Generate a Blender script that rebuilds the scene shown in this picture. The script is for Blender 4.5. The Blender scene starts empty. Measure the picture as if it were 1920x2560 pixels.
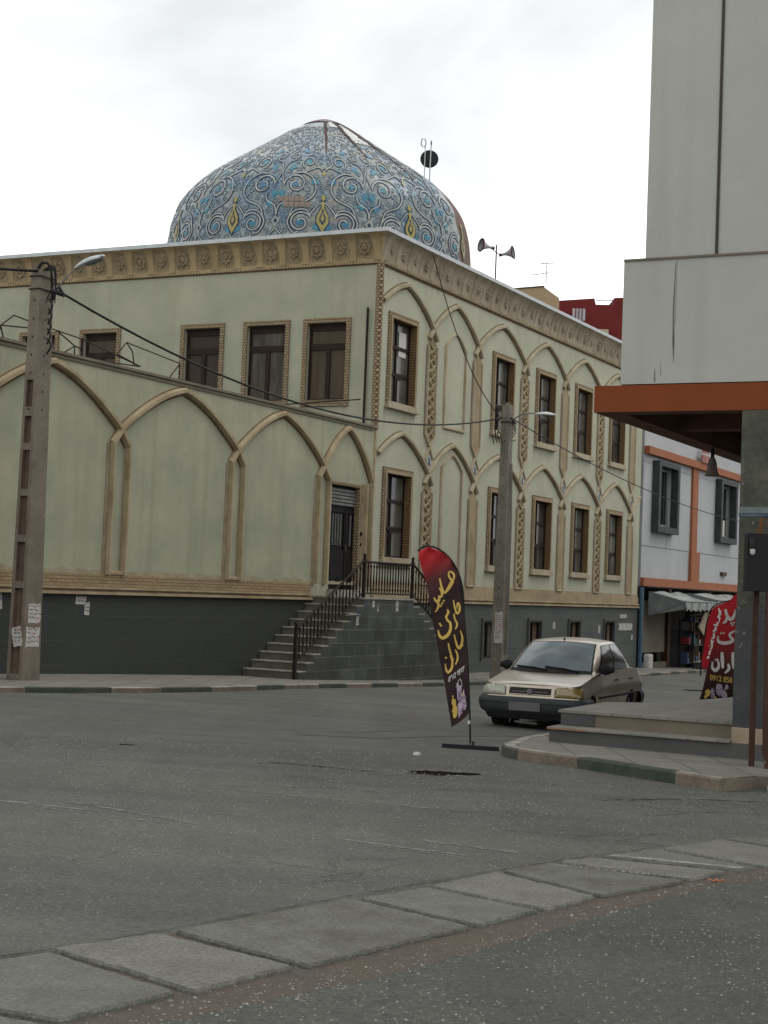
import bpy, math, random
from mathutils import Vector, Matrix, noise as mnoise
random.seed(7)
sc = bpy.context.scene
COL = sc.collection
# ------------------------------------------------------------------ camera
# units are metres; z = 0 is the height of the photographer's phone
PITCH, ROLL, AZ = 0.0485849, 0.0390190, 0.4687078
fw = Vector((0, math.cos(PITCH), math.sin(PITCH)))
up = Vector((0, -math.sin(PITCH), math.cos(PITCH)))
rt = Vector((1, 0, 0))
rt2 = rt*math.cos(ROLL) + up*math.sin(ROLL)
up2 = up*math.cos(ROLL) - rt*math.sin(ROLL)
cam = bpy.data.cameras.new('camera')
camo = bpy.data.objects.new('camera', cam); COL.objects.link(camo)
m = Matrix((rt2, up2, -fw)).transposed().to_4x4()
camo.matrix_world = m
cam.sensor_fit = 'VERTICAL'; cam.sensor_height = 24.0
cam.lens = 24.0*4023.75/2560.0
cam.clip_start = 0.1; cam.clip_end = 2000
sc.camera = camo
sc.render.resolution_x, sc.render.resolution_y = 768, 1024
# ------------------------------------------------------------------ light
SUN_EL, SUN_AZ = math.radians(58), math.radians(75)      # azimuth from +Y towards +X
w = bpy.data.worlds.new('World'); sc.world = w; w.use_nodes = True
nt = w.node_tree; N = nt.nodes; L = nt.links; N.clear()
wo = N.new('ShaderNodeOutputWorld'); bg = N.new('ShaderNodeBackground')
sky = N.new('ShaderNodeTexSky'); sky.sky_type = 'NISHITA'; sky.sun_disc = False
sky.sun_elevation = SUN_EL; sky.sun_rotation = SUN_AZ
tc = N.new('ShaderNodeTexCoord')
mp = N.new('ShaderNodeMapping'); mp.inputs['Scale'].default_value = (1.0, 1.0, 2.2); mp.inputs['Location'].default_value = (3.1, 2.2, .3)
n1 = N.new('ShaderNodeTexNoise'); n1.inputs['Scale'].default_value = 2.6; n1.inputs['Detail'].default_value = 5; n1.inputs['Roughness'].default_value = .5; n1.inputs['Distortion'].default_value = .3
cr = N.new('ShaderNodeValToRGB')
cr.color_ramp.elements[0].position = .36; cr.color_ramp.elements[0].color = (.55, .57, .585, 1)
cr.color_ramp.elements[1].position = .60; cr.color_ramp.elements[1].color = (1.16, 1.17, 1.17, 1)
e = cr.color_ramp.elements.new(.48); e.color = (.70, .72, .735, 1)
sc10 = N.new('ShaderNodeVectorMath'); sc10.operation = 'SCALE'; sc10.inputs['Scale'].default_value = 10.6
mx = N.new('ShaderNodeMix'); mx.data_type = 'RGBA'; mx.inputs['Factor'].default_value = .97
L.new(tc.outputs['Generated'], mp.inputs['Vector']); L.new(mp.outputs['Vector'], n1.inputs['Vector'])
L.new(n1.outputs['Fac'], cr.inputs['Fac']); L.new(cr.outputs['Color'], sc10.inputs[0])
L.new(sky.outputs['Color'], mx.inputs['A']); L.new(sc10.outputs['Vector'], mx.inputs['B'])
L.new(mx.outputs['Result'], bg.inputs['Color']); bg.inputs['Strength'].default_value = 0.1
L.new(bg.outputs['Background'], wo.inputs['Surface'])
sl = bpy.data.lights.new('sun', 'SUN'); sl.energy = 0.6; sl.angle = math.radians(25); sl.color = (1, .96, .9)
so = bpy.data.objects.new('sun', sl); COL.objects.link(so)
sd = Vector((math.sin(SUN_AZ)*math.cos(SUN_EL), math.cos(SUN_AZ)*math.cos(SUN_EL), math.sin(SUN_EL)))
so.rotation_euler = sd.to_track_quat('Z', 'Y').to_euler()
so.location = (20, 20, 40)
vs = sc.view_settings
vs.view_transform = 'Standard'; vs.look = 'None'; vs.exposure = 0.50; vs.gamma = 1.0; vs.use_curve_mapping = False

# ------------------------------------------------------------------ frames and ground
ca, sa = math.cos(AZ), math.sin(AZ)
UX = Vector((sa, ca, 0)); VX = Vector((-ca, sa, 0)); C0 = Vector((-0.32347, 42, 0))
MROT = math.pi/2 - AZ
def M(u, v, z): return C0 + UX*u + VX*v + Vector((0, 0, z))
def g(x, y):
    yy = min(y, 95); xx = max(-40, min(40, x))
    return (-1.523 - .01956*xx - .01547*yy - .17*math.exp(-((y-42.5)/9)**2)
            - .07*math.exp(-((y-25)/3.5)**2 - ((x-3)/4)**2))
def gM(u, v): p = M(u, v, 0); return g(p.x, p.y)

# ------------------------------------------------------------------ materials
def _n(nt, t, **kw):
    n = nt.nodes.new(t)
    for k, v in kw.items(): setattr(n, k, v)
    return n
def mat(name, c, rough=.85, c2=None, scale=1.5, lo=.35, hi=.65, speck=.0, sscale=60, bump=.0, bscale=30, metal=0.0,
        spec=.2, coat=0.0, streak=None, sfac=.5, szs=.15, detail=6, stretch=(1, 1, 1)):
    m = bpy.data.materials.new(name); m.use_nodes = True; nt = m.node_tree
    b = nt.nodes['Principled BSDF']
    b.inputs['Roughness'].default_value = rough; b.inputs['Metallic'].default_value = metal
    b.inputs['Specular IOR Level'].default_value = spec; b.inputs['Coat Weight'].default_value = coat
    b.inputs['Coat Roughness'].default_value = .08
    tc = _n(nt, 'ShaderNodeTexCoord'); mp = _n(nt, 'ShaderNodeMapping'); mp.inputs['Scale'].default_value = stretch
    nt.links.new(tc.outputs['Object'], mp.inputs['Vector'])
    def noise(s, d=detail, r=.6):
        n = _n(nt, 'ShaderNodeTexNoise'); n.inputs['Scale'].default_value = s; n.inputs['Detail'].default_value = d
        n.inputs['Roughness'].default_value = r
        nt.links.new(mp.outputs['Vector'], n.inputs['Vector']); return n
    def mixn(fac, A, B, bt='MIX'):
        x = _n(nt, 'ShaderNodeMix', data_type='RGBA', blend_type=bt)
        for s, val in (('Factor', fac), ('A', A), ('B', B)):
            if isinstance(val, (int, float)): x.inputs[s].default_value = val
            elif isinstance(val, tuple): x.inputs[s].default_value = (*val, 1)
            else: nt.links.new(val, x.inputs[s])
        return x.outputs['Result']
    def ramp(sock, a, bb):
        r = _n(nt, 'ShaderNodeMapRange'); r.inputs['From Min'].default_value = a; r.inputs['From Max'].default_value = bb
        r.clamp = True
        nt.links.new(sock, r.inputs['Value']); return r.outputs['Result']
    if c2 is None: c2 = tuple(x*.82 for x in c)
    col = mixn(ramp(noise(scale).outputs['Fac'], lo, hi), c, c2)
    if streak:
        mp2 = _n(nt, 'ShaderNodeMapping'); mp2.inputs['Scale'].default_value = (3, 3, szs)
        nt.links.new(tc.outputs['Object'], mp2.inputs['Vector'])
        n = _n(nt, 'ShaderNodeTexNoise'); n.inputs['Scale'].default_value = 1.0; n.inputs['Detail'].default_value = 5
        nt.links.new(mp2.outputs['Vector'], n.inputs['Vector'])
        mm = _n(nt, 'ShaderNodeMath', operation='MULTIPLY'); mm.inputs[1].default_value = sfac
        nt.links.new(ramp(n.outputs['Fac'], .52, .72), mm.inputs[0])
        col = mixn(mm.outputs[0], col, streak)
    if speck > 0:
        n = noise(sscale, 3, .7)
        r = ramp(n.outputs['Fac'], .3, .7)
        lo_, hi_ = 1-speck, 1+speck
        mr = _n(nt, 'ShaderNodeMapRange'); mr.inputs['To Min'].default_value = lo_; mr.inputs['To Max'].default_value = hi_
        nt.links.new(r, mr.inputs['Value'])
        v = _n(nt, 'ShaderNodeVectorMath', operation='SCALE'); nt.links.new(col, v.inputs[0]); nt.links.new(mr.outputs['Result'], v.inputs['Scale'])
        col = v.outputs['Vector']
    nt.links.new(col, b.inputs['Base Color'])
    if bump > 0:
        n = noise(bscale, 4, .65); bp = _n(nt, 'ShaderNodeBump'); bp.inputs['Strength'].default_value = 1.0
        bp.inputs['Distance'].default_value = bump
        nt.links.new(n.outputs['Fac'], bp.inputs['Height']); nt.links.new(bp.outputs['Normal'], b.inputs['Normal'])
    m['nt'] = 1
    return m
def brickmat(name, c, c2, mortar, bw, bh, msize=.012, rough=.85, axis='uz', bump=.004, mix=.3, offset=.5, noisescale=1.2, noisecol=None, speck=.12):
    m = bpy.data.materials.new(name); m.use_nodes = True; nt = m.node_tree; b = nt.nodes['Principled BSDF']
    b.inputs['Roughness'].default_value = rough; b.inputs['Specular IOR Level'].default_value = .12
    tc = _n(nt, 'ShaderNodeTexCoord'); sx = _n(nt, 'ShaderNodeSeparateXYZ'); cx = _n(nt, 'ShaderNodeCombineXYZ')
    nt.links.new(tc.outputs['Object'], sx.inputs[0])
    if axis == 'uz': nt.links.new(sx.outputs[0], cx.inputs[0]); nt.links.new(sx.outputs[2], cx.inputs[1])
    elif axis == 'vz': nt.links.new(sx.outputs[1], cx.inputs[0]); nt.links.new(sx.outputs[2], cx.inputs[1])
    elif axis == 'xy': nt.links.new(sx.outputs[0], cx.inputs[0]); nt.links.new(sx.outputs[1], cx.inputs[1])
    else:
        ad = _n(nt, 'ShaderNodeMath', operation='ADD'); nt.links.new(sx.outputs[0], ad.inputs[0]); nt.links.new(sx.outputs[1], ad.inputs[1])
        nt.links.new(ad.outputs[0], cx.inputs[0]); nt.links.new(sx.outputs[2], cx.inputs[1])
    br = _n(nt, 'ShaderNodeTexBrick'); br.offset = offset
    br.inputs['Scale'].default_value = 1; br.inputs['Brick Width'].default_value = bw; br.inputs['Row Height'].default_value = bh
    br.inputs['Mortar Size'].default_value = msize; br.inputs['Mortar Smooth'].default_value = .3; br.inputs['Bias'].default_value = 0
    br.inputs['Color1'].default_value = (*c, 1); br.inputs['Color2'].default_value = (*c2, 1); br.inputs['Mortar'].default_value = (*mortar, 1)
    nt.links.new(cx.outputs[0], br.inputs['Vector'])
    n = _n(nt, 'ShaderNodeTexNoise'); n.inputs['Scale'].default_value = noisescale; n.inputs['Detail'].default_value = 6
    nt.links.new(tc.outputs['Object'], n.inputs['Vector'])
    mr = _n(nt, 'ShaderNodeMapRange'); mr.inputs['From Min'].default_value = .4; mr.inputs['From Max'].default_value = .7; mr.inputs['To Max'].default_value = mix
    nt.links.new(n.outputs['Fac'], mr.inputs['Value'])
    mx = _n(nt, 'ShaderNodeMix', data_type='RGBA'); nt.links.new(mr.outputs[0], mx.inputs['Factor'])
    nt.links.new(br.outputs['Color'], mx.inputs['A']); mx.inputs['B'].default_value = (*(noisecol or tuple(x*.6 for x in c)), 1)
    n2 = _n(nt, 'ShaderNodeTexNoise'); n2.inputs['Scale'].default_value = 45; nt.links.new(tc.outputs['Object'], n2.inputs['Vector'])
    mr2 = _n(nt, 'ShaderNodeMapRange'); mr2.inputs['From Min'].default_value = .3; mr2.inputs['From Max'].default_value = .7
    mr2.inputs['To Min'].default_value = 1-speck; mr2.inputs['To Max'].default_value = 1+speck
    nt.links.new(n2.outputs['Fac'], mr2.inputs['Value'])
    v = _n(nt, 'ShaderNodeVectorMath', operation='SCALE'); nt.links.new(mx.outputs['Result'], v.inputs[0]); nt.links.new(mr2.outputs[0], v.inputs['Scale'])
    nt.links.new(v.outputs['Vector'], b.inputs['Base Color'])
    bp = _n(nt, 'ShaderNodeBump'); bp.inputs['Distance'].default_value = bump; bp.invert = True
    nt.links.new(br.outputs['Fac'], bp.inputs['Height']); nt.links.new(bp.outputs['Normal'], b.inputs['Normal'])
    return m

TANC = (.36, .27, .155)
MT = {}
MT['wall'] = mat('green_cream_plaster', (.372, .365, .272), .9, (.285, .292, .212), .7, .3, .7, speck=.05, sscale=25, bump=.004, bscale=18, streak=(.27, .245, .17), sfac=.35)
MT['wall_court'] = mat('courtyard_plaster', (.375, .358, .255), .9, (.262, .278, .20), .8, .32, .68, speck=.05, sscale=22, bump=.004, bscale=18, streak=(.23, .215, .15), sfac=.4)
MT['tan'] = mat('tan_moulding_plaster', (.385, .315, .20), .85, (.27, .205, .125), 2.0, speck=.10, sscale=30, bump=.003, bscale=40, streak=(.2, .15, .09), sfac=.35)
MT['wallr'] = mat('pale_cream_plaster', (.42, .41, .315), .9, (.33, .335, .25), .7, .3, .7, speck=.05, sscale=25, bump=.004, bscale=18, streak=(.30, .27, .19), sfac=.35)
MT['brownline'] = mat('dark_brown_line', (.085, .050, .028), .95, (.15, .10, .06), 6, .35, .65)  # dark brown lines along the moulding edges and below the cornice
MT['tandk'] = mat('dark_tan_plaster', (.215, .165, .10), .95, (.30, .255, .17), 3, .35, .65, speck=.12, sscale=25)  # darker tan for the flat bands behind the mouldings
MT['tanr'] = mat('pale_tan_moulding', (.385, .335, .24), .85, (.29, .235, .155), 2.0, speck=.10, sscale=30, bump=.003, bscale=40, streak=(.2, .15, .09), sfac=.35)
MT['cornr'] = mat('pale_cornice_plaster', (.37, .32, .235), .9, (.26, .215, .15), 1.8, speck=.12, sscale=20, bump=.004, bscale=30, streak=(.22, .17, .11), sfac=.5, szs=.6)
MT['peach'] = mat('peach_plaster', (.35, .275, .175), .9, (.25, .19, .115), 1.3, speck=.10, sscale=35, bump=.008, bscale=40, streak=(.22, .17, .11), sfac=.4)
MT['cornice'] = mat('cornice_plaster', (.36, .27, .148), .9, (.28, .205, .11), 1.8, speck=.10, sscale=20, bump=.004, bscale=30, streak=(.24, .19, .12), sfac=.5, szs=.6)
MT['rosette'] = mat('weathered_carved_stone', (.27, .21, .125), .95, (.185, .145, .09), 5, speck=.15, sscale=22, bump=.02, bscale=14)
MT['flash'] = mat('galvanised_flashing', (.5, .52, .52), .5, (.40, .42, .42), 3, metal=.2)
MT['brick'] = brickmat('thin_brick_trim', (.42, .33, .21), (.30, .21, .125), (.10, .07, .045), .05, .075, .012, axis='w', mix=.2)
MT['band'] = brickmat('brick_band', (.34, .25, .15), (.27, .185, .105), (.15, .11, .07), .22, .065, .008, axis='w', mix=.45, noisecol=(.2, .15, .09))
MT['jamb'] = brickmat('brick_jamb', (.28, .18, .09), (.21, .13, .065), (.09, .055, .03), .05, .075, .012, axis='w', mix=.2)
MT['plinth'] = brickmat('grey_stone_plinth', (.041, .045, .041), (.044, .048, .043), (.056, .060, .055), 1.1, .46, .007, rough=.55, axis='w', bump=.002, mix=.3, noisecol=(.05, .055, .05), noisescale=.8)
MT['plinthr'] = brickmat('pale_grey_stone_plinth', (.064, .070, .065), (.076, .083, .077), (.045, .05, .047), .9, .46, .010, rough=.6, axis='w', bump=.002, mix=.5, noisecol=(.095, .10, .09), noisescale=1.1)
MT['flank'] = brickmat('grey_stone_blocks', (.055, .060, .056), (.085, .092, .086), (.14, .145, .13), .62, .31, .010, rough=.6, axis='w', bump=.004, mix=.6, noisecol=(.022, .024, .022), noisescale=1.6)
MT['winframe'] = mat('dark_brown_window_frame', (.016, .009, .007), .65, (.024, .013, .009), 4, spec=.2)
MT['curtain'] = mat('curtained_glass', (.095, .072, .048), .6, (.062, .048, .032), 1.2, .3, .7, spec=.08, stretch=(6, 6, .6))
MT['glass'] = mat('window_glass', (.12, .118, .095), .2, (.06, .058, .046), 1.1, .3, .65, spec=.4, coat=.15)
MT['door'] = mat('black_steel_door', (.009, .006, .007), .6, (.014, .009, .009), 3, spec=.12)
MT['iron'] = mat('black_iron', (.010, .006, .006), .7, (.03, .018, .013), 8)
MT['steel'] = mat('dull_grey_steel', (.18, .18, .17), .5, (.12, .12, .115), 6, metal=.3)
MT['step'] = mat('stair_stone', (.15, .135, .11), .8, (.10, .088, .07), 3, speck=.15, sscale=50, bump=.003)
MT['nosing'] = mat('worn_pale_nosing', (.33, .31, .27), .7, (.22, .20, .17), 6, speck=.15, sscale=30)
MT['blue'] = mat('blue_glazed_tile', (.05, .10, .22), .3, (.25, .3, .33), 20, .45, .55)
MT['conc'] = mat('weathered_concrete_pole', (.195, .165, .125), .9, (.14, .118, .09), 2.2, speck=.15, sscale=30, bump=.006, bscale=25, streak=(.10, .085, .075), sfac=.5)
MT['conc2'] = mat('grey_concrete_pole', (.20, .18, .145), .9, (.14, .128, .10), 2.2, speck=.15, sscale=30, bump=.006, bscale=25, streak=(.10, .085, .075), sfac=.5)
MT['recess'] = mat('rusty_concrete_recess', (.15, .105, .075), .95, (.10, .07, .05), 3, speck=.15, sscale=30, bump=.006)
MT['cable'] = mat('black_cable', (.015, .014, .013), .6)
MT['lampw'] = mat('lamp_housing', (.50, .52, .52), .4, (.4, .42, .42), 4)
MT['lens'] = mat('lamp_lens', (.10, .105, .10), .25, (.15, .15, .14), 3)
MT['white'] = mat('white_cladding', (.375, .375, .338), .8, (.345, .345, .31), .6, speck=.02, sscale=18, bump=.002, bscale=10, streak=(.29, .28, .24), sfac=.3, szs=.25)
MT['gap'] = mat('dark_panel_joint', (.06, .05, .042), .9)
MT['hair'] = mat('hairline_joint', (.16, .15, .13), .9, (.08, .07, .06), 4)
MT['orange'] = mat('orange_brown_fascia', (.185, .044, .012), .75, (.165, .039, .010), 1.5, speck=.03)
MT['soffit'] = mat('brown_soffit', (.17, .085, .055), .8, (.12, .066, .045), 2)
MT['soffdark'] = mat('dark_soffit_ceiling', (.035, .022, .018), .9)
MT['column'] = mat('stained_concrete_column', (.11, .105, .075), .85, (.055, .058, .045), 1.3, .35, .6, speck=.2, sscale=14, bump=.01, bscale=20, streak=(.24, .23, .2), sfac=.8, szs=.25)
MT['colbase'] = mat('beige_stone_block', (.30, .235, .165), .85, (.24, .18, .13), 4, speck=.1)
MT['colgrey'] = mat('dark_grey_column_base', (.042, .045, .045), .7, (.06, .06, .058), 3, speck=.2)
MT['asph'] = None
MT['paving'] = brickmat('paving_tiles', (.20, .188, .16), (.165, .155, .13), (.075, .068, .058), .55, .45, .010, axis='xy', bump=.003, mix=.5, offset=0, noisecol=(.13, .12, .10), speck=.15)
MT['plat'] = brickmat('platform_stone', (.21, .195, .165), (.17, .16, .135), (.12, .11, .10), .55, .35, .008, axis='xy', bump=.003, mix=.5, offset=.5, noisecol=(.17, .155, .14), speck=.15)
MT['riser'] = mat('beige_stone_riser', (.17, .145, .105), .8, (.13, .11, .08), 2, speck=.15)
MT['riserg'] = mat('grey_stone_riser', (.085, .085, .078), .8, (.065, .065, .06), 2, speck=.15)
MT['kbeige'] = mat('faded_beige_kerb_paint', (.18, .148, .108), .9, (.11, .09, .07), 3, speck=.2, sscale=25, bump=.006)
MT['kgreen'] = mat('faded_green_kerb_paint', (.036, .048, .034), .9, (.065, .072, .056), 3, speck=.25, sscale=25, bump=.006)
MT['kgrey'] = mat('dark_kerb_paint', (.05, .055, .045), .9, (.08, .08, .07), 3, speck=.25, sscale=25, bump=.006)
MT['kwhite'] = mat('kerb_top_edge', (.31, .30, .255), .9, (.17, .155, .13), 3, speck=.2, sscale=25, bump=.006)
MT['slab'] = mat('concrete_slab', (.142, .143, .122), .9, (.100, .098, .082), 3.5, .3, .72, speck=.32, sscale=55, bump=.014, bscale=45, streak=None)
MT['dirt'] = mat('dry_dirt', (.088, .072, .053), .95, (.078, .070, .058), 2.5, speck=.3, sscale=60, bump=.015, bscale=40)
MT['crack'] = mat('road_crack', (.018, .014, .012), 1.0, spec=.0)
MT['paint'] = mat('worn_white_road_paint', (.26, .255, .235), .9, (.135, .13, .118), 11, .38, .62, speck=.3, sscale=50)
MT['stain'] = mat('plaster_stain', (.295, .275, .195), .95, (.34, .33, .24), 4)
MT['grime'] = mat('brown_wall_grime', (.27, .225, .145), .95, (.32, .30, .205), 3, .4, .6)
MT['faint'] = mat('faint_worn_paint', (.165, .16, .145), .9, (.105, .102, .092), 5, .42, .58, speck=.3, sscale=40)
MT['curtain2'] = mat('darker_curtained_glass', (.055, .040, .027), .5, (.035, .026, .018), 1.6, .3, .7, spec=.15, stretch=(7, 7, .5))
MT['curtain3'] = mat('grey_curtained_glass', (.11, .095, .075), .5, (.05, .042, .03), .9, .35, .6, spec=.15, stretch=(5, 5, .8))
MT['glass2'] = mat('bright_curtain_window_glass', (.18, .175, .145), .25, (.06, .058, .046), .8, .35, .6, spec=.4, coat=.1, stretch=(3, 3, .7))
MT['glass3'] = mat('dark_window_glass', (.07, .07, .06), .15, (.03, .03, .026), 1.3, .3, .65, spec=.5, coat=.2)
MT['patch'] = mat('old_road_patch', (.078, .074, .066), .9, (.10, .098, .088), 1.2, speck=.2, sscale=60, bump=.004)
MT['chip'] = mat('stone_chip', (.27, .26, .23), .85, (.085, .08, .07), 60, .4, .6)
MT['fblack'] = mat('sign_black', (.012, .012, .013), .5)
MT['brown'] = mat('brown_steel_post', (.045, .02, .013), .6, (.06, .028, .02), 5)
MT['red'] = mat('red_flag_cloth', (.36, .012, .018), .75, (.28, .008, .014), 3)
MT['yellow'] = mat('yellow_print', (.55, .38, .10), .8, (.50, .34, .08), 3)
MT['wprint'] = mat('white_print', (.55, .53, .50), .8, (.5, .47, .45), 3)
MT['pink'] = mat('pink_print', (.45, .14, .22), .8, (.55, .4, .45), 9, .45, .55)
MT['lilac'] = mat('lilac_print', (.42, .35, .44), .8, (.2, .16, .22), 22, .45, .55)
MT['paper'] = mat('white_paper', (.50, .48, .45), .9, (.38, .36, .33), 20, speck=.1)
MT['ink'] = mat('dark_ink', (.03, .025, .025), .9)
MT['redink'] = mat('red_ink', (.30, .03, .03), .9)
MT['bluewhite'] = mat('pale_blue_cladding', (.39, .398, .395), .7, (.345, .352, .35), .7, speck=.03, streak=(.30, .32, .33), sfac=.3)
MT['orb'] = mat('orange_trim', (.30, .105, .045), .7, (.26, .09, .04), 2)
MT['dkframe'] = mat('dark_grey_window_frame', (.028, .034, .033), .6, (.045, .052, .05), 3)
MT['ltframe'] = mat('pale_green_inner_frame', (.22, .26, .23), .5)
MT['redwall'] = mat('dark_red_wall', (.13, .018, .016), .85, (.10, .014, .013), .6)
MT['ywall'] = mat('ochre_wall', (.32, .235, .14), .9, (.27, .20, .12), 1)
MT['tarp'] = mat('faded_grey_awning', (.34, .35, .33), .8, (.15, .165, .16), 2.4, .4, .6, speck=.1, sscale=12)
MT['shutter'] = mat('beige_shutter', (.20, .175, .13), .8, (.17, .148, .11), 2)
MT['shopdark'] = mat('shop_interior', (.03, .026, .024), .9, (.05, .04, .035), 2)
MT['cream'] = mat('cream_panel', (.42, .36, .26), .8)
MT['bluepipe'] = mat('blue_painted_pipe', (.05, .10, .15), .6, (.07, .12, .16), 4)
MT['hornw'] = mat('grey_horn', (.40, .38, .40), .5)
MT['hornr'] = mat('maroon_horn_rim', (.07, .02, .03), .5)
MT['roof'] = mat('roof_surface', (.2, .19, .17), .95)
# car
MT['carpaint'] = mat('champagne_car_paint', (.365, .322, .258), .33, (.295, .25, .19), 1.5, metal=.85, spec=.5, coat=.35)
MT['bumper'] = mat('grey_plastic_bumper', (.028, .032, .032), .6, (.035, .038, .038), 4)
MT['rubber'] = mat('black_rubber', (.012, .011, .011), .7)
MT['tyre'] = mat('tyre', (.014, .013, .012), .85)
MT['wshield'] = mat('windshield', (.035, .065, .072), .08, (.018, .035, .04), 1.6, .35, .6, spec=.6, coat=.12)
MT['sglass'] = mat('car_side_glass', (.012, .011, .010), .12, spec=.3)
MT['hlamp'] = mat('headlight_glass', (.36, .35, .27), .15, (.24, .235, .17), 14, spec=.6, coat=.6)
MT['alamp'] = mat('amber_headlight_glass', (.23, .165, .045), .15, (.17, .12, .035), 10, spec=.6, coat=.6)
MT['chrome'] = mat('chrome', (.5, .5, .5), .2, metal=1)
MT['grille'] = mat('dark_grille', (.02, .010, .010), .5)
MT['plate'] = mat('plain_number_plate', (.13, .13, .125), .7)

# asphalt
def asphalt(nm='asphalt', dk=1.0, chs=.0):
    m = bpy.data.materials.new(nm); m.use_nodes = True; nt = m.node_tree; b = nt.nodes['Principled BSDF']
    b.inputs['Roughness'].default_value = .85; b.inputs['Specular IOR Level'].default_value = .3
    tc = _n(nt, 'ShaderNodeTexCoord')
    def noise(s, d=5, r=.6):
        n = _n(nt, 'ShaderNodeTexNoise'); n.inputs['Scale'].default_value = s; n.inputs['Detail'].default_value = d; n.inputs['Roughness'].default_value = r
        nt.links.new(tc.outputs['Object'], n.inputs['Vector']); return n.outputs['Fac']
    def mr(s, a, bb, c, d):
        n = _n(nt, 'ShaderNodeMapRange'); 
        for k, v in zip(('From Min', 'From Max', 'To Min', 'To Max'), (a, bb, c, d)): n.inputs[k].default_value = v
        nt.links.new(s, n.inputs['Value']); return n.outputs[0]
    def mul(a, bb):
        n = _n(nt, 'ShaderNodeMath', operation='MULTIPLY'); nt.links.new(a, n.inputs[0]); nt.links.new(bb, n.inputs[1]); return n.outputs[0]
    big = mr(noise(.35), .3, .7, .86, 1.12); mid = mr(noise(3.0), .3, .7, .90, 1.10)
    fine = mr(noise(28, 6, .75), .3, .7, .60, 1.40); vf = mr(noise(75, 4, .8), .3, .7, .55, 1.50)
    mpt = _n(nt, 'ShaderNodeMapping'); mpt.inputs['Rotation'].default_value = (0, 0, AZ); mpt.inputs['Scale'].default_value = (1.1, .10, 1)
    nt.links.new(tc.outputs['Object'], mpt.inputs['Vector'])
    tn = _n(nt, 'ShaderNodeTexNoise'); tn.inputs['Scale'].default_value = 1.0; tn.inputs['Detail'].default_value = 4; nt.links.new(mpt.outputs['Vector'], tn.inputs['Vector'])
    mpt2 = _n(nt, 'ShaderNodeMapping'); mpt2.inputs['Rotation'].default_value = (0, 0, -.35); mpt2.inputs['Scale'].default_value = (.12, 1.3, 1)
    nt.links.new(tc.outputs['Object'], mpt2.inputs['Vector'])
    tn2 = _n(nt, 'ShaderNodeTexNoise'); tn2.inputs['Scale'].default_value = 1.0; tn2.inputs['Detail'].default_value = 5; nt.links.new(mpt2.outputs['Vector'], tn2.inputs['Vector'])
    st_ = mul(mr(tn.outputs['Fac'], .35, .65, .90, 1.08), mr(tn2.outputs['Fac'], .35, .68, .88, 1.14))
    stain = mr(noise(.9, 5, .65), .62, .72, 1, .80)
    f = mul(mul(mul(big, mid), mul(fine, vf)), mul(st_, stain))
    # pale stone chips
    vo = _n(nt, 'ShaderNodeTexVoronoi'); vo.inputs['Scale'].default_value = 30; nt.links.new(tc.outputs['Object'], vo.inputs['Vector'])
    ch = mr(vo.outputs['Distance'], .12, .20, 1, 0)
    vc = _n(nt, 'ShaderNodeSeparateColor'); nt.links.new(vo.outputs['Color'], vc.inputs[0])
    sel = mr(vc.outputs[0], .62, .72, 0, 1)
    area = mr(noise(.8, 3), .44, .62, .15, 1)
    chips = mul(mul(ch, sel), area)
    colr = _n(nt, 'ShaderNodeMix', data_type='RGBA'); nt.links.new(mr(noise(.22, 3), .35, .65, 0, 1), colr.inputs['Factor'])
    colr.inputs['A'].default_value = (.097, .093, .080, 1); colr.inputs['B'].default_value = (.088, .089, .078, 1)
    v = _n(nt, 'ShaderNodeVectorMath', operation='SCALE'); nt.links.new(colr.outputs['Result'], v.inputs[0]); dkn = _n(nt, 'ShaderNodeMath', operation='MULTIPLY'); dkn.inputs[1].default_value = dk; nt.links.new(f, dkn.inputs[0]); nt.links.new(dkn.outputs[0], v.inputs['Scale'])
    mx = _n(nt, 'ShaderNodeMix', data_type='RGBA'); nt.links.new(chips, mx.inputs['Factor']); nt.links.new(v.outputs[0], mx.inputs['A']); mx.inputs['B'].default_value = (.26, .25, .22, 1)
    nt.links.new(mx.outputs['Result'], b.inputs['Base Color'])
    bp = _n(nt, 'ShaderNodeBump'); bp.inputs['Distance'].default_value = .012; nt.links.new(noise(45, 6, .8), bp.inputs['Height']); nt.links.new(bp.outputs[0], b.inputs['Normal'])
    return m
MT['asph'] = asphalt('asphalt', .93); MT['asph2'] = asphalt('old_coarse_asphalt', .68)

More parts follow.
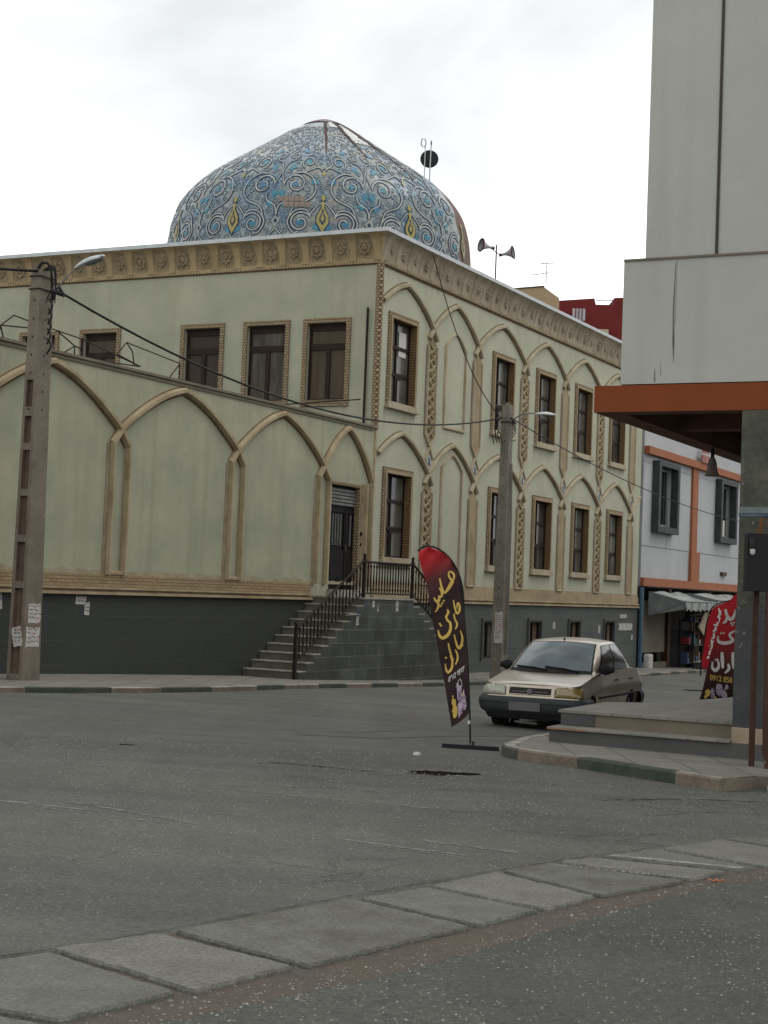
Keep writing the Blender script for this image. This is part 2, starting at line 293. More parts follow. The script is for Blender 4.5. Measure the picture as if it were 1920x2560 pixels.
# dome tiles
def dometiles():
    m = bpy.data.materials.new('glazed_dome_tiles'); m.use_nodes = True; nt = m.node_tree; b = nt.nodes['Principled BSDF']
    b.inputs['Roughness'].default_value = .30; b.inputs['Specular IOR Level'].default_value = .5
    tc = _n(nt, 'ShaderNodeTexCoord')
    # warp for curly lines
    def noise(s, d=2, r=.5, dist=0, vec=None, out='Fac'):
        n = _n(nt, 'ShaderNodeTexNoise'); n.inputs['Scale'].default_value = s; n.inputs['Detail'].default_value = d; n.inputs['Roughness'].default_value = r; n.inputs['Distortion'].default_value = dist
        nt.links.new(vec or tc.outputs['Object'], n.inputs['Vector']); return n.outputs[out]
    def mr(s, a, bb, c, d):
        n = _n(nt, 'ShaderNodeMapRange')
        for k, v in zip(('From Min', 'From Max', 'To Min', 'To Max'), (a, bb, c, d)): n.inputs[k].default_value = v
        nt.links.new(s, n.inputs['Value']); return n.outputs[0]
    def M1(op, a, bb=None):
        n = _n(nt, 'ShaderNodeMath', operation=op)
        for i, x in enumerate((a, bb)):
            if x is None: continue
            if isinstance(x, (int, float)): n.inputs[i].default_value = x
            else: nt.links.new(x, n.inputs[i])
        return n.outputs[0]
    def mix(f, a, bb):
        x = _n(nt, 'ShaderNodeMix', data_type='RGBA')
        for s, val in (('Factor', f), ('A', a), ('B', bb)):
            if isinstance(val, tuple): x.inputs[s].default_value = (*val, 1)
            elif isinstance(val, (int, float)): x.inputs[s].default_value = val
            else: nt.links.new(val, x.inputs[s])
        return x.outputs['Result']
    base = mix(mr(noise(1.1, 3), .4, .62, 0, 1), (.20, .215, .18), (.05, .145, .15))
    base = mix(mr(noise(1.1, 3, .5, 0), .50, .62, 0, .9), base, (.025, .08, .16))
    # curled contour lines
    a = noise(3.4, 1.5, .5, 1.2)
    line = lambda s, c, wd: mr(M1('ABSOLUTE', M1('SUBTRACT', s, c)), 0, wd, 1, 0)
    dark = M1('MAXIMUM', line(a, .43, .045), line(a, .57, .040))
    col = mix(M1('MULTIPLY', dark, .85), base, (.018, .035, .085))
    pale = M1('MAXIMUM', line(a, .50, .026), line(noise(5.5, 1.5, .5, 1.4), .5, .040))
    col = mix(M1('MULTIPLY', pale, .75), col, (.33, .37, .37))
    # small dark leaves and gold dots
    vo = _n(nt, 'ShaderNodeTexVoronoi'); vo.inputs['Scale'].default_value = 7.5; nt.links.new(tc.outputs['Object'], vo.inputs['Vector'])
    col = mix(M1('MULTIPLY', mr(vo.outputs['Distance'], .18, .24, 1, 0), .7), col, (.02, .04, .10))
    sc_ = _n(nt, 'ShaderNodeSeparateColor'); nt.links.new(vo.outputs['Color'], sc_.inputs[0])
    col = mix(M1('MULTIPLY', mr(vo.outputs['Distance'], .09, .12, 1, 0), mr(sc_.outputs[0], .7, .75, 0, 1)), col, (.33, .28, .12))
    # tiles paler towards the top, and bare patches
    sx = _n(nt, 'ShaderNodeSeparateXYZ'); nt.links.new(tc.outputs['Object'], sx.inputs[0])
    top_pale = mr(sx.outputs[2], 3.0, 5.2, .04, .38)
    col = mix(M1('MULTIPLY', top_pale, mr(noise(1.2, 4), .3, .6, .5, 1)), col, (.33, .36, .345))
    col = mix(M1('MULTIPLY', mr(noise(.75, 5, .6), .56, .61, 0, 1), .7), col, (.22, .185, .15))
    # unclad brown brick on the side away from the street
    at = M1('ARCTAN2', sx.outputs[0], M1('MULTIPLY', sx.outputs[1], -1))
    bare = mr(M1('ADD', at, M1('MULTIPLY', mr(noise(2, 3), .3, .7, -1, 1), .03)), 1.13, 1.15, 0, 1)
    col = mix(bare, col, (.135, .085, .065))
    nt.links.new(col, b.inputs['Base Color'])
    nt.links.new(mr(bare, 0, 1, .3, .9), b.inputs['Roughness'])
    # tile joints
    bp = _n(nt, 'ShaderNodeBump'); bp.inputs['Distance'].default_value = .02; bp.inputs['Strength'].default_value = .6
    nt.links.new(noise(4, 4), bp.inputs['Height']); nt.links.new(bp.outputs[0], b.inputs['Normal'])
    return m
MT['dome'] = dometiles()
MT['dwhite'] = mat('white_tile_scroll', (.42, .43, .39), .4, (.26, .28, .26), 2.2)
MT['dpale'] = mat('pale_blue_tile_scroll', (.28, .33, .33), .4, (.16, .22, .25), 3)
MT['ddark'] = mat('cobalt_tile_outline', (.014, .022, .045), .4, (.02, .05, .10), 2)
MT['dgold'] = mat('gold_tile', (.36, .30, .10), .4, (.28, .23, .08), 4)
MT['dturq'] = mat('turquoise_tile', (.05, .22, .28), .35, (.04, .14, .25), 3)
MT['dbare'] = mat('missing_tile_strip', (.10, .065, .055), .95, (.06, .04, .04), 5)
MT['dglare'] = mat('painted_dome_glare', (.60, .60, .58), .8, (.48, .48, .47), 3)  # white for the glare painted on the upper right of the dome

# flag gradient
def flagmat(name, zr, zd, xr=0):
    m = bpy.data.materials.new(name); m.use_nodes = True; nt = m.node_tree; b = nt.nodes['Principled BSDF']
    b.inputs['Roughness'].default_value = .7; b.inputs['Specular IOR Level'].default_value = .3
    tc = _n(nt, 'ShaderNodeTexCoord'); sx = _n(nt, 'ShaderNodeSeparateXYZ'); nt.links.new(tc.outputs['Object'], sx.inputs[0])
    ad = _n(nt, 'ShaderNodeMath', operation='MULTIPLY'); ad.inputs[1].default_value = xr; nt.links.new(sx.outputs[0], ad.inputs[0])
    a2 = _n(nt, 'ShaderNodeMath', operation='ADD'); nt.links.new(ad.outputs[0], a2.inputs[0]); nt.links.new(sx.outputs[2], a2.inputs[1])
    mr = _n(nt, 'ShaderNodeMapRange'); mr.inputs['From Min'].default_value = zd; mr.inputs['From Max'].default_value = zr
    nt.links.new(a2.outputs[0], mr.inputs['Value'])
    cr = _n(nt, 'ShaderNodeValToRGB'); nt.links.new(mr.outputs[0], cr.inputs[0])
    cr.color_ramp.elements[0].color = (.021, .008, .008, 1); cr.color_ramp.elements[1].color = (.38, .012, .018, 1)
    e = cr.color_ramp.elements.new(.48); e.color = (.06, .012, .012, 1)
    nt.links.new(cr.outputs[0], b.inputs['Base Color'])
    return m

# ------------------------------------------------------------------ mesh builder
class MB:
    def __init__(s): s.V = []; s.F = []; s.MI = []; s.mi = 0
    def add(s, pts, faces):
        o = len(s.V); s.V += [Vector(p) for p in pts]
        for f in faces: s.F.append([i+o for i in f]); s.MI.append(s.mi)
        return s
    def poly(s, pts): return s.add(pts, [list(range(len(pts)))])
    def grid(s, rows, closed=False):
        n = len(rows[0]); pts = [p for r in rows for p in r]; fs = []
        for j in range(len(rows)-1):
            for i in range(n-1 if not closed else n):
                k = (i+1) % n
                fs.append([j*n+i, j*n+k, (j+1)*n+k, (j+1)*n+i])
        return s.add(pts, fs)
    def hexa(s, p):   # 8 points: bottom loop 0-3, top loop 4-7
        return s.add(p, [[3, 2, 1, 0], [4, 5, 6, 7], [0, 1, 5, 4], [1, 2, 6, 5], [2, 3, 7, 6], [3, 0, 4, 7]])
    def box(s, a, b, f=None):
        x0, y0, z0 = a; x1, y1, z1 = b
        p = [(x0, y0, z0), (x1, y0, z0), (x1, y1, z0), (x0, y1, z0), (x0, y0, z1), (x1, y0, z1), (x1, y1, z1), (x0, y1, z1)]
        if f: p = [f(*q) for q in p]
        return s.hexa(p)
    def prism(s, poly, f, a, b):   # polygon in 2D (p,q), f(p,q,t) for t in a,b
        n = len(poly); A = [f(p, q, a) for p, q in poly]; B = [f(p, q, b) for p, q in poly]
        fs = [list(range(n)), [n+i for i in range(n)][::-1]]
        fs += [[i, n+i, n+(i+1) % n, (i+1) % n] for i in range(n)]
        return s.add(A+B, fs)
    def tube(s, path, r, n=8, caps=True):
        P = [Vector(p) for p in path]; R = r if isinstance(r, (list, tuple)) else [r]*len(P)
        rows = []; ref = None
        for i, p in enumerate(P):
            t = (P[min(i+1, len(P)-1)] - P[max(i-1, 0)]).normalized()
            if ref is None: ref = Vector((0, 0, 1)) if abs(t.z) < .9 else Vector((1, 0, 0))
            a = t.cross(ref).normalized(); b = t.cross(a); ref = -b if False else ref
            if abs(t.dot(ref)) > .97: ref = Vector((1, 0, 0)); a = t.cross(ref).normalized(); b = t.cross(a)
            rows.append([p + (a*math.cos(k*2*math.pi/n)+b*math.sin(k*2*math.pi/n))*R[i] for k in range(n)])
        s.grid(rows, True)
        if caps: s.poly(rows[0]); s.poly(rows[-1][::-1])
        return s
    def lathe(s, prof, c, axis=(0, 0, 1), n=16, a0=0, a1=2*math.pi):
        ax = Vector(axis).normalized(); q = ax.to_track_quat('Z', 'Y'); c = Vector(c)
        full = abs(a1-a0-2*math.pi) < 1e-6; k = n if full else n+1
        rows = [[c + q @ Vector((r*math.cos(a0+(a1-a0)*i/n), r*math.sin(a0+(a1-a0)*i/n), z)) for i in range(k)] for r, z in prof]
        s.grid(rows, full); return s
    def ribbon(s, path, wd, f, taper=True, pat=None):   # flat stroke on a surface f(p,q)
        P = [Vector(p) for p in path]; n = len(P); Lf = []; Rt = []
        for i, p in enumerate(P):
            t = (P[min(i+1, n-1)] - P[max(i-1, 0)])
            if t.length < 1e-9: t = Vector((1, 0))
            t.normalize(); nrm = Vector((-t.y, t.x)); ww = wd[i] if isinstance(wd, (list, tuple)) else wd
            if taper and (i == 0 or i == n-1): ww *= .35
            Lf.append(f(*(p+nrm*ww/2))); Rt.append(f(*(p-nrm*ww/2)))
        return s.grid([Lf, Rt])
    def islands(s):
        key = {}; par = list(range(len(s.V)))
        def find(i):
            while par[i] != i: par[i] = par[par[i]]; i = par[i]
            return i
        for i, v in enumerate(s.V):
            k = (round(v.x, 4), round(v.y, 4), round(v.z, 4))
            if k in key: par[find(i)] = find(key[k])
            else: key[k] = i
        for f in s.F:
            for i in f[1:]: par[find(i)] = find(f[0])
        out = {}
        for f, m_ in zip(s.F, s.MI):
            r = find(f[0]); b = out.setdefault(r, (MB(), {}))
            mb, mp_ = b; idx = []
            for i in f:
                if i not in mp_: mp_[i] = len(mb.V); mb.V.append(s.V[i])
                idx.append(mp_[i])
            mb.F.append(idx); mb.MI.append(m_)
        return [b[0] for b in out.values()]
    def builds(s, name, mats, parent=None, **kw): return [b.build(name, mats, parent, **kw) for b in s.islands()]
    def build(s, name, mats, parent=None, smooth=False, kind=None, label=None, bevel=0, auto=None):
        mats = mats if isinstance(mats, (list, tuple)) else [mats]
        inv = parent_mat(parent).inverted() if parent else Matrix()
        me = bpy.data.meshes.new(name)
        me.from_pydata([inv @ v for v in s.V], [], s.F); me.update()
        for mm in mats: me.materials.append(MT[mm] if isinstance(mm, str) else mm)
        for p, i in zip(me.polygons, s.MI): p.material_index = i; p.use_smooth = smooth
        if smooth and auto: 
            try: me.set_sharp_from_angle(angle=math.radians(auto))
            except Exception: pass
        o = bpy.data.objects.new(name, me); COL.objects.link(o)
        if parent: o.parent = parent
        if kind: o['kind'] = kind
        if label: o['label'] = label
        if bevel:
            bm = o.modifiers.new('bevel', 'BEVEL'); bm.width = bevel; bm.segments = 2; bm.limit_method = 'ANGLE'
        return o
def parent_mat(o):
    if o is None: return Matrix()
    return parent_mat(o.parent) @ Matrix.Translation(o.location) @ o.rotation_euler.to_matrix().to_4x4()
def thing(name, label, cat, loc, rz=0, group=None):
    o = bpy.data.objects.new(name, None); COL.objects.link(o); o.location = loc; o.rotation_euler = (0, 0, rz)
    o.empty_display_size = .3
    o['label'] = label; o['category'] = cat
    if group: o['group'] = group
    return o
def tag(o, label, cat, group=None):
    o['label'] = label; o['category'] = cat
    if group: o['group'] = group
    return o
def struct(mb, name, m, **kw): return mb.build(name, m, kind='structure', **kw)
def smooth_path(pts, k=5):
    P = [Vector(p) for p in pts]; out = []
    for i in range(len(P)-1):
        p0 = P[max(i-1, 0)]; p1 = P[i]; p2 = P[i+1]; p3 = P[min(i+2, len(P)-1)]
        for j in range(k):
            t = j/k
            out.append(.5*((2*p1)+(p2-p0)*t+(2*p0-5*p1+4*p2-p3)*t*t+(3*p1-p0-3*p2+p3)*t**3))
    out.append(P[-1]); return out
def text_mesh(txt, size, f, name, m, parent, bold=0.0, shear=0.0, sx=1.0):
    cu = bpy.data.curves.new('t', 'FONT'); cu.body = txt; cu.size = size; cu.shear = shear; cu.offset = bold
    ob = bpy.data.objects.new('t', cu); COL.objects.link(ob)
    bpy.context.view_layer.update()
    me = ob.to_mesh(); mb = MB()
    mb.add([f(v.co.x*sx, v.co.y) for v in me.vertices], [list(p.vertices) for p in me.polygons])
    ob.to_mesh_clear(); bpy.data.objects.remove(ob); bpy.data.curves.remove(cu)
    return mb.build(name, m, parent)
# wall mappings (along, height, outwards)
def WR(a, z, o): return M(a, -o, z)          # long right-hand facade and the courtyard wall
def WL(a, z, o): return M(-o, a, z)          # upper left facade
def sweep(mb, path, width, height, f, base=0.0, closed=False):
    """raised moulding with a rounded profile along a 2-D path on a wall"""
    P = [Vector(p) for p in path]; n = len(P)
    prof = [(-.5, 0), (-.46, .55), (-.25, .95), (.25, .95), (.46, .55), (.5, 0)]
    rows = [[] for _ in prof]
    for i, p in enumerate(P):
        if closed: a, b = P[i-1], P[(i+1) % n]
        else: a, b = P[max(i-1, 0)], P[min(i+1, n-1)]
        d1 = (p-a); d2 = (b-p)
        d1 = d1.normalized() if d1.length > 1e-9 else d2.normalized(); d2 = d2.normalized() if d2.length > 1e-9 else d1
        t = (d1+d2).normalized(); nr = Vector((-t.y, t.x)); k = 1/max(.45, t.dot(d1))
        for r, (x, h) in zip(rows, prof): q = p+nr*x*width*k; r.append(f(q.x, q.y, base+h*height))
    mb.grid([list(r) for r in zip(*rows)] + ([[r[0] for r in rows]] if closed else []))
    if not closed:
        mb.poly([r[0] for r in rows]); mb.poly([r[-1] for r in rows][::-1])

# ================================================================== SETTING
def frange(a, b, n): return [a+(b-a)*i/n for i in range(n+1)]
mb = MB()
ys = [-30, -10, 0, 2] + frange(3, 40, 74) + frange(41, 100, 50) + [120, 160, 250, 450]
xs = [-300, -150, -80, -40] + frange(-30, 30, 60) + [40, 80, 150, 300]
mb.grid([[(x, y, g(x, y)) for x in xs] for y in ys])
struct(mb, 'ground', 'asph', smooth=True)

def drape(mb, poly, dz, step=None):   # irregular sheet on the ground
    c = Vector((sum(p[0] for p in poly)/len(poly), sum(p[1] for p in poly)/len(poly)))
    mb.add([(c.x, c.y, g(c.x, c.y)+dz)] + [(x, y, g(x, y)+dz) for x, y in poly], [[0, i+1, (i+1) % len(poly)+1] for i in range(len(poly))])
def jitline(pts, k, amp, seed=1):
    out = []; rnd = random.Random(seed)
    for i in range(len(pts)-1):
        a, b = Vector(pts[i][:2]), Vector(pts[i+1][:2])
        for j in range(k):
            p = a.lerp(b, j/k); out.append((p.x+rnd.uniform(-amp, amp), p.y+rnd.uniform(-amp, amp)))
    out.append(tuple(pts[-1][:2])); return out
def strip(mb, A, B, dz):
    mb.grid([[(x, y, g(x, y)+dz) for x, y in A], [(x, y, g(x, y)+dz) for x, y in B]])
def crackline(mb, pts, wd, dz, seed=0, k=14):
    rnd = random.Random(seed); c = jitline(pts, k, wd*.9, seed); A = []; B = []
    for i, (x, y) in enumerate(c):
        h = wd*rnd.uniform(.15, .9)*(0.3 if i in (0, len(c)-1) else 1)
        A.append((x, y-h)); B.append((x, y+h))
    strip(mb, A, B, dz)

# --- mosque pavement (raised strip between kerb and wall) in the street grid
KM = [(-9.0, 20.7), (-7.4, 22.7), (-5.77, 24.79), (-4.36, 26.58), (-2.95, 28.9), (-1.2, 33.4), (.39, 37.53), (1.8, 40.9), (3.2, 43.6), (5.6, 47.9), (8.88, 54.37), (13.98, 66.5), (24, 87)]
KM = [(-20, 6.8)] + [tuple(p) for p in smooth_path(KM, 5)]
def uvof(x, y):
    q = Vector((x, y, 0)) - Vector((C0.x, C0.y, 0)); return q.dot(UX), q.dot(VX)
outer = KM
inner = []
for x, y in KM:
    u, v = uvof(x, y); p = M(u, .3, 0); inner.append((p.x, p.y))
KH = .09
mb = MB()
inn2 = []
for (x, y), (xi, yi) in zip(outer, inner):
    d = Vector((xi-x, yi-y)).normalized(); inn2.append((x+d.x*.14, y+d.y*.14))
rows = []
for j in range(5):
    t = j/4; rows.append([(a[0]+(b[0]-a[0])*t, a[1]+(b[1]-a[1])*t) for a, b in zip(inn2, inner)])
mb.grid([[(x, y, g(x, y)+KH-.004) for x, y in r] for r in rows])
struct(mb, 'mosque_pavement', 'paving')
mb = MB()
cum = 0; seg = 0; per = [1.9]
for i in range(len(outer)-1):
    a, b, ai, bi = outer[i], outer[i+1], inn2[i], inn2[i+1]
    L_ = math.dist(a, b); n = max(1, int(L_/.25))
    for j in range(n):
        t0, t1 = j/n, (j+1)/n
        lerp = lambda p, q, t: (p[0]+(q[0]-p[0])*t, p[1]+(q[1]-p[1])*t)
        p0, p1, q0, q1 = lerp(a, b, t0), lerp(a, b, t1), lerp(ai, bi, t0), lerp(ai, bi, t1)
        beige = int(cum/1.55) % 2 == 0
        G = lambda p, dz: (p[0], p[1], g(*p)+dz)
        mb.mi = (0 if beige else 1)
        mb.poly([G(p0, -.02), G(p1, -.02), G(p1, KH-.012), G(p0, KH-.012)])
        mb.mi = 2 if beige else 1
        e0, e1 = lerp(p0, q0, .12), lerp(p1, q1, .12)
        mb.poly([G(p0, KH-.012), G(p1, KH-.012), G(e1, KH), G(e0, KH)])
        mb.mi = 2 if beige else 3
        mb.poly([G(e0, KH), G(e1, KH), G(q1, KH), G(q0, KH)])
        cum += L_/n
struct(mb, 'mosque_kerb', ['kbeige', 'kgreen', 'kwhite', 'riserg'])

# --- near right pavement with its kerb
NK = [(2.3, 21.5), (1.85, 20.3), (1.58, 19.2), (1.47, 18.75), (1.47, 18.42), (1.60, 18.12), (1.85, 17.82), (2.19, 17.48), (2.62, 16.90), (3.04, 16.34), (3.40, 15.86)]
PT = .125
mb = MB()
cen = (4.2, 18.4)
ins = []
for x, y in NK:
    d = Vector((cen[0]-x, cen[1]-y)).normalized(); ins.append((x+d.x*.16, y+d.y*.16))
H = lambda p, dz: (p[0], p[1], g(*p)+dz)
ring = ins + [(3.62, 16.12), (3.85, 16.38), (9, 17.2), (14, 18.5), (16, 30), (5.4, 32)]
c = (6.5, 22)
mb.add([H(c, PT)]+[H(p, PT-.003) for p in ring], [[0, i+1, (i+1) % len(ring)+1] for i in range(len(ring))])
struct(mb, 'corner_pavement', 'paving')
mb = MB()
names = [3, 3, 3, 3, 3, 0, 0, 1, 1, 0]      # paint per kerb stone
for i in range(len(NK)-1):
    a, b, ai, bi = NK[i], NK[i+1], ins[i], ins[i+1]
    mb.mi = names[i]
    G = H; l2 = lambda p, q, t: (p[0]+(q[0]-p[0])*t, p[1]+(q[1]-p[1])*t)
    e0, e1 = l2(a, ai, .15), l2(b, bi, .15)
    mb.poly([H(a, -.02), H(b, -.02), H(b, PT-.02), H(a, PT-.02)]); mb.poly([H(a, PT-.02), H(b, PT-.02), H(e1, PT), H(e0, PT)])
    mb.mi = names[i] if names[i] == 1 else 2
    mb.poly([H(e0, PT), H(e1, PT), H(bi, PT), H(ai, PT)])
mb.mi = 0
a, b = NK[-1], ring[len(ins)]
mb.poly([H(a, -.02), H((3.66, 16.1), -.02), H((3.66, 16.1), PT), H(a, PT)])
mb.poly([H(a, PT), H((3.66, 16.1), PT), H(ins[-1], PT)])
mb.poly([H((3.66, 16.1), -.02), H((3.9, 16.36), -.02), H((3.9, 16.36), PT), H((3.66, 16.1), PT)])
mb.poly([H((3.9, 16.36), -.02), H((9, 17.18), -.02), H((9, 17.18), PT), H((3.9, 16.36), PT)])
struct(mb, 'corner_kerb', ['kbeige', 'kgreen', 'kwhite', 'kgrey'])
mb = MB(); PV = [(3.86, 15.9), (4.2, 15.75), (6, 16.1), (9, 16.6), (9, 17.1), (5, 16.45), (3.95, 16.28)]
mb.add([H((5.4, 16.3), .05)]+[H(p, .05) for p in PV], [[0, i+1, (i+1) % 7+1] for i in range(7)])
mb.grid([[H(p, -.01) for p in PV], [H(p, .05) for p in PV]])
struct(mb, 'gutter_edge', 'paving')

# --- foreground slabs over the gutter
A_UP = [(-1.95, 6.05), (-1.27, 7.06), (-.92, 7.49), (-.12, 8.63), (.24, 9.13), (.78, 9.86), (1.54, 10.84), (2.05, 11.35), (2.64, 12.1), (3.4, 13.1)]
A_LO = [(-1.75, 4.9), (-1.10, 5.76), (-.69, 6.37), (-.28, 6.92), (.54, 8.02), (.93, 8.58), (1.95, 9.88), (2.36, 10.49), (2.72, 10.95), (3.6, 12.0)]
SL = [((-1.9, 6.15), (-1.35, 6.9), (-.73, 6.38-.05), (-1.08, 5.80)),
      ((-1.35, 6.97), (-.96, 7.42), (-.30, 6.90), (-.66, 6.36)),
      ((-.90, 7.50), (-.10, 8.60), (.51, 8.02), (-.25, 6.93)),
      ((-.05, 8.62), (.32, 9.10), (.90, 8.57), (.55, 8.06)),
      ((.34, 9.15), (.76, 9.80), (1.28, 9.12), (.94, 8.62)),
      ((.80, 9.86), (1.14, 10.3), (1.93, 9.88), (1.31, 9.16)),
      ((1.52, 10.78), (1.98, 11.28), (2.55, 10.66), (2.37, 10.50)),
      ((2.04, 11.36), (2.60, 12.02), (3.16, 11.42), (2.60, 10.72)),
      ((2.66, 12.10), (3.3, 12.9), (3.9, 12.3), (3.22, 11.49)),
      ((-2.5, 5.4), (-1.95, 6.08), (-1.13, 5.74), (-1.8, 4.85)),
      ((1.18, 10.36), (1.44, 10.64), (2.28, 10.38), (1.97, 9.95))]
SLAB_L = ['whole grey concrete slab reaching the left frame edge, second in the row from the bottom left corner',
          'grey concrete slab with crumbled pitted right corner beside the dirt strip',
          'largest smooth grey concrete slab, in the middle of the foreground row',
          'narrow grey concrete slab just right of the largest slab',
          'grey concrete slab before the one with the short black slot',
          'wide grey concrete slab whose far end is smeared with white paint',
          'flat slab beyond the long white paint line, third from the far right end',
          'flat greenish concrete slab near the right frame edge, second from the far end',
          'farthest thin concrete slab at the right frame edge',
          'concrete slab cut by the bottom left corner of the picture',
          'broken dirt covered slab beside the long white paint line']
rnd = random.Random(3)
SLM = ['slab', mat('concrete_slab_pale', (.160, .158, .135), .9, (.115, .112, .095), 3, .3, .7, speck=.35, sscale=50, bump=.014, bscale=45), mat('concrete_slab_stained', (.128, .130, .112), .9, (.082, .076, .060), 2.6, .35, .68, speck=.35, sscale=50, bump=.014, bscale=45)]
for i, q in enumerate(SL):
    mb = MB(); q = [Vector(p) for p in q]; cpt = sum(q, Vector((0, 0)))/4; per = []
    for k in range(4):
        a, b = q[k], q[(k+1) % 4]; n = max(6, int((b-a).length/.045))
        for j in range(n):
            p = a.lerp(b, j/n); d = (cpt-p).normalized()
            amp = .014 if k in (1, 3) else .02
            p = p + d*(rnd.random()**2*amp*1.1)
            if j == 0: p = a + (cpt-a).normalized()*rnd.uniform(.008, .022)
            per.append(p)
    th = .024 if i < 6 or i >= 9 else .018
    G = lambda p, dz: (p.x, p.y, g(p.x, p.y)+dz)
    tlt = [rnd.uniform(-.004, .006) for _ in range(2)]
    top = [G(p+(cpt-p).normalized()*rnd.uniform(.004, .012), th) for p in per]; mid = [G(p, th-.012) for p in per]; bot = [G(p, -.02) for p in per]
    mb.grid([bot, mid, top], True)
    mb.poly(top)
    t = thing('concrete_slab', SLAB_L[i], 'slab', (cpt.x, cpt.y, g(cpt.x, cpt.y)), 0, 'concrete slabs laid over the gutter')
    mb.build('slab_top', SLM[i % 3], t, smooth=False)
# dirt under and beside slabs
mb = MB()
lo = [(-2.15, 4.34), (-.82, 5.83), (-.43, 6.29), (.02, 6.81), (.45, 7.44), (.87, 8.07), (1.42, 8.92), (2.15, 9.94), (2.95, 10.67), (3.95, 11.7)]
hi = [(-2.6, 5.35), (-1.36, 6.95), (-.92, 7.5), (-.3, 8.36), (.05, 8.86), (.42, 9.38), (.95, 10.06), (1.7, 10.98), (2.55, 12.0), (3.4, 13.0)]
strip(mb, jitline(lo, 14, .012, 5), jitline(hi, 14, .006, 6), .0015)
struct(mb, 'dirt_strip', 'dirt')
mb = MB()
far_ = [(p[0], p[1]) for p in lo]; nl_ = jitline(far_, 14, .012, 5)
rows = [[(x+(.62*k), y-(.78*k), g(x+.62*k, y-.78*k)+.0012) for x, y in nl_] for k in (0, .4, 1, 2, 4, 7)]
mb.grid(rows)
struct(mb, 'near_road', 'asph2')
# cracks and edge line along the slabs
mb = MB()
crackline(mb, [(-2.3, 6.0), (-1.34, 7.03), (-.93, 7.58), (-.15, 8.7), (.22, 9.2), (.75, 9.93), (1.5, 10.86), (2.0, 11.42)], .009, .008, 11, 20)
crackline(mb, [(-1.15, 15.9), (-.9, 16.1), (-.53, 15.95), (.04, 15.72)], .03, .006, 12)
crackline(mb, [(-1.03, 20.3), (-.2, 20.9), (.62, 22.3)], .022, .006, 13, 18)
crackline(mb, [(-.3, 9.3), (.05, 9.75), (.25, 10.1)], .006, .006, 14)
crackline(mb, [(1.9, 14.3), (2.9, 14.9), (4.2, 15.1)], .02, .006, 15)
crackline(mb, [(.2, 14.0), (.7, 14.5), (1.3, 14.7)], .008, .006, 16)
crackline(mb, [(-2.7, 17.1), (-2.55, 17.15)], .04, .006, 17)
crackline(mb, [(-1.6, 9.55), (-1.52, 9.85)], .012, .006, 18)
crackline(mb, [(.55, 12.8), (1.2, 13.1)], .006, .006, 21)
rr_ = random.Random(77)
def branch(x, y, a, L_, depth):
    pts = [(x, y)]
    for k in range(5):
        a += rr_.uniform(-.5, .5); x += math.cos(a)*L_/5; y += math.sin(a)*L_/5; pts.append((x, y))
        if depth and rr_.random() < .45: branch(x, y, a+rr_.choice((-1, 1))*rr_.uniform(.6, 1.2), L_*.5, depth-1)
    crackline(mb, pts, .002+.0004*abs(y), .0045, rr_.randint(0, 999), 8)
for x, y, a, L_ in ((-.35, 9.0, .8, 1.0), (.9, 11.9, .3, 1.5), (-1.8, 13.5, .1, 1.8), (2.2, 13.3, .2, 1.6), (-3.4, 18.5, .1, 2.6)): branch(x, y, a, L_, 1)
struct(mb, 'road_cracks', 'crack')
# ragged pothole with a sunken dark floor
mb = MB(); c = Vector((.70, 16.02)); rr = random.Random(5); per = []
for k in range(26):
    a = k*2*math.pi/26; per.append((c.x+math.cos(a)*.36*rr.uniform(.75, 1.15), c.y+math.sin(a)*.19*rr.uniform(.5, 1.35)+.05*math.cos(a)))
drape(mb, per, .006)
struct(mb, 'pothole', 'crack')
mb = MB(); rr = random.Random(6)
for k in range(16):
    a = rr.uniform(0, 6.28); x = c.x+math.cos(a)*.42+rr.uniform(-.05, .05); y = c.y+math.sin(a)*.2; s_ = rr.uniform(.01, .025)
    pts = [(x+s_*math.cos(t), y+s_*math.sin(t), g(x, y)+.004) for t in (0, 1.2, 2.5, 3.7, 5)]; mb.poly(pts)
    mb.add(pts+[(x, y, g(x, y)+s_*.6)], [[i, (i+1) % 5, 5] for i in range(5)])
o = mb.build('loose_rubble', 'chip'); tag(o, 'crumbs of broken asphalt round the pothole in the road', 'rubble'); o['kind'] = 'stuff'
# road patch edges and paint remains
mb = MB()
strip(mb, jitline([(-1.0, 20.6), (-.2, 21.2), (.62, 22.6), (2.2, 24.5)], 10, .02, 3), jitline([(-.9, 19.9), (0, 20.1), (.9, 21.3), (2.6, 23.0)], 10, .05, 4), .004)
struct(mb, 'road_patch', 'patch')
mb = MB()
def dashes(a, b, n, wd, dz, seed):
    r = random.Random(seed)
    for k in range(n):
        t = (k+r.random()*.6)/n; L_ = r.uniform(.2, .7)/n
        p = Vector(a).lerp(Vector(b), t); q = Vector(a).lerp(Vector(b), min(1, t+L_)); ww = wd*r.uniform(.4, 1)
        mid = p.lerp(q, .5)
        drape(mb, [(p.x, p.y), (mid.x, mid.y-ww), (q.x, q.y-ww*.2), (q.x, q.y+ww*.4), (mid.x, mid.y+ww)], dz)
dashes((.40, 11.05), (.96, 10.78), 22, .034, .005, 1)
dashes((-.2, 10.86), (.62, 10.42), 22, .026, .005, 2)
dashes((-2.75, 11.85), (-1.35, 11.2), 22, .026, .005, 3)
dashes((-2.2, 12.15), (-1.5, 11.8), 14, .024, .005, 4)
strip(mb, jitline([(1.58, 10.79), (2.40, 10.545)], 16, .008, 7), jitline([(1.62, 10.86), (2.45, 10.62)], 16, .010, 8), .0205)
dashes((1.10, 10.22), (1.98, 9.98), 26, .035, .0255, 5)
struct(mb, 'road_paint', 'paint')
mb = MB()
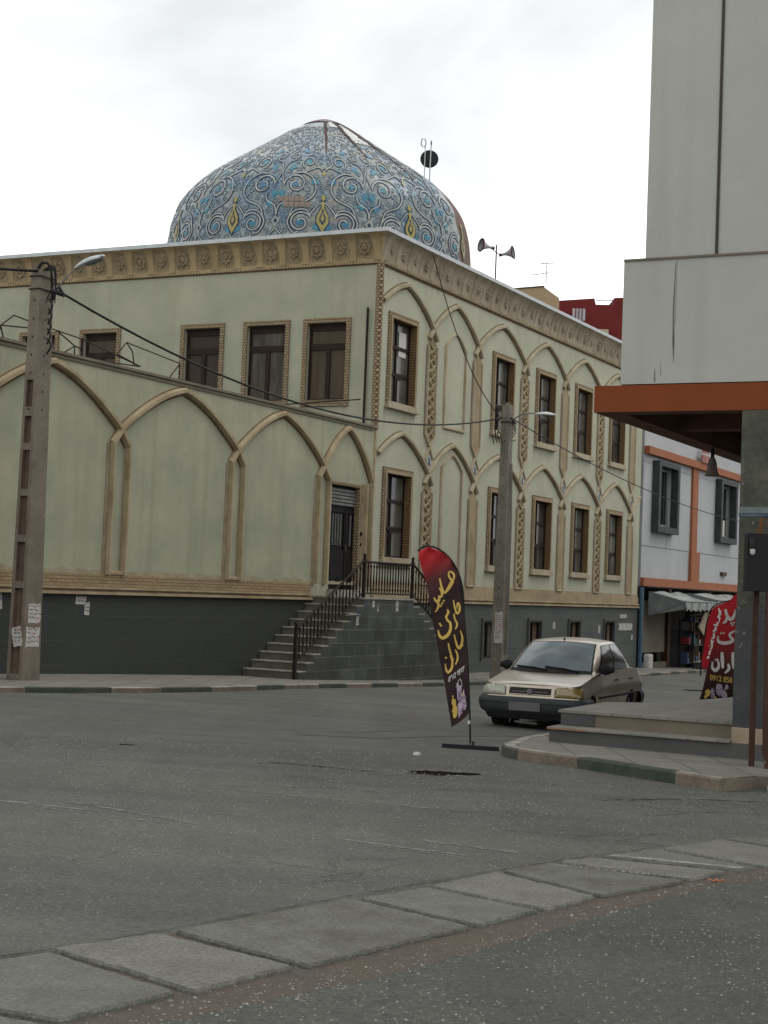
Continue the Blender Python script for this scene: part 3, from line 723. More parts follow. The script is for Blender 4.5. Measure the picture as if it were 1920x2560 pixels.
for a, b, wd_, sd in (((-.20, 10.93), (.62, 10.50), .05, 1), ((.36, 11.10), (.98, 10.80), .06, 2), ((-2.75, 11.9), (-1.95, 11.62), .06, 3), ((-2.2, 12.05), (-1.2, 11.25), .05, 4), ((-1.6, 13.6), (.8, 12.9), .05, 5)):
    A_ = jitline([a, b], 26, .012, sd); B_ = jitline([(a[0], a[1]+wd_), (b[0], b[1]+wd_)], 26, .014, sd+9); strip(mb, A_, B_, .003)
struct(mb, 'worn_marking', 'faint')

# --- loose chips: real little stones on the asphalt
mb = MB(); rr = random.Random(8)
def chip(x, y, s_):
    z = g(x, y); a0 = rr.uniform(0, 6); 
    pts = [(x+s_*math.cos(a0+t)*rr.uniform(.7, 1.2), y+s_*math.sin(a0+t)*rr.uniform(.7, 1.2), z+.001) for t in (0, 1.6, 3.1, 4.7)]
    mb.add(pts+[(x+rr.uniform(-.3, .3)*s_, y, z+s_*rr.uniform(.45, .9))], [[0, 1, 4], [1, 2, 4], [2, 3, 4], [3, 0, 4]])
k = 0
while k < 15000:
    y = rr.uniform(4.6, 18); xm = y*.26; x = rr.uniform(-xm, xm)
    d = (x+.862)*.77 - (y-5.888)*.64     # positive on the near side of the dirt strip
    n_ = mnoise.noise(Vector((x*1.3, y*1.3, 3)))
    if d > 0: dens = .55+.9*n_
    elif d > -.35: dens = .3
    else: dens = max(.10, .55+.8*n_)
    if rr.random() > dens: k += .25; continue
    chip(x, y, rr.uniform(.003, .0105)*(.7+.3*rr.random()) if d > 0 else rr.uniform(.0025, .0065)*(.6+y/13)); k += 1
for k in range(900):
    t = rr.random(); i = int(t*9); a, b = lo[i], lo[i+1]; f_ = t*9-i
    x = a[0]+(b[0]-a[0])*f_ + rr.gauss(-.05, .09); y = a[1]+(b[1]-a[1])*f_+rr.gauss(.06, .10); chip(x, y, rr.uniform(.0025, .008)*rr.choice((1, 1, 1, 1.8)))
o = mb.build('stone_chips', 'chip'); tag(o, 'pale stone chips scattered over the asphalt and dirt in the foreground', 'gravel'); o['kind'] = 'stuff'
# dry leaf scrap
mb = MB()
x, y = 2.13, 10.0
for dx, dy, s_ in ((0, 0, .03), (.04, .012, .022), (-.035, .02, .02)):
    z = g(x, y)+.008
    mb.poly([(x+dx-s_, y+dy, z), (x+dx, y+dy-s_*.5, z+.012), (x+dx+s_, y+dy+.005, z+.004), (x+dx+s_*.2, y+dy+s_*.6, z+.016)])
tag(mb.build('dry_leaf', mat('dry_orange_leaf', (.40, .14, .05), .8)), 'crumpled orange dry leaf scrap on the dirt beside the slabs', 'leaf')
mb = MB(); x, y = .05, 18.9; z = g(x, y)+.01
mb.lathe([(.0, .03), (.035, .03), (.045, .0)], (x+.42, y-.9, g(x+.42, y-.9)+.001), n=8)
o = mb.build('paper_scrap', 'paper'); tag(o, 'small white litter scrap on the road left of the feather flag base', 'litter')

# ================================================================== MOSQUE
mq = thing('mosque', 'pale green two storey mosque with tan pointed arches and a blue tiled dome', 'mosque', M(0, 0, -2.6), MROT)
ZT, ZB, ZP = 9.46, 8.65, -.30          # roof edge, wall top, plinth top
U1, V1 = 22.6, 22.0
# ---- wall with window openings, long facade (plane v=0)
NODES = [-.2, 3.3, 6.5, 10.3, 14.0, 17.7, 21.4]
WINC = [1.43, 8.53, 12.18, 15.85, 19.55]
def wall_with_holes(mb, a0, a1, z0, z1, holes, f, depth):
    az = sorted({a0, a1} | {h[0] for h in holes} | {h[1] for h in holes}); zz = sorted({z0, z1} | {h[2] for h in holes} | {h[3] for h in holes})
    for i in range(len(az)-1):
        for j in range(len(zz)-1):
            ca_, cz = (az[i]+az[i+1])/2, (zz[j]+zz[j+1])/2
            if any(h[0] < ca_ < h[1] and h[2] < cz < h[3] for h in holes): continue
            mb.poly([f(az[i], zz[j], 0), f(az[i+1], zz[j], 0), f(az[i+1], zz[j+1], 0), f(az[i], zz[j+1], 0)])
    for a, b, c_, d in holes:
        for p, q in (((a, c_), (b, c_)), ((b, c_), (b, d)), ((b, d), (a, d)), ((a, d), (a, c_))):
            mb.poly([f(*p, 0), f(*q, 0), f(*q, -depth), f(*p, -depth)])
HW = .74
holes = [(c-HW, c+HW, 5.03, 7.27) for c in WINC] + [(c-HW, c+HW, .88, 3.12) for c in WINC]
LW = [(11.21, .60), (9.0, .59), (5.50, .59), (3.425, .605), (1.545, .595)]
lholes = [(c-h+.0, c+h, 5.0, 7.07) for c, h in LW]
mb = MB()
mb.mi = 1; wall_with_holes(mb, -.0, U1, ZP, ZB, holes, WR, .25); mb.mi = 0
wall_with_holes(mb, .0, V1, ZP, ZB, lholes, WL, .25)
# hidden back walls close the box
mb.poly([M(U1, 0, -2.9), M(U1, V1, -2.9), M(U1, V1, ZT), M(U1, 0, ZT)])
mb.poly([M(0, V1, -2.9), M(U1, V1, -2.9), M(U1, V1, ZT), M(0, V1, ZT)])
mb.poly([M(.4, .4, ZP), M(U1, .4, ZP), M(U1, V1, ZP), M(.4, V1, ZP)])
mb.build('wall', ['wall', 'wallr'], mq)
mb = MB(); mb.poly([M(-.1, -.1, ZT-.05), M(U1, -.1, ZT-.05), M(U1, V1, ZT-.05), M(-.1, V1, ZT-.05)])
mb.build('roof', 'roof', mq)
# ---- plinth with basement openings
BW = [(7.6, 8.75), (11.35, 12.5), (15.1, 16.25), (18.8, 19.95)]
mb = MB(); wall_with_holes(mb, 3.0, U1, -3.1, ZP, [(a, b, -1.95, -.85) for a, b in BW], lambda a, z, o: WR(a, z, o+.03), .2)
mb.poly([WL(-.03, -3, .0), WL(V1, -3, .0), WL(V1, ZP, .0), WL(-.03, ZP, .0)])
mb.poly([WR(3.0, ZP, .03), WR(U1, ZP, .03), WR(U1, ZP, 0), WR(3, ZP, 0)])
mb.build('plinth', 'plinthr', mq)
for a, b in BW:
    mb = MB(); f = lambda a_, z, o: WR(a_, z, o+.03)
    for p in ((a, a+.06, -1.95, -.85), (b-.06, b, -1.95, -.85), (a+.06, b-.06, -.91, -.85), (a+.06, b-.06, -1.95, -1.89), ((a+b)/2-.03, (a+b)/2+.03, -1.89, -.91)):
        mb.box((p[0], p[2], -.16), (p[1], p[3], -.10), f)
    wn = mb.build('basement_window', 'iron', mq)
    mb = MB(); mb.poly([f(a, -1.95, -.17), f(b, -1.95, -.17), f(b, -.85, -.17), f(a, -.85, -.17)]); mb.build('pane', 'glass' if a < 8 else 'recess', wn)
    mb = MB(); mb.box((a-.16, -2.0, .001), (a-.09, -.72, .06), f); mb.box((a-.09, -.80, .001), (b+.05, -.74, .045), f); mb.build('lintel', 'riserg', wn)
# ---- double trim line and brick band at the plinth top
def bandparts(a0, a1, f, parent, bm_='band'):
    mb = MB()
    mb.box((a0, -.30, .0), (a1, -.245, .12), f); mb.box((a0, -.245, .0), (a1, -.195, .035), f); mb.box((a0, -.195, .0), (a1, -.15, .10), f)
    mb.build('plinth_trim', 'tan', parent, label=None)
    mb = MB(); mb.box((a0, -.15, .0), (a1, .10, .05), f)
    mb.build('brick_band' if bm_ == 'band' else 'plain_band', bm_, parent)
bandparts(0.1, U1, WR, mq, 'peach')
# peach render above the band and round every bay
mb = MB(); o1 = .022
for i in range(6):
    a, b = NODES[i], NODES[i+1]
    aa = max(a, .02)
    mb.box((aa, .10, 0), (b, .22, o1), WR)
mb.box((21.4, .10, 0), (U1, .22, o1), WR)
# worn render margins beside the plain pilasters
mb.build('base_render', 'peach', mq)
# ---- arches
def edge_lines(mb, pts, w_, f, wi=.042, wo=.020):
    P = [Vector(p) for p in pts]; n = len(P); rs_ = random.Random(int(P[0].x*10)+n)
    for sd, ww in ((-1, wi), (1, wo)):
        off = []
        for i, p in enumerate(P):
            t = (P[min(i+1, n-1)]-P[max(i-1, 0)]).normalized(); off.append(p+Vector((-t.y, t.x))*sd*(w_/2+ww*.35))
        mb.ribbon([tuple(q) for q in off], [ww*rs_.uniform(.7, 1.25) for q in off], lambda a, z: f(a, z, .0165), True)
def arch_pts(a, b, z0, z1, n=14, asym=0):
    m_ = (a+b)/2; out = []
    for i in range(n+1):
        t = i/n; s = (math.sin(t*math.pi/2*.80)/math.sin(math.pi/2*.80))**.92
        out.append((a+(m_-a)*t, z0+(z1-z0)*s))
    return out + [(2*m_-p, z) for p, z in out[:-1][::-1]]
mw, mh = .135, .11
for lvl, (z0, z1) in enumerate(((3.30, 4.24), (7.37, 8.29))):
    for i in range(6):
        mb = MB(); a, b = NODES[i], NODES[i+1]
        pts = arch_pts(a, b, z0, z1)
        if i == 0: pts = [p for p in pts if p[0] > .16]
        # carry the moulding through the crossing
        ext = .28
        if i > 0: pts = [(a-ext*.9, z0-ext*1.05)] + pts
        pts = pts + [(b+ext*.9, z0-ext*1.05)]
        sweep(mb, pts, mw, mh - .004*(i % 2), WR)
        am = mb.build('arch_moulding', 'tanr', mq, smooth=True, auto=40)
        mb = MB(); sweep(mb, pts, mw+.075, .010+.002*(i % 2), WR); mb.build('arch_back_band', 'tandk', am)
        mb = MB(); edge_lines(mb, pts, mw, WR); mb.build('arch_edge_line', 'brownline', am)
    mb = MB(); p = [q for q in arch_pts(21.4, 25.0, z0, z1) if q[0] < U1-.05]; sweep(mb, [(21.4-.25, z0-.29)]+p, mw, mh, WR); mb.build('arch_moulding', 'tanr', mq, smooth=True, auto=40)
# ---- pilasters between bays: lattice ones and plain ones
def pil(n, z0, z1, lattice, first):
    hw = .285
    poly = [(n-hw, z0+.0), (n+hw, z0), (n+hw, z1-.22), (n, z1+.02), (n-hw, z1-.22)] if z0 < 1 else [(n, z0-.02), (n+hw, z0+.24), (n+hw, z1-.22), (n, z1+.02), (n-hw, z1-.22), (n-hw, z0+.24)]
    mb = MB(); mb.prism(poly, lambda p, q, t: WR(p, q, t), 0, .03)
    base = mb.build('pilaster', 'peach' if not lattice else 'rosette', mq, label='lattice patterned pilaster' if lattice else None)
    mb = MB(); sweep(mb, [(n-hw, z0+(.0 if z0 < 1 else .24)), (n-hw, z1-.24)], .085, .075, WR); sweep(mb, [(n+hw, z0+(.0 if z0 < 1 else .24)), (n+hw, z1-.24)], .085, .075, WR)
    if z0 < 1: sweep(mb, [(n-hw, z0), (n+hw, z0)], .07, .07, WR)
    mb.builds('edge_moulding', 'tanr', base, smooth=True, auto=40)
    mb = MB(); zl = z0+(.0 if z0 < 1 else .24)
    for s in (-1, 1): mb.ribbon([(n+s*(hw+.058), zl), (n+s*(hw+.062), (zl+z1)/2), (n+s*(hw+.058), z1-.24)], .028, lambda a, z: WR(a, z, .006), False)
    mb.build('pilaster_edge_line', 'brownline', base)
    if lattice:
        mb = MB(); per = .52; za = z0+(.05 if z0 < 1 else .2); k = 0; z = za; w_ = .21
        while z+per <= z1-.1:
            sweep(mb, [(n-w_, z), (n+w_, z+per/2), (n-w_, z+per)], .05, .045, WR, .03)
            sweep(mb, [(n+w_, z), (n-w_, z+per/2), (n+w_, z+per)], .05, .041, WR, .03)
            sweep(mb, [(n, z+per*.33), (n+.085, z+per/2), (n, z+per*.67), (n-.085, z+per/2), (n, z+per*.33)], .035, .05, WR, .03)
            z += per
        mb.build('lattice', 'peach', base, smooth=True, auto=40)
for k, n in enumerate(NODES[1:]):
    lat = k % 2 == 0
    pil(n, .22, 3.02, lat, 0); pil(n, 4.12, 7.12, lat, 1)
    # interlaced knot and the blue tile between storeys
    mb = MB()
    for s in (-1, 1): sweep(mb, [(n+s*.285, 4.36), (n, 4.05), (n-s*.25, 3.70), (n, 3.32), (n+s*.285, 3.0)], .085, .08 if s > 0 else .074, WR)
    kn = mb.build('knot_moulding', 'tanr', mq, smooth=True, auto=40)
    mb = MB(); mb.prism([(n, 3.86), (n+.17, 3.65), (n, 3.44), (n-.17, 3.65)], lambda p, q, t: WR(p, q, t), 0, .045); t_ = mb.build('diamond_tile', 'dwhite', kn)
    mb = MB(); mb.prism([(n, 3.78), (n+.06, 3.69), (n+.05, 3.6), (n+.09, 3.55), (n-.02, 3.52), (n-.09, 3.6), (n-.04, 3.65), (n-.08, 3.71)], lambda p, q, t: WR(p, q, t), .045, .05); mb.build('tile_motif', 'ddark', kn)
# ---- blind niche outlines in the second bay
for z0, z1, zp in ((4.72, 7.05, 7.5), (.3, 3.55, 3.98)):
    mb = MB()
    pts = [(4.22, z0), (4.22, z1)] + [(4.22+(4.92-4.22)*t, z1+(zp-z1)*math.sin(t*1.3)/math.sin(1.3)) for t in (.25, .5, .75, 1)] + [(4.92+(5.62-4.92)*t, z1+(zp-z1)*math.sin((1-t)*1.3)/math.sin(1.3)) for t in (.25, .5, .75, 1)] + [(5.62, z0)]
    if z0 > 4: pts = [(4.92, z0)] + pts + [(4.92, z0)]
    sweep(mb, pts, .11, .06, WR); mb.build('niche_moulding', 'tanr', mq, smooth=True, auto=40)
# ---- windows
PC = [0]
def window(c, hw, z0, z1, f, kind, parent, rec):
    t = .13 if kind == 'L' else .16
    mb = MB(); o0 = .045
    def fr(a0, a1, b0, b1, oa, ob): mb.box((a0, b0, oa), (a1, b1, ob), f)
    # brick surround, two steps
    fr(c-hw-t, c-hw, z0, z1+t*.0, 0, o0); fr(c+hw, c+hw+t, z0, z1, 0, o0); fr(c-hw-t, c+hw+t, z1, z1+t, 0, o0)
    if kind == 'L': fr(c-hw-t, c+hw+t, z0-.17, z0, 0, o0)
    wn = mb.build('window', 'brick', parent)
    if kind == 'R':
        mb = MB(); h = t*.42
        fr(c-hw-h, c-hw-.001, z0, z1, o0, o0+.028); fr(c+hw+.001, c+hw+h, z0, z1, o0, o0+.028); fr(c-hw-h, c+hw+h, z1+.001, z1+h, o0, o0+.028)
        mb.build('inner_surround', 'peach', wn)
        # jamb lining with brick reveals
        mb = MB(); d = -rec
        fr(c-hw-.004, c-hw+.012, z0, z1, d, o0+.03); fr(c+hw-.012, c+hw+.004, z0, z1, d, o0+.03); fr(c-hw, c+hw, z1-.012, z1+.004, d, o0+.03)
        mb.build('reveal', 'jamb', wn)
        mb = MB(); fr(c-hw-t+.02, c+hw+t-.02, z0-.11, z0, 0, .10); fr(c-hw-t-.04, c+hw+t+.04, z0-.19, z0-.11, 0, .13)
        mb.build('sill', 'tanr', wn, bevel=.01)
    # frame
    mb = MB(); fo, fi = -rec, -rec-.05; e = .05
    fr(c-hw+.01, c-hw+e, z0+.0, z1-.01, fi, fo); fr(c+hw-e, c+hw-.01, z0, z1-.01, fi, fo)
    fr(c-hw+e, c+hw-e, z1-e-.01, z1-.01, fi, fo); fr(c-hw+e, c+hw-e, z0, z0+e, fi, fo)
    H_ = z1-z0
    if kind == 'R':
        fr(c-.13, c-.08, z0+e, z1-e-.01, fi+.003, fo+.01)
        for q in (.335, .66): fr(c-hw+e, c+hw-e, z0+H_*q, z0+H_*q+.09, fi+.001, fo+.005)
        fr(c+.0, c+.04, z0+e, z0+H_*.335, fi+.004, fo)
        fr(c-.08, c+.22, z0+H_*.30, z0+H_*.335, fi+.002, fo)
    else:
        fr(c-hw+e, c+hw-e, z0+H_*.66, z0+H_*.66+.16, fi+.001, fo+.006)
        fr(c-.06, c+.06, z0+e, z0+H_*.66, fi+.002, fo+.004)
        fr(c-hw+e, c-hw+e+.05, z0+H_*.66+.16, z1-e, fi+.003, fo-.01); fr(c+hw-e-.03, c+hw-e, z0+e, z1-e, fi+.003, fo-.01)
        fr(c-hw+e+.05, c+hw-e-.03, z1-e-.14, z1-e-.01, fi+.004, fo-.008)
    mb.build('frame', 'winframe', wn)
    mb = MB(); mb.poly([f(c-hw, z0, fi+.01), f(c+hw, z0, fi+.01), f(c+hw, z1, fi+.01), f(c-hw, z1, fi+.01)])
    PC[0] += 1; mb.build('pane', ('curtain', 'curtain2', 'curtain3')[PC[0] % 3] if kind == 'L' else ('glass', 'glass2', 'glass', 'glass3')[(PC[0]*7 // 3) % 4], wn)
    return wn
for c in WINC:
    for z0 in (.88, 5.03): window(c, HW, z0, z0+2.24, WR, 'R', mq, .125)
rs = random.Random(41)
mb = MB()
for c in WINC:
    for z0 in (.88-.2, 5.03-.2):
        for x in (c-.86, c-.3, c+.35, c+.86):
            L_ = rs.uniform(.15, .75)*(1 if z0 > 4 else .5); x += rs.uniform(-.1, .1); w_ = rs.uniform(.05, .13)
            mb.ribbon([(x, z0), (x+rs.uniform(-.01, .01), z0-L_*.5), (x, z0-L_)], [w_, w_*.7, .01], lambda a, z: WR(a, z, .0025), False)
for c, h in LW:
    for x in (c-h, c+h*.2, c+h):
        L_ = rs.uniform(.2, .6); w_ = rs.uniform(.05, .12); mb.ribbon([(x, 4.84), (x, 4.84-L_)], [w_, .01], lambda a, z: WL(a, z, .0025), False)
a = .4
while a < U1-.4:      # runs below the cornice
    if rs.random() < .6: L_ = rs.uniform(.2, .9); w_ = rs.uniform(.04, .12); mb.ribbon([(a, ZB-.06), (a, ZB-.06-L_)], [w_, .01], lambda p, z: WR(p, z, .0021), False)
    a += rs.uniform(.2, 1.2)
mb.build('drip_stains', 'stain', mq)
# white paper behind the first upper window
for c, h in LW: window(c, h, 5.0, 7.07, WL, 'L', mq, .10)
# ---- brick corner quoin and drain pipe
mb = MB(); mb.lathe([(.10, 4.2), (.10, ZB)], M(.03, .03, 0), n=12); mb.build('corner_quoin', 'brick', mq, smooth=True)
mb = MB(); mb.lathe([(.07, ZP+.4), (.07, 4.2)], M(.03, .03, 0), n=10); mb.build('corner_bead', 'tan', mq, smooth=True)
mb = MB(); mb.tube([WL(.31, 4.35, .07), WL(.31, 7.42, .07)], .032, 8); mb.build('drain_pipe', 'iron', mq, smooth=True)
# ---- cornice: coved profile swept round the corner
prof = [(.0, ZB-.06), (.05, ZB-.05), (.05, ZB+.02), (.035, ZB+.03), (.04, ZB+.14), (.07, ZB+.30), (.12, ZB+.47), (.19, ZB+.61), (.29, ZB+.70), (.30, ZB+.71), (.30, ZT)]
mb = MB()
ra, rb_, rc = [[M(U1+.0, -o, z) for o, z in prof], [M(-o, -o, z) for o, z in prof], [M(-o, V1, z) for o, z in prof]]
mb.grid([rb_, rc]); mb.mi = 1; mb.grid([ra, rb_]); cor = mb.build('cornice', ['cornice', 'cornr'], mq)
mb = MB()
for o, z, s in ((.33, ZT-.09, 0),):
    q = [(o, ZT-.09), (o, ZT+.015), (-.15, ZT+.03)]
    mb.grid([[M(U1, -a, z) for a, z in q], [M(-.33, -.33, z) if i < 2 else M(.15, .15, z) for i, (a, z) in enumerate(q)], [M(-a, V1, z) for a, z in q]])
    mb.grid([[M(U1, -.33, ZT-.09), M(-.33, -.33, ZT-.09), M(-.33, V1, ZT-.09)], [M(U1, -.28, ZT-.09), M(-.28, -.28, ZT-.09), M(-.28, V1, ZT-.09)]])
mb.build('roof_flashing', 'flash', cor)
def cove(t):   # t 0..1 up the cove -> (out, z)
    q = prof[3:9]; k = t*(len(q)-1); i = min(int(k), len(q)-2); f_ = k-i
    return q[i][0]+(q[i+1][0]-q[i][0])*f_, q[i][1]+(q[i+1][1]-q[i][1])*f_
mb = MB(); mb.box((.11, ZB-.105, .0), (U1, ZB-.055, .02), WR); mb.build('brown_line', 'brownline', cor)
mb = MB(); mb.box((.11, ZB-.085, .0), (V1, ZB-.06, .015), WL); mb.build('brown_line', 'brownline', cor)
# fine brick teeth under the cove
for f, a1 in ((WR, U1), (WL, V1-6)):
    mb = MB(); a = .1
    while a < a1-.1:
        mb.box((a, ZB-.05, .05), (a+.045, ZB+.015, .075), f); a += .09
    mb.build('dentil_course', 'tan', cor)
SP = .72
def star(cx, ct, r, f, mb, n=16):
    rows = []
    for ring, (rr_, hh) in enumerate(((1.0, .012), (.93, .045), (.62, .05), (.50, .025), (.38, .055), (.0, .06))):
        row = []
        for k in range(n*2):
            a_ = k*math.pi/n; rad = r*rr_*((1+.16*math.cos(a_*8)) if ring < 3 else (1+.25*math.cos(a_*8)) if rr_ > 0 else 1)
            da = rad*math.cos(a_); dt = rad*math.sin(a_)/.78
            t = min(.98, max(.02, ct+dt)); o, z = cove(t)
            row.append(f(cx+da, z-hh*.3, o+hh*.85))
        rows.append(row)
    mb.grid(rows, True)
def ribs(f, a0, a1, side):
    mb = MB(); a = a0; panels = MB(); k = 0
    while a < a1:
        # rib widening towards the top
        rows = []
        for j in range(9):
            t = j/8; o, z = cove(t); w_ = .07+.11*t**2.5 + .03*(1-t)**3
            rows.append([f(a-w_-.02, z, o+.002), f(a-w_, z, o+.03), f(a+w_, z, o+.03), f(a+w_+.02, z, o+.002)])
        mb.grid(rows); a += SP
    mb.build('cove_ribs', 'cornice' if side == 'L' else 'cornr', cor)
    a = a0; k = 0
    pm = MB()
    while a+SP < a1+.01:
        m_ = a+SP/2; rows = []
        for j in range(10):
            t = .10+.86*j/9; o, z = cove(min(t, .99)); hw_ = .245*math.sqrt(max(.02, 1-max(0, (t-.72)/.27)**2)) * (1 if t > .2 else .75+.25*(t-.1)/.1)
            rows.append([f(m_-hw_, z, o+.006), f(m_, z-.01, o+.002), f(m_+hw_, z, o+.006)])
        pm.grid(rows)
        s_ = MB(); star(m_, .50, (.19 if k % 2 == 0 else .15) if side == 'L' else (.15 if k % 2 else .11), f, s_, 12)
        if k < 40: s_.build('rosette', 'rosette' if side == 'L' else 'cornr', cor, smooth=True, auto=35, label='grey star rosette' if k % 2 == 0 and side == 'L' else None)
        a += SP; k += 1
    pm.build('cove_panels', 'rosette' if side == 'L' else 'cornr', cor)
ribs(WL, .10, 14.6, 'L'); ribs(WR, .10, U1-.1, 'R')

# ---- dome
DC = M(6.3, 5.45, 0)
RZ = [(4.82, 9.0), (4.78, 9.8), (4.74, 10.39), (4.66, 10.99), (4.47, 11.59), (4.12, 12.08), (3.59, 12.58), (3.01, 12.98), (2.40, 13.376), (1.80, 13.774), (1.28, 14.122), (.86, 14.37), (.48, 14.56), (.20, 14.67), (0.001, 14.718)]
def rz(z):
    for i in range(len(RZ)-1):
        if RZ[i][1] <= z <= RZ[i+1][1]:
            f_ = (z-RZ[i][1])/(RZ[i+1][1]-RZ[i][1]); p0 = RZ[max(i-1, 0)][0]; p1 = RZ[i][0]; p2 = RZ[i+1][0]; p3 = RZ[min(i+2, len(RZ)-1)][0]
            if i >= len(RZ)-5: return p1+(p2-p1)*f_
            return .5*((2*p1)+(p2-p0)*f_+(2*p0-5*p1+4*p2-p3)*f_**2+(3*p1-p0-3*p2+p3)*f_**3)
    return RZ[-1][0] if z > RZ[-1][1] else RZ[0][0]
zs = []
for i in range(len(RZ)-1):
    for j in range(4): zs.append(RZ[i][1]+(RZ[i+1][1]-RZ[i][1])*j/4)
zs.append(RZ[-1][1])
dome = bpy.data.objects.new('dome', None)
mb = MB()
# the dome mesh keeps its own origin on its axis, turned square to the camera side (texture space)
rows = [[Vector((rz(z)*math.sin(k*2*math.pi/96), -rz(z)*math.cos(k*2*math.pi/96), z-9.4)) for k in range(96)] for z in zs]
mb.grid(rows, True)
me_o = mb.build('dome', 'dome', None, smooth=True)
me_o.parent = mq; me_o.location = (6.3, 5.45, 9.4+2.6); me_o.rotation_euler = (0, 0, -MROT)
bpy.data.objects.remove(dome); dome = me_o
def DS(th, z, o=0):   # theta measured from the camera side, positive to the right
    r = rz(z); dz = .02; dr = (rz(z+dz)-rz(z-dz))/(2*dz); nl = math.hypot(1, dr)
    r2 = r+o/nl; z2 = z-o*dr/nl
    return Vector((DC.x+r2*math.sin(th), DC.y-r2*math.cos(th), z2))
NC = 11; TH0 = math.radians(3.2)
cell = 2*math.pi/NC
def spiral(cx, cz, r, a0, turns, sgn, n=30, shrink=.78):
    return [(cx+sgn*r*(1-shrink*i/n)*math.cos(a0+turns*2*math.pi*i/n), cz+r*(1-shrink*i/n)*math.sin(a0+turns*2*math.pi*i/n)) for i in range(n+1)]
def cell_curves():
    """half cell, x in metres from the medallion axis (at radius 4.6), z in metres"""
    hw = cell/2*4.6
    C = []
    C.append((spiral(.62, 10.36, .33, 2.6, -1.35, 1), .065))
    C.append((smooth_path([(0.0, 10.98), (.16, 10.86), (.34, 10.62), (.33, 10.52)], 6), .05))
    C.append((smooth_path([(.62-.28, 10.5), (.45, 10.72), (.75, 10.72), (.95, 10.48), (.96, 10.3), (.80, 10.06), (.66, 10.1)], 5), .06))
    C.append((smooth_path([(hw, 10.2), (hw-.22, 9.95), (hw-.5, 9.7), (hw-.9, 9.62)], 5), .06))
    C.append((smooth_path([(hw, 10.55), (hw-.06, 10.85), (hw-.30, 11.02), (hw-.36, 11.25)], 5), .06))
    C.append((spiral(.82, 11.52, .36, -.2, 1.3, 1), .065))
    C.append((smooth_path([(.95, 10.48), (.80, 10.85), (.40, 11.05), (.22, 11.35), (.32, 11.72), (.62, 11.92), (.86, 11.9)], 6), .06))
    C.append((smooth_path([(0, 11.95), (.18, 12.12), (.42, 12.02), (.62, 11.92)], 5), .05))
    C.append((spiral(.50, 12.32, .25, -1.2, 1.25, 1), .05))
    C.append((smooth_path([(0, 12.06), (.26, 12.22), (.24, 12.5), (.45, 12.66), (.62, 12.56)], 5), .045))
    C.append((spiral(1.05, 12.62, .20, 1.9, -1.2, 1), .04))
    C.append((smooth_path([(1.17, 11.52), (hw-.02, 11.95), (hw-.12, 12.3), (1.0, 12.42), (.86, 12.62)], 5), .045))
    C.append((spiral(.38, 13.0, .16, 0, 1.2, 1, 20), .032)); C.append((spiral(.85, 13.12, .13, 2, -1.2, 1, 20), .03))
    C.append((smooth_path([(hw, 12.75), (hw-.15, 13.0), (hw-.35, 13.2)], 5), .03))
    return C
rr = random.Random(21)
W_, D_, G_, T_, B_ = MB(), MB(), MB(), MB(), MB()
SMALL = []
_q = [p for path, wd in cell_curves() for p in path]
for k in range(1300):
    x, z = rr.uniform(0.05, 1.3), rr.uniform(9.7, 14.15); r_ = rr.uniform(.07, .12)*(1 if z < 12.6 else .75 if z < 13.2 else .6)
    if min((p[0]-x)**2+(p[1]-z)**2 for p in _q) < (r_+.02)**2: continue
    if any((q[0]-x)**2+(q[1]-z)**2 < (q[2]+r_+.01)**2 for q in SMALL): continue
    SMALL.append((x, z, r_, rr.uniform(0, 6.28)))
def dmap(th0, s): return lambda x, z, o=0.0: DS(th0+s*x/4.6, z, o)
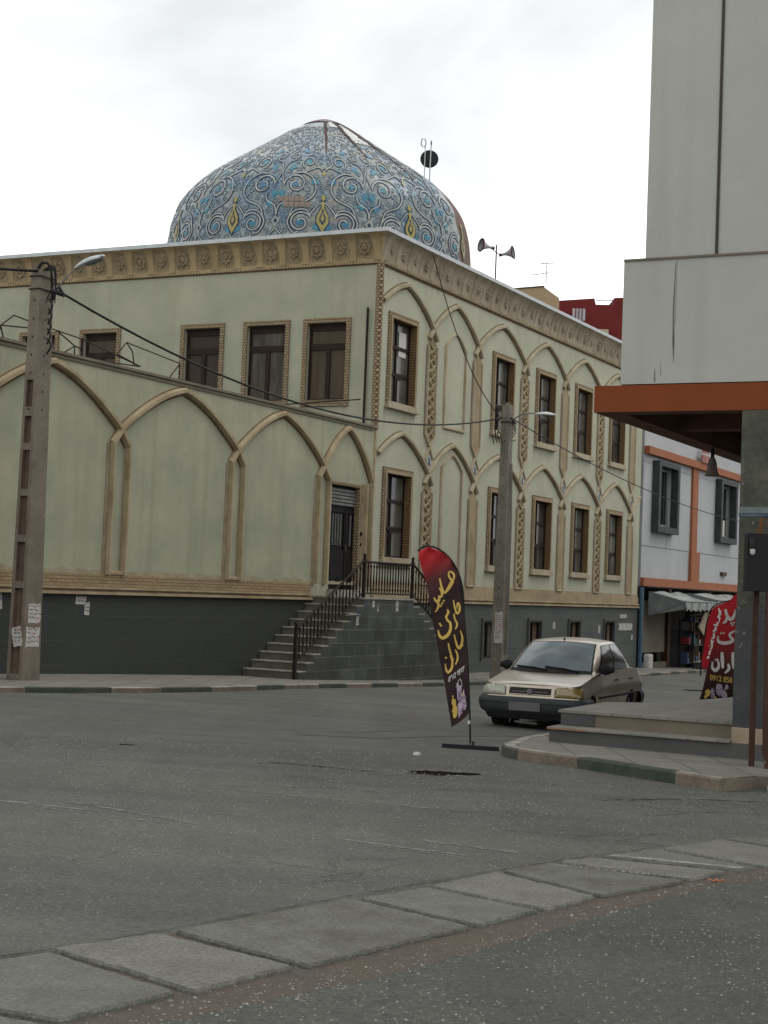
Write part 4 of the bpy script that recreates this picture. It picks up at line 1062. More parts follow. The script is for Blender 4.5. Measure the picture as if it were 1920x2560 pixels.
for c in range(-4, 4):
    th0 = TH0+c*cell
    for s in (-1, 1):
        f = dmap(th0, s)
        for path, wd in cell_curves():
            if not -1.55 < th0+s*path[len(path)//2][0]/4.6 < 1.10: continue
            D_.ribbon(path, wd*1.55, lambda x, z: f(x, z, .010), True)
            W_.ribbon(path, wd*.62, lambda x, z: f(x, z, .018), True)
        for lx, lz, r_, ph in SMALL:
            if not -1.55 < th0+s*lx/4.6 < 1.1: continue
            sp_ = spiral(lx, lz, r_, ph, 1.1*(1 if ph > 3 else -1), 1, 14)
            D_.ribbon(sp_, .040, lambda x, z: f(x, z, .008), True); B_.ribbon(sp_, .020, lambda x, z: f(x, z, .013), True)
        # leaves along the scrolls
        for lx, lz, a in ((.62, 10.36, 0), (.82, 11.52, .6), (.5, 12.32, 1), (1.1, 10.9, 2), (.25, 11.6, .5), (.15, 10.2, 1), (1.2, 11.2, 1.4), (1.0, 12.1, 2.1), (.7, 12.8, .4)):
            if not -1.55 < th0+s*lx/4.6 < 1.10: continue
            q = [(lx+.13*math.cos(a+t)*(1 if int(t/1.05) % 2 == 0 else .45), lz+.13*math.sin(a+t)*(1 if int(t/1.05) % 2 == 0 else .45)) for t in [k*1.0472 for k in range(6)]]
            T_.poly([f(x, z, .014) for x, z in q])
    if -1.6 < th0 < 1.2:
        f = dmap(th0, 1)
        def bul(k_, o, mb_):
            P = [(0, 11.02), (.05, 10.92), (.03, 10.82), (.16, 10.55), (.17, 10.38), (.08, 10.22), (0, 10.08)]
            zc = 10.5; P = P+[(-x, z) for x, z in P[1:-1][::-1]]
            mb_.poly([f(x*k_, zc+(z-zc)*k_, o) for x, z in P])
        G_ = MB(); bul(1.18, .020, D_); bul(1.0, .026, G_); G_.build('gold_medallion', 'dgold', dome); G_ = MB(); bul(.52, .032, D_); bul(.30, .038, G_)
        q = [(0, 11.2), (.07, 11.1), (0, 11.0), (-.07, 11.1)]
        G_.poly([f(x, z, .030) for x, z in q])
        q = [(0, 11.98), (.06, 11.88), (0, 11.78), (-.06, 11.88)]; G_.poly([f(x, z, .030) for x, z in q]); G_.builds('gold_medallion', 'dgold', dome)
    th1 = th0+cell/2
    if -1.6 < th1 < 1.2:
        f = dmap(th1, 1)
        star_ = [(.13*math.cos(t)*(1 if k % 2 == 0 else .62), 10.4+.17*math.sin(t)*(1 if k % 2 == 0 else .62)) for k, t in enumerate([math.pi/2+i*math.pi/4 for i in range(8)])]
        W_.poly([f(x, z, .024) for x, z in star_]); D_.poly([f(x*.5, 10.4+(z-10.4)*.5, .030) for x, z in star_])
D_.build('scroll_outline', 'ddark', dome); W_.build('white_scrollwork', 'dwhite', dome); B_.build('fine_scrollwork', 'dpale', dome); T_.build('turquoise_leaves', 'dturq', dome)
# seams where strips of tile have fallen off, pale patches between them paint the sky glare on the glaze
def seam(th, z0, z1, w0, w1, m_, name, wob=.01, o=.024, lab=None):
    mb = MB(); rr = random.Random(int(th*100)+7); A = []; B = []
    n = 26
    for i in range(n+1):
        z = z0+(z1-z0)*i/n; w_ = (w0+(w1-w0)*i/n)*rr.uniform(.7, 1.25)/max(.3, rz(z)); t = th+rr.uniform(-wob, wob)/max(.4, rz(z))
        A.append(DS(t-w_/2, z, o)); B.append(DS(t+w_/2, z, o))
    mb.grid([A, B]); return mb.build(name, m_, dome, label=lab)
seam(math.radians(4), 12.75, 14.5, .035, .11, 'dbare', 'bare_seam'); seam(math.radians(25), 12.7, 14.5, .04, .13, 'dbare', 'bare_seam')
seam(math.radians(44), 12.15, 14.6, .05, .28, 'dbare', 'bare_seam')
for k in (-28, -62): seam(math.radians(k), 13.2, 14.5, .02, .04, 'dbare', 'bare_seam')
seam(math.radians(33), 13.45, 14.35, .62, .20, 'dglare', 'glare_patch', .03, .020); seam(math.radians(15), 14.15, 14.5, .25, .12, 'dglare', 'glare_patch', .03, .020)
seam(math.radians(56), 12.9, 13.9, .5, .25, 'dglare', 'glare_patch', .06, .020)
mb = MB()
for z0, z1 in ((14.48, 14.70),):
    mb.grid([[DS(k*2*math.pi/40, z, .03) for k in range(40)] for z in (14.46, 14.56, 14.64, 14.70)], True)
    mb.poly([DS(k*2*math.pi/40, 14.70, .03) for k in range(40)][::-1])
mb.build('dome_cap', mat('weathered_cap', (.19, .14, .13), .8, (.25, .21, .28), 5), dome, smooth=True)
mb = MB(); f = dmap(0, 1)     # patch of bare brick among the tiles
for i in range(6):
    for j in range(2):
        if (i, j) in ((0, 1), (5, 0)): continue
        x = -1.02+i*.155; z = 10.98-j*.17
        mb.poly([f(x, z, .03), f(x+.14, z, .03), f(x+.14, z+.15, .03), f(x, z+.15, .03)])
mb.build('bare_brick_patch', mat('bare_brick', (.20, .155, .12), .9, (.26, .21, .17), 4), dome)

# ================================================================== COURTYARD WALL (in line with the long facade)
cw = thing('courtyard_wall', 'long pale green wall with four big blind pointed arches and the side door left of the mosque corner', 'wall', M(-9, 0, -2.1), MROT)
CZ = 4.22
mb = MB(); wall_with_holes(mb, -26, -.02, ZP, CZ, [(-2.2, -.78, -.02, 2.60)], lambda a, z, o: WR(a, z, o+.0), .16)
mb.poly([M(-26, .3, ZP), M(-.02, .3, ZP), M(-.02, .3, CZ), M(-26, .3, CZ)]); mb.poly([M(-26, 0, -3), M(-26, .3, -3), M(-26, .3, CZ), M(-26, 0, CZ)])
mb.poly([M(-26, 0, CZ), M(-.02, 0, CZ), M(-.02, .3, CZ), M(-26, .3, CZ)])
mb.build('wall', 'wall_court', cw)
mb = MB(); mb.box((-26, CZ+.002, -.32), (-.1, CZ+.055, .06), WR); mb.box((-26, CZ-.07, .001), (-.1, CZ-.03, .03), WR)
mb.build('coping', 'riser', cw)
mb = MB(); mb.poly([WR(-26, -3.2, .03), WR(3.0, -3.2, .03), WR(3.0, ZP, .03), WR(-26, ZP, .03)]); mb.poly([WR(-26, ZP, .03), WR(3, ZP, .03), WR(3, ZP, 0), WR(-26, ZP, 0)])
mb.build('plinth', 'plinth', cw)
bandparts(-26, -3.15, WR, cw)
rs = random.Random(43); mb = MB()
n_ = 150; top_ = []
for k in range(n_+1):
    a = -20+19.9*k/n_; top_.append((a, .14+.10*abs(mnoise.noise(Vector((a*1.7, 0, 5))))+.05*rs.random()))
mb.grid([[WR(a, .10, .003) for a, z in top_], [WR(a, z, .003) for a, z in top_]])
mb.build('base_grime', 'grime', cw)
mb = MB()
for k in range(40):
    a = rs.uniform(-19, -.5); L_ = rs.uniform(.2, .9); w_ = rs.uniform(.05, .15); mb.ribbon([(a, CZ-.07), (a+rs.uniform(-.02, .02), CZ-.07-L_*.5), (a, CZ-.07-L_)], [w_, w_*.6, .01], lambda p, z: WR(p, z, .0022), False)
mb.build('drip_stains', 'stain', cw)
LN = [-19.9, -15.5, -11.13, -6.74, -2.73, -.27]
for i in range(len(LN)-1):
    a, b = LN[i], LN[i+1]; z0, z1 = 3.0, 4.06
    pts = arch_pts(a, b, z0, z1, 16)
    e_ = .26
    pts = [(a-e_, z0-.30)] + pts + [(b+e_ if i < 4 else b+.12, z0-.30 if i < 4 else z0-.2)]
    mb = MB(); sweep(mb, pts, .14, .125-.005*(i % 2), WR); am = mb.build('arch_moulding', 'tan', cw, smooth=True, auto=40)
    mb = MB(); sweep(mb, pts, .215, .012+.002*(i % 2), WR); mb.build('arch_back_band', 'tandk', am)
    mb = MB(); edge_lines(mb, pts, .14, WR, .05, .022); mb.build('arch_edge_line', 'brownline', am)
for n in LN:
    mb = MB(); hw_ = .26; r_ = hw_ if n < -1 else .20
    for e_ in ((-r_-.035, -r_), (r_+.035, r_)) if n < -1 else ((-r_-.03, -r_), (.15, .12)):
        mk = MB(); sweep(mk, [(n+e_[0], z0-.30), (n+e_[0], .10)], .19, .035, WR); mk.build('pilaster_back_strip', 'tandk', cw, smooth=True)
    sweep(mb, [(n-r_, z0-.28), (n-r_, .10)], .085, .13, WR)
    sweep(mb, [(n+(r_ if n < -1 else .12), z0-.28), (n+(r_ if n < -1 else .12), .10)], .085, .13, WR)
    if n < -3: sweep(mb, [(n-r_, .13), (n+r_, .13)], .10, .08, WR)
    mb.builds('pilaster_strip', 'tan', cw, smooth=True, auto=40)
# door
dr = MB(); dr.box((-2.2, -.02, -.15), (-.78, 2.60, -.10), WR); dd = dr.build('door', 'door', cw)
mb = MB()
for i in range(5): mb.box((-2.12, 2.10+i*.088, -.10), (-.86, 2.165+i*.088, -.055), WR)
mb.build('louvre', 'steel', dd)
mb = MB()
for x0, x1 in ((-2.13, -1.30), (-1.24, -.84)):
    mb.box((x0, .12, -.10), (x1, .98, -.075), WR); mb.box((x0+.1, .22, -.075), (x1-.1, .88, -.065), WR)
    mb.box((x0, 1.04, -.10), (x0+.05, 1.92, -.07), WR); mb.box((x1-.05, 1.04, -.10), (x1, 1.92, -.07), WR); mb.box((x0, 1.92, -.10), (x1, 1.98, -.07), WR)
mb.box((-1.29, .0, -.10), (-1.25, 2.02, -.06), WR)
mb.build('door_panels', 'door', dd)
mb = MB()
for i in range(4): mb.box((-1.98+i*.14, 1.08, -.10), (-1.945+i*.14, 1.88, -.06), WR)
mb.box((-1.03, 1.08, -.10), (-1.0, 1.88, -.06), WR)
mb.build('door_bars', 'steel', dd)
mb = MB(); mb.tube([WR(-1.33, .95, -.02), WR(-1.33, 1.12, -.02)], .012, 6); mb.build('handle', 'steel', dd)
mb = MB(); mb.box((-.79, -.02, -.10), (-.70, 2.68, .05), WR); mb.box((-2.28, 2.602, -.1), (-.79, 2.68, .05), WR); mb.build('door_surround', 'brick', dd)
mb = MB(); mb.box((-.60, 1.38, .0), (-.54, 1.47, .035), WR); mb.box((-.60, 1.12, .0), (-.54, 1.19, .03), WR); mb.build('doorbell', 'fblack', cw)

# ================================================================== ENTRANCE STAIRS
st = thing('entrance_stairs', 'grey stone double flight of steps with pale worn nosings climbing to the side door', 'stairs', M(-2, -.7, -2.2), MROT)
SW = 1.45; PZ = -.19; RISE, GO = .187, .336
PL, PR = -3.05, -.30
mbs, mbn, mbf = MB(), MB(), MB()
for side, x0, d in (('l', PL, -1), ('r', PR, 1)):
    for k in range(11 if d < 0 else 12):
        zt = PZ-RISE*k; a = x0+d*GO*(k-1) if k else x0; b = x0+d*GO*k
        if k == 0: continue
        lo_, hi_ = min(a, b), max(a, b)
        zg = gM((a+b)/2, -.7)-.05
        if zt < zg+.1: break
        mbs.box((lo_, -SW+.0, zg), (hi_, 0, zt-.03), lambda u, v, z: M(u, v-.03 if v == 0 else v, z))
        n0, n1 = (lo_-.03, hi_) if d < 0 else (lo_, hi_+.03)
        mbn.box((n0, -SW-.012, zt-.03), (n1, -.031, zt), M)
mbs.box((PL, -SW, -3), (PR, -.031, PZ-.04), M)
for b_ in mbs.islands(): b_.build('steps', 'step', st)
mbn.builds('nosing', 'nosing', st, bevel=.004)
mb = MB(); mb.box((PL-.03, -SW-.03, PZ-.04), (PR+.03, -.031, PZ), M); mb.box((-2.25, -.30, PZ+.001), (-.75, -.001, -.02), M); mb.build('landing', 'nosing', st)
# stone flank with a raking edge under the steps
mb = MB()
for d, x0 in ((-1, PL), (1, PR)):
    P = [(x0, PZ-.045)]
    for k in range(1, 12):
        P.append((x0+d*GO*(k-1), PZ-RISE*k-.03)); P.append((x0+d*GO*k, PZ-RISE*k-.03))
    P += [(x0+d*GO*11, -3.0), (x0, -3.0)]
    mb.prism(P, lambda p, q, t: M(p, -SW-t, q), .0, .012)
mb.prism([(PL, -3), (PR, -3), (PR, PZ-.042), (PL, PZ-.042)], lambda p, q, t: M(p, -SW-t, q), .0, .0125)
mb.build('stone_flank', 'flank', st)
def baluster(parent, u, v, z0, z1):
    L_ = z1-z0
    pr = [(.014, 0), (.014, .08), (.026, .11), (.026, .14), (.014, .18), (.024, .38), (.016, .62), (.014, .80), (.026, .86), (.026, .89), (.014, .92), (.014, 1)]
    mb = MB(); mb.lathe([(r, z0+L_*t) for r, t in pr], M(u, v, 0), n=7); return mb.build('baluster', 'iron', parent, smooth=True)
def railing(name, a, b, n, label_newels):
    (u0, z0), (u1, z1) = a, b; v = -SW+.03
    mb = MB(); hr = .86
    mb.tube([M(u0, v, z0+hr), M(u1, v, z1+hr)], .028, 8); hd = mb.build('railing', 'iron', st, smooth=True)
    mb = MB(); mb.tube([M(u0, v, z0+.10), M(u1, v, z1+.10)], .02, 6); mb.build('bottom_rail', 'iron', hd)
    for i in range(1, n):
        t = i/n; u = u0+(u1-u0)*t; z = z0+(z1-z0)*t; baluster(hd, u, v, z+.10, z+hr-.01)
    return hd
gl = gM(-6.15, -SW)+.06
r1_ = railing('a', (-6.18, -1.80), (PL, PZ+.02), 19, '')
r2_ = railing('b', (PL+.1, PZ), (PR-.1, PZ), 17, '')
r3_ = railing('c', (PR, PZ+.02), (2.75, -1.68), 18, '')
for u, z0, z1 in ((-6.18, gl-.05, -.88), (PL+.04, PZ, .75), (PR-.04, PZ, .75), (2.78, -2.35, -.75)):
    mb = MB(); v = -SW+.03; mb.box((u-.035, v-.035, z0), (u+.035, v+.035, z1), M); mb.lathe([(0.001, .13), (.03, .11), (.045, .07), (.03, .03), (.03, 0)], M(u, v, z1), n=8)
    mb.build('newel_post', 'iron', st)
mb = MB(); mb.tube([M(-3.98, -SW-.02, -.62), M(-3.3, -SW-.06, -.60)], .015, 6); mb.build('bracket', 'steel', st)

# ================================================================== CONCRETE POLES AND LAMPS
def pole(u, v, zb, zt, wb, wt, label, matn, arm, ztilt=0):
    p0 = M(u, v, zb); t = thing('utility_pole', label, 'pole', p0, MROT, 'concrete utility poles')
    mb = MB(); H_ = zt-zb
    # H-section: recess panels in the face towards -u
    def wd(z): k = (z-zb)/H_; return (wb[0]+(wt[0]-wb[0])*k)/2, (wb[1]+(wt[1]-wb[1])*k)/2
    panels = []; z = zb+.12; hh = .66
    for i in range(7 if H_ > 6.9 and matn == 'conc' else 0): panels.append((z, z+hh)); z += .78 if i < 5 else .62; hh = .66 if i < 4 else .46
    lev = sorted({zb-.3, zt} | {q for p_ in panels for q in p_})
    def P(a, b, z, dx=0): hx, hy = wd(z); return M(u+a*hx+dx, v+b*hy, z)
    for i in range(len(lev)-1):
        z0, z1 = lev[i], lev[i+1]; rec = any(abs(p_[0]-z0) < 1e-6 for p_ in panels)
        for (a, b), (c_, d) in (((1, -1), (1, 1)), ((1, 1), (-1, 1)), ((-1, -1), (1, -1))):
            mb.poly([P(a, b, z0), P(c_, d, z0), P(c_, d, z1), P(a, b, z1)])
        if not rec: mb.poly([P(-1, 1, z0), P(-1, -1, z0), P(-1, -1, z1), P(-1, 1, z1)])
        else:
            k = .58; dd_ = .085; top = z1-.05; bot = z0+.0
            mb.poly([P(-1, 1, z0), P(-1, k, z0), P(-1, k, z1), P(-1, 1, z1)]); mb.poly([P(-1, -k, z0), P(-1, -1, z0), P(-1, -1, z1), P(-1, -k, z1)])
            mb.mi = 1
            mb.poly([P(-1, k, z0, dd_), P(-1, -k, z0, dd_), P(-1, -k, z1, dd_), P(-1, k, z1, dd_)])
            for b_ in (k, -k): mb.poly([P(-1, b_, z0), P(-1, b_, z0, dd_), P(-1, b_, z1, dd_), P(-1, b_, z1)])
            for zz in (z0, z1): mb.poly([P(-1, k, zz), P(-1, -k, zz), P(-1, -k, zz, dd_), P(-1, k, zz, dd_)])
            mb.mi = 0
    mb.poly([P(-1, -1, zt), P(1, -1, zt), P(1, 1, zt), P(-1, 1, zt)])
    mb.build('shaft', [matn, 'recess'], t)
    mb = MB()   # bolt holes
    z = zb+4.6 if matn == 'conc' else zb+1
    while z < zt-.3:
        for dz in (0,):
            q = P(-1, 0, z, -.002); mb.lathe([(.001, .003), (.018, .002), (.02, 0)], q, -UX, 8); q = P(0, -1, z, 0)-VX*.002; mb.lathe([(.001, .003), (.018, .002), (.02, 0)], q, -VX, 8)
        z += .31
    mb.build('bolt_holes', 'fblack', t)
    return t, P
def lamp_on(t, path, headA, headB, r=.016):
    mb = MB(); mb.tube(smooth_path(path, 4), r, 8); mb.build('lamp_arm', 'steel', t, smooth=True)
    A, B = Vector(headA), Vector(headB); d = (B-A); Ln = d.length; d.normalize(); sdv = d.cross(Vector((0, 0, 1))).normalized(); upv = sdv.cross(d)
    rows = []
    for i in range(13):
        s = i/12; wv = .03+.085*math.sin(min(1, s*1.15)*math.pi)**.7 if s < .87 else .12*math.sqrt(max(0, 1-((s-.87)/.13)**2))+.004
        hv = .025+.06*math.sin(s*math.pi)**.8
        rows.append([A+d*Ln*s+sdv*wv*math.cos(a)+upv*(hv*math.sin(a) if math.sin(a) > 0 else .012*math.sin(a)) for a in [k*2*math.pi/14 for k in range(14)]])
    mb = MB(); mb.grid(rows, True); mb.poly(rows[0]); mb.poly(rows[-1][::-1]); hd = mb.build('lamp_head', 'lampw', t, smooth=True)
    mb = MB(); rows = []
    for i in range(9):
        s = .34+.56*i/8; wv = .095*math.sqrt(max(.01, 1-((s-.62)/.29)**2)); rows.append([A+d*Ln*s+sdv*wv*c_ - upv*(.012+.05*math.sqrt(max(0, 1-c_*c_))*math.sqrt(max(0, 1-((s-.62)/.30)**2))) for c_ in (-1, -.8, -.4, 0, .4, .8, 1)])
    mb.grid(rows); mb.build('lens', 'lens', hd, smooth=True)
uL, vL = uvof(-6.01, 27.4)
pl1, P1 = pole(uL, vL, g(-6.0, 27.4)+.08, 5.26, (.46, .34), (.36, .20), 'tall brown concrete utility pole with recessed panels and pasted notices at the left', 'conc', None)
lamp_on(pl1, [(-5.86, 27.3, 4.72), (-5.76, 27.25, 4.86), (-5.55, 27.2, 5.12), (-5.38, 27.2, 5.30)], (-5.42, 27.2, 5.27), (-4.92, 27.2, 5.50))
mb = MB(); mb.tube([(-5.86, 27.3, 4.50), (-5.70, 27.25, 4.98)], .014, 6); mb.build('lamp_brace', 'steel', pl1)
uP, vP = uvof(3.29, 44.1)
pl2, P2 = pole(uP, vP, g(3.29, 44.1)+.08, 5.22, (.42, .34), (.26, .22), 'narrower grey concrete utility pole behind the parked car', 'conc2', None)
lamp_on(pl2, [(3.40, 44, 4.76), (3.60, 43.9, 4.92), (3.88, 43.85, 4.99), (4.08, 43.8, 4.985)], (4.02, 43.8, 4.96), (4.60, 43.8, 4.95), .018)
mb = MB(); mb.tube([(3.40, 44, 4.62), (3.78, 43.88, 4.93)], .012, 6); mb.build('lamp_brace', 'steel', pl2)
mb = MB()
mb.box((-.07, -.07, 0), (.07, .07, .06), lambda a, b, c_: P2(0, 0, 5.22)+Vector((a, b, c_))); mb.build('pole_cap', 'conc2', pl2)
mb = MB(); q0 = P2(.0, -1.0, 0)
mb.tube([M(uP+.02, vP-.17-.04, z) for z in (-1.6, 0, 2.0)] + [M(uP+.02, vP-.17, 3.6)], .03, 6); mb.build('riser_pipe', 'conc2', pl2, smooth=True)
# clamps, insulators, loops of wire on the pole heads
mb = MB()
for dz in (4.9, 5.12):
    mb.tube([M(uL-.2, vL-.12, dz), M(uL+.2, vL-.12, dz), M(uL+.2, vL+.12, dz), M(uL-.2, vL+.12, dz), M(uL-.2, vL-.12, dz)], .012, 5)
rr = random.Random(4)
for k in range(7):
    a = Vector((-5.93+rr.uniform(-.05, .05), 27.2, 5.26+rr.uniform(-.06, .05)))
    mb.tube(smooth_path([a, a+Vector((.12, -.02, .05-rr.random()*.08)), a+Vector((.16, 0, -.22-rr.random()*.2)), a+Vector((.10+rr.uniform(-.04, .1), 0, -.48-rr.random()*.1))], 5), .011, 5)
for k in range(5):
    z = 4.6-k*.17; mb.tube(smooth_path([(-5.83, 27.15, z+.12), (-5.77+rr.uniform(0, .03), 27.1, z), (-5.82, 27.12, z-.15)], 4), .018, 5)
mb.tube([(-5.80, 27.1, 4.86), (-5.60, 27.1, 4.80)], .045, 6); mb.tube([(-5.66, 27.1, 4.92), (-5.56, 27.1, 4.76)], .03, 6)
mb.tube(smooth_path([(-6.05, 27.2, 5.24), (-5.99, 27.2, 5.34), (-5.88, 27.2, 5.33), (-5.82, 27.2, 5.20)], 4), .028, 6)
mb.build('wire_bundle', 'cable', pl1, smooth=True)
mb = MB()
mb.tube([M(uP-.16, vP-.14, 4.74), M(uP+.16, vP-.14, 4.74), M(uP+.16, vP+.14, 4.74), M(uP-.16, vP+.14, 4.74), M(uP-.16, vP-.14, 4.74)], .014, 5)
mb.tube([(3.36, 43.9, 4.86), (3.50, 43.9, 4.70)], .03, 6)
for k in range(5): mb.tube(smooth_path([(3.12, 43.85, 4.86), (3.0-rr.random()*.1, 43.8, 4.7-rr.random()*.1), (3.02+rr.uniform(-.1, .1), 43.85, 4.45-rr.random()*.12)], 4), .010, 5)
for k in range(4): mb.tube([(2.86+k*.07, 43.75, 4.36+.03*k), (2.92+k*.08, 43.7, 4.12+rr.uniform(-.04, .04))], .014, 5)
for k in range(3): mb.tube([(3.40, 43.85, 4.78-k*.03), (3.52, 43.85, 4.66-k*.1), (3.42, 43.88, 4.5-k*.1)], .012, 5)
mb.build('wire_bundle', 'cable', pl2, smooth=True)
def cable(a, b, sag, r, label, n=24):
    a, b = Vector(a), Vector(b); pts = [a.lerp(b, i/n)-Vector((0, 0, sag*4*(i/n)*(1-i/n))) for i in range(n+1)]
    mb = MB(); mb.tube(pts, r, 6); o = mb.build('overhead_cable', 'cable', smooth=True); tag(o, label, 'cable', 'overhead cables between the poles'); return o
cable((-5.57, 27.1, 4.80), (3.15, 43.9, 4.84), .93, .022, 'thick black cable sagging from the left pole head to the pole behind the car')
cable((-5.98, 27.3, 5.22), (-9.5, 24.5, 5.15), .12, .026, 'short black cable from the left pole head out of the left frame edge')
cable(M(2.57, -.28, 9.32), (3.1, 43.9, 4.84), .62, .015, 'thin cable dropping from the mosque roof edge to the pole behind the car')
cable((3.46, 43.9, 4.80), (15.2, 66, 3.3), .42, .015, 'thin cable running right from the pole behind the car across the pale building')

# bent frame on the courtyard wall
wf = thing('wall_top_frame', 'bent thin iron fence frame standing on the courtyard wall top behind the left pole', 'fence', M(-12, .1, CZ), MROT)
def seg(mb, a, b, o, r=.014): mb.tube([M(a[0], o, a[1]), M(b[0], o, b[1])], r, 5)
mb = MB()
for a, b in (((-14.75, 4.27), (-14.69, 4.52)), ((-14.69, 4.52), (-14.58, 4.27)), ((-14.69, 4.52), (-14.34, 4.76)), ((-14.34, 4.76), (-13.6, 4.70)), ((-14.69, 4.52), (-13.3, 4.66))): seg(mb, a, b, .12)
for a, b in (((-13.3, 4.72), (-12.21, 4.66)), ((-12.98, 4.70), (-12.42, 4.49)), ((-12.42, 4.49), (-12.77, 4.30)), ((-12.42, 4.49), (-12.17, 4.46)), ((-12.42, 4.47), (-12.42, 4.28)), ((-12.21, 4.66), (-10.24, 4.40)), ((-11.05, 4.54), (-10.75, 4.82)), ((-10.75, 4.82), (-8.82, 4.67)), ((-8.82, 4.67), (-8.82, 4.28)), ((-10.75, 4.82), (-10.53, 4.66)), ((-10.53, 4.66), (-10.46, 4.40)), ((-8.84, 4.64), (-9.2, 4.30)), ((-10.24, 4.40), (-12.0, 4.30)), ((-10.24, 4.4), (-11.05, 4.54))): seg(mb, a, b, .2)
mb.build('rods', 'iron', wf)
mb = MB(); seg(mb, (-12.2, 4.28), (-12.2, 4.68), .2, .03); mb.build('post', 'iron', wf)
mb = MB(); mb.tube([WL(2.5, 4.86, .35), WL(.28, 4.95, .35)], .018, 6); o = mb.build('horizontal_rod', 'iron'); tag(o, 'thin horizontal rod below the last upper left window', 'rod')

# loudspeakers on the roof
ls = thing('loudspeaker_mast', 'thin roof mast carrying two grey horn loudspeakers with maroon rims', 'loudspeaker', M(8.0, 2.9, ZT), MROT)
q = ls.location; top = Vector((3.2, 50, 10.95)); base = Vector((3.2, 50, 9.3))
ls.location = base
mb = MB(); mb.tube([base, top], .025, 6); mb.build('mast', 'hornr', ls)
def horn(c, d, s):
    d = Vector(d).normalized(); mb = MB(); mb.lathe([(.03*s, 0), (.045*s, .05*s), (.05*s, .16*s), (.08*s, .25*s), (.14*s, .36*s), (.215*s, .44*s), (.22*s, .46*s)], c, d, 16); h = mb.build('horn', 'hornw', ls, smooth=True)
    mb = MB(); mb.lathe([(.20*s, .44*s), (.228*s, .44*s), (.232*s, .475*s), (.20*s, .475*s)], c, d, 16); mb.build('rim', 'hornr', h)
    mb = MB(); mb.lathe([(.001, -.03*s), (.055*s, -.03*s), (.055*s, .06*s), (.001, .06*s)], c, d, 10); mb.build('driver', 'hornr', h)
horn((3.10, 49.95, 10.83), (-1, -.45, .12), .95); horn((3.32, 49.95, 10.62), (1, -.35, .18), .92)
mb = MB(); mb.tube([(3.08, 49.97, 10.78), (3.2, 50, 10.72), (3.34, 49.97, 10.6)], .014, 5); mb.build('bracket', 'hornr', ls)

# lamp and disc mounted on the dome
dl = thing('roof_beacon', 'black round disc on two pale rods at the right edge of the dome', 'beacon', (.9, 49.3, 12.9))
mb = MB(); mb.lathe([(.001, 0), (.27, 0), (.285, .02), (.27, .05), (.001, .07)], (.98, 49.4, 13.42), (0, -1, 0.05), 28); mb.build('disc', 'fblack', dl)
mb = MB(); mb.tube([(.84, 49.3, 12.5), (.84, 49.3, 13.78)], .018, 6); mb.tube([(1.0, 49.3, 12.4), (1.02, 49.3, 13.92)], .022, 6); mb.builds('rod', 'lampw', dl)
mb = MB(); mb.tube([(.78+.075*math.cos(a), 49.3, 13.9+.135*math.sin(a)) for a in [k*2*math.pi/16 for k in range(17)]], .016, 5, False); mb.build('oval_ring', 'steel', dl)
mb = MB(); mb.lathe([(.001, .16), (.018, .12), (.028, .06), (.022, 0), (.001, -.01)], (1.02, 49.3, 13.84), n=8); mb.build('finial', 'steel', dl)

# ================================================================== FEATHER FLAGS
def plane_map(px, py, Y):    # helper for the flag outline: metres in a vertical plane
    pass
def flag(root, outline, y0, mtl, rip, name='cloth', n=34, yaw=0):
    """outline: (x, z) polygon; the sheet is triangulated in slices and rippled in depth"""
    zs_ = sorted({p[1] for p in outline}); z0, z1 = zs_[0], zs_[-1]; rows = []
    def xr(z):
        xs_ = []
        for i in range(len(outline)):
            a, b = outline[i], outline[(i+1) % len(outline)]
            if (a[1]-z)*(b[1]-z) <= 0 and a[1] != b[1]: xs_.append(a[0]+(b[0]-a[0])*(z-a[1])/(b[1]-a[1]))
        return (min(xs_), max(xs_)) if xs_ else None
    for i in range(n+1):
        z = z0+(z1-z0)*(i/n); r = xr(min(max(z, z0+1e-4), z1-1e-4))
        rows.append([(r[0]+(r[1]-r[0])*j/8, rip(r[0]+(r[1]-r[0])*j/8, z), z) for j in range(9)])
    mb = MB(); mb.grid(rows); o = mb.build(name, mtl, root, smooth=True)
    return o
c2w = {}
def cropmap(k, ox, oy, Y):     # measured drawing of the flag, scaled to metres in its own plane
    s = Y/4023.75
    cR, sR = math.cos(ROLL), math.sin(ROLL)
    def f(x, y):
        dx, dy = (ox+x/k-960), (oy+y/k-1280)
        d = fw*4023.75 + rt2*dx - up2*dy; d = d/d.y*Y; return (d.x, d.z)
    return f
Y1 = 19.32; f1 = cropmap(3.95, 1020, 1340, Y1)
fl = thing('feather_flag', 'dark maroon feather flag with red tip and yellow Persian lettering standing in the road', 'flag', (1.14, Y1, g(1.14, Y1)), 0, 'printed feather flags')
rip1 = lambda x, z: Y1 + .018*math.sin((x*7+z*3.2)) + .012*math.sin(z*9-x*11) + (.035*math.sin((x-.42)*34-(z-.25)*16) if z > .15 else 0)*min(1, max(0, (z-.15)/.2))
OUT1 = [f1(*p) for p in ((97, 186), (118, 160), (103, 148), (112, 128), (150, 112), (200, 104), (280, 120), (330, 146), (370, 180), (410, 218), (440, 260), (472, 315), (500, 380), (525, 460), (540, 550), (546, 660), (552, 800), (562, 900), (575, 1050), (583, 1170), (590, 1300), (600, 1520), (610, 1768), (585, 1775), (560, 1800), (500, 1848), (430, 1890), (418, 1800), (400, 1700), (370, 1520), (340, 1350), (310, 1200), (285, 1050), (262, 940), (240, 830), (218, 680), (195, 530), (175, 450), (150, 370), (120, 270))]
M_F1 = flagmat('maroon_flag_print', 2.58, 2.02, -.55)
flag(fl, OUT1, Y1, M_F1, rip1)
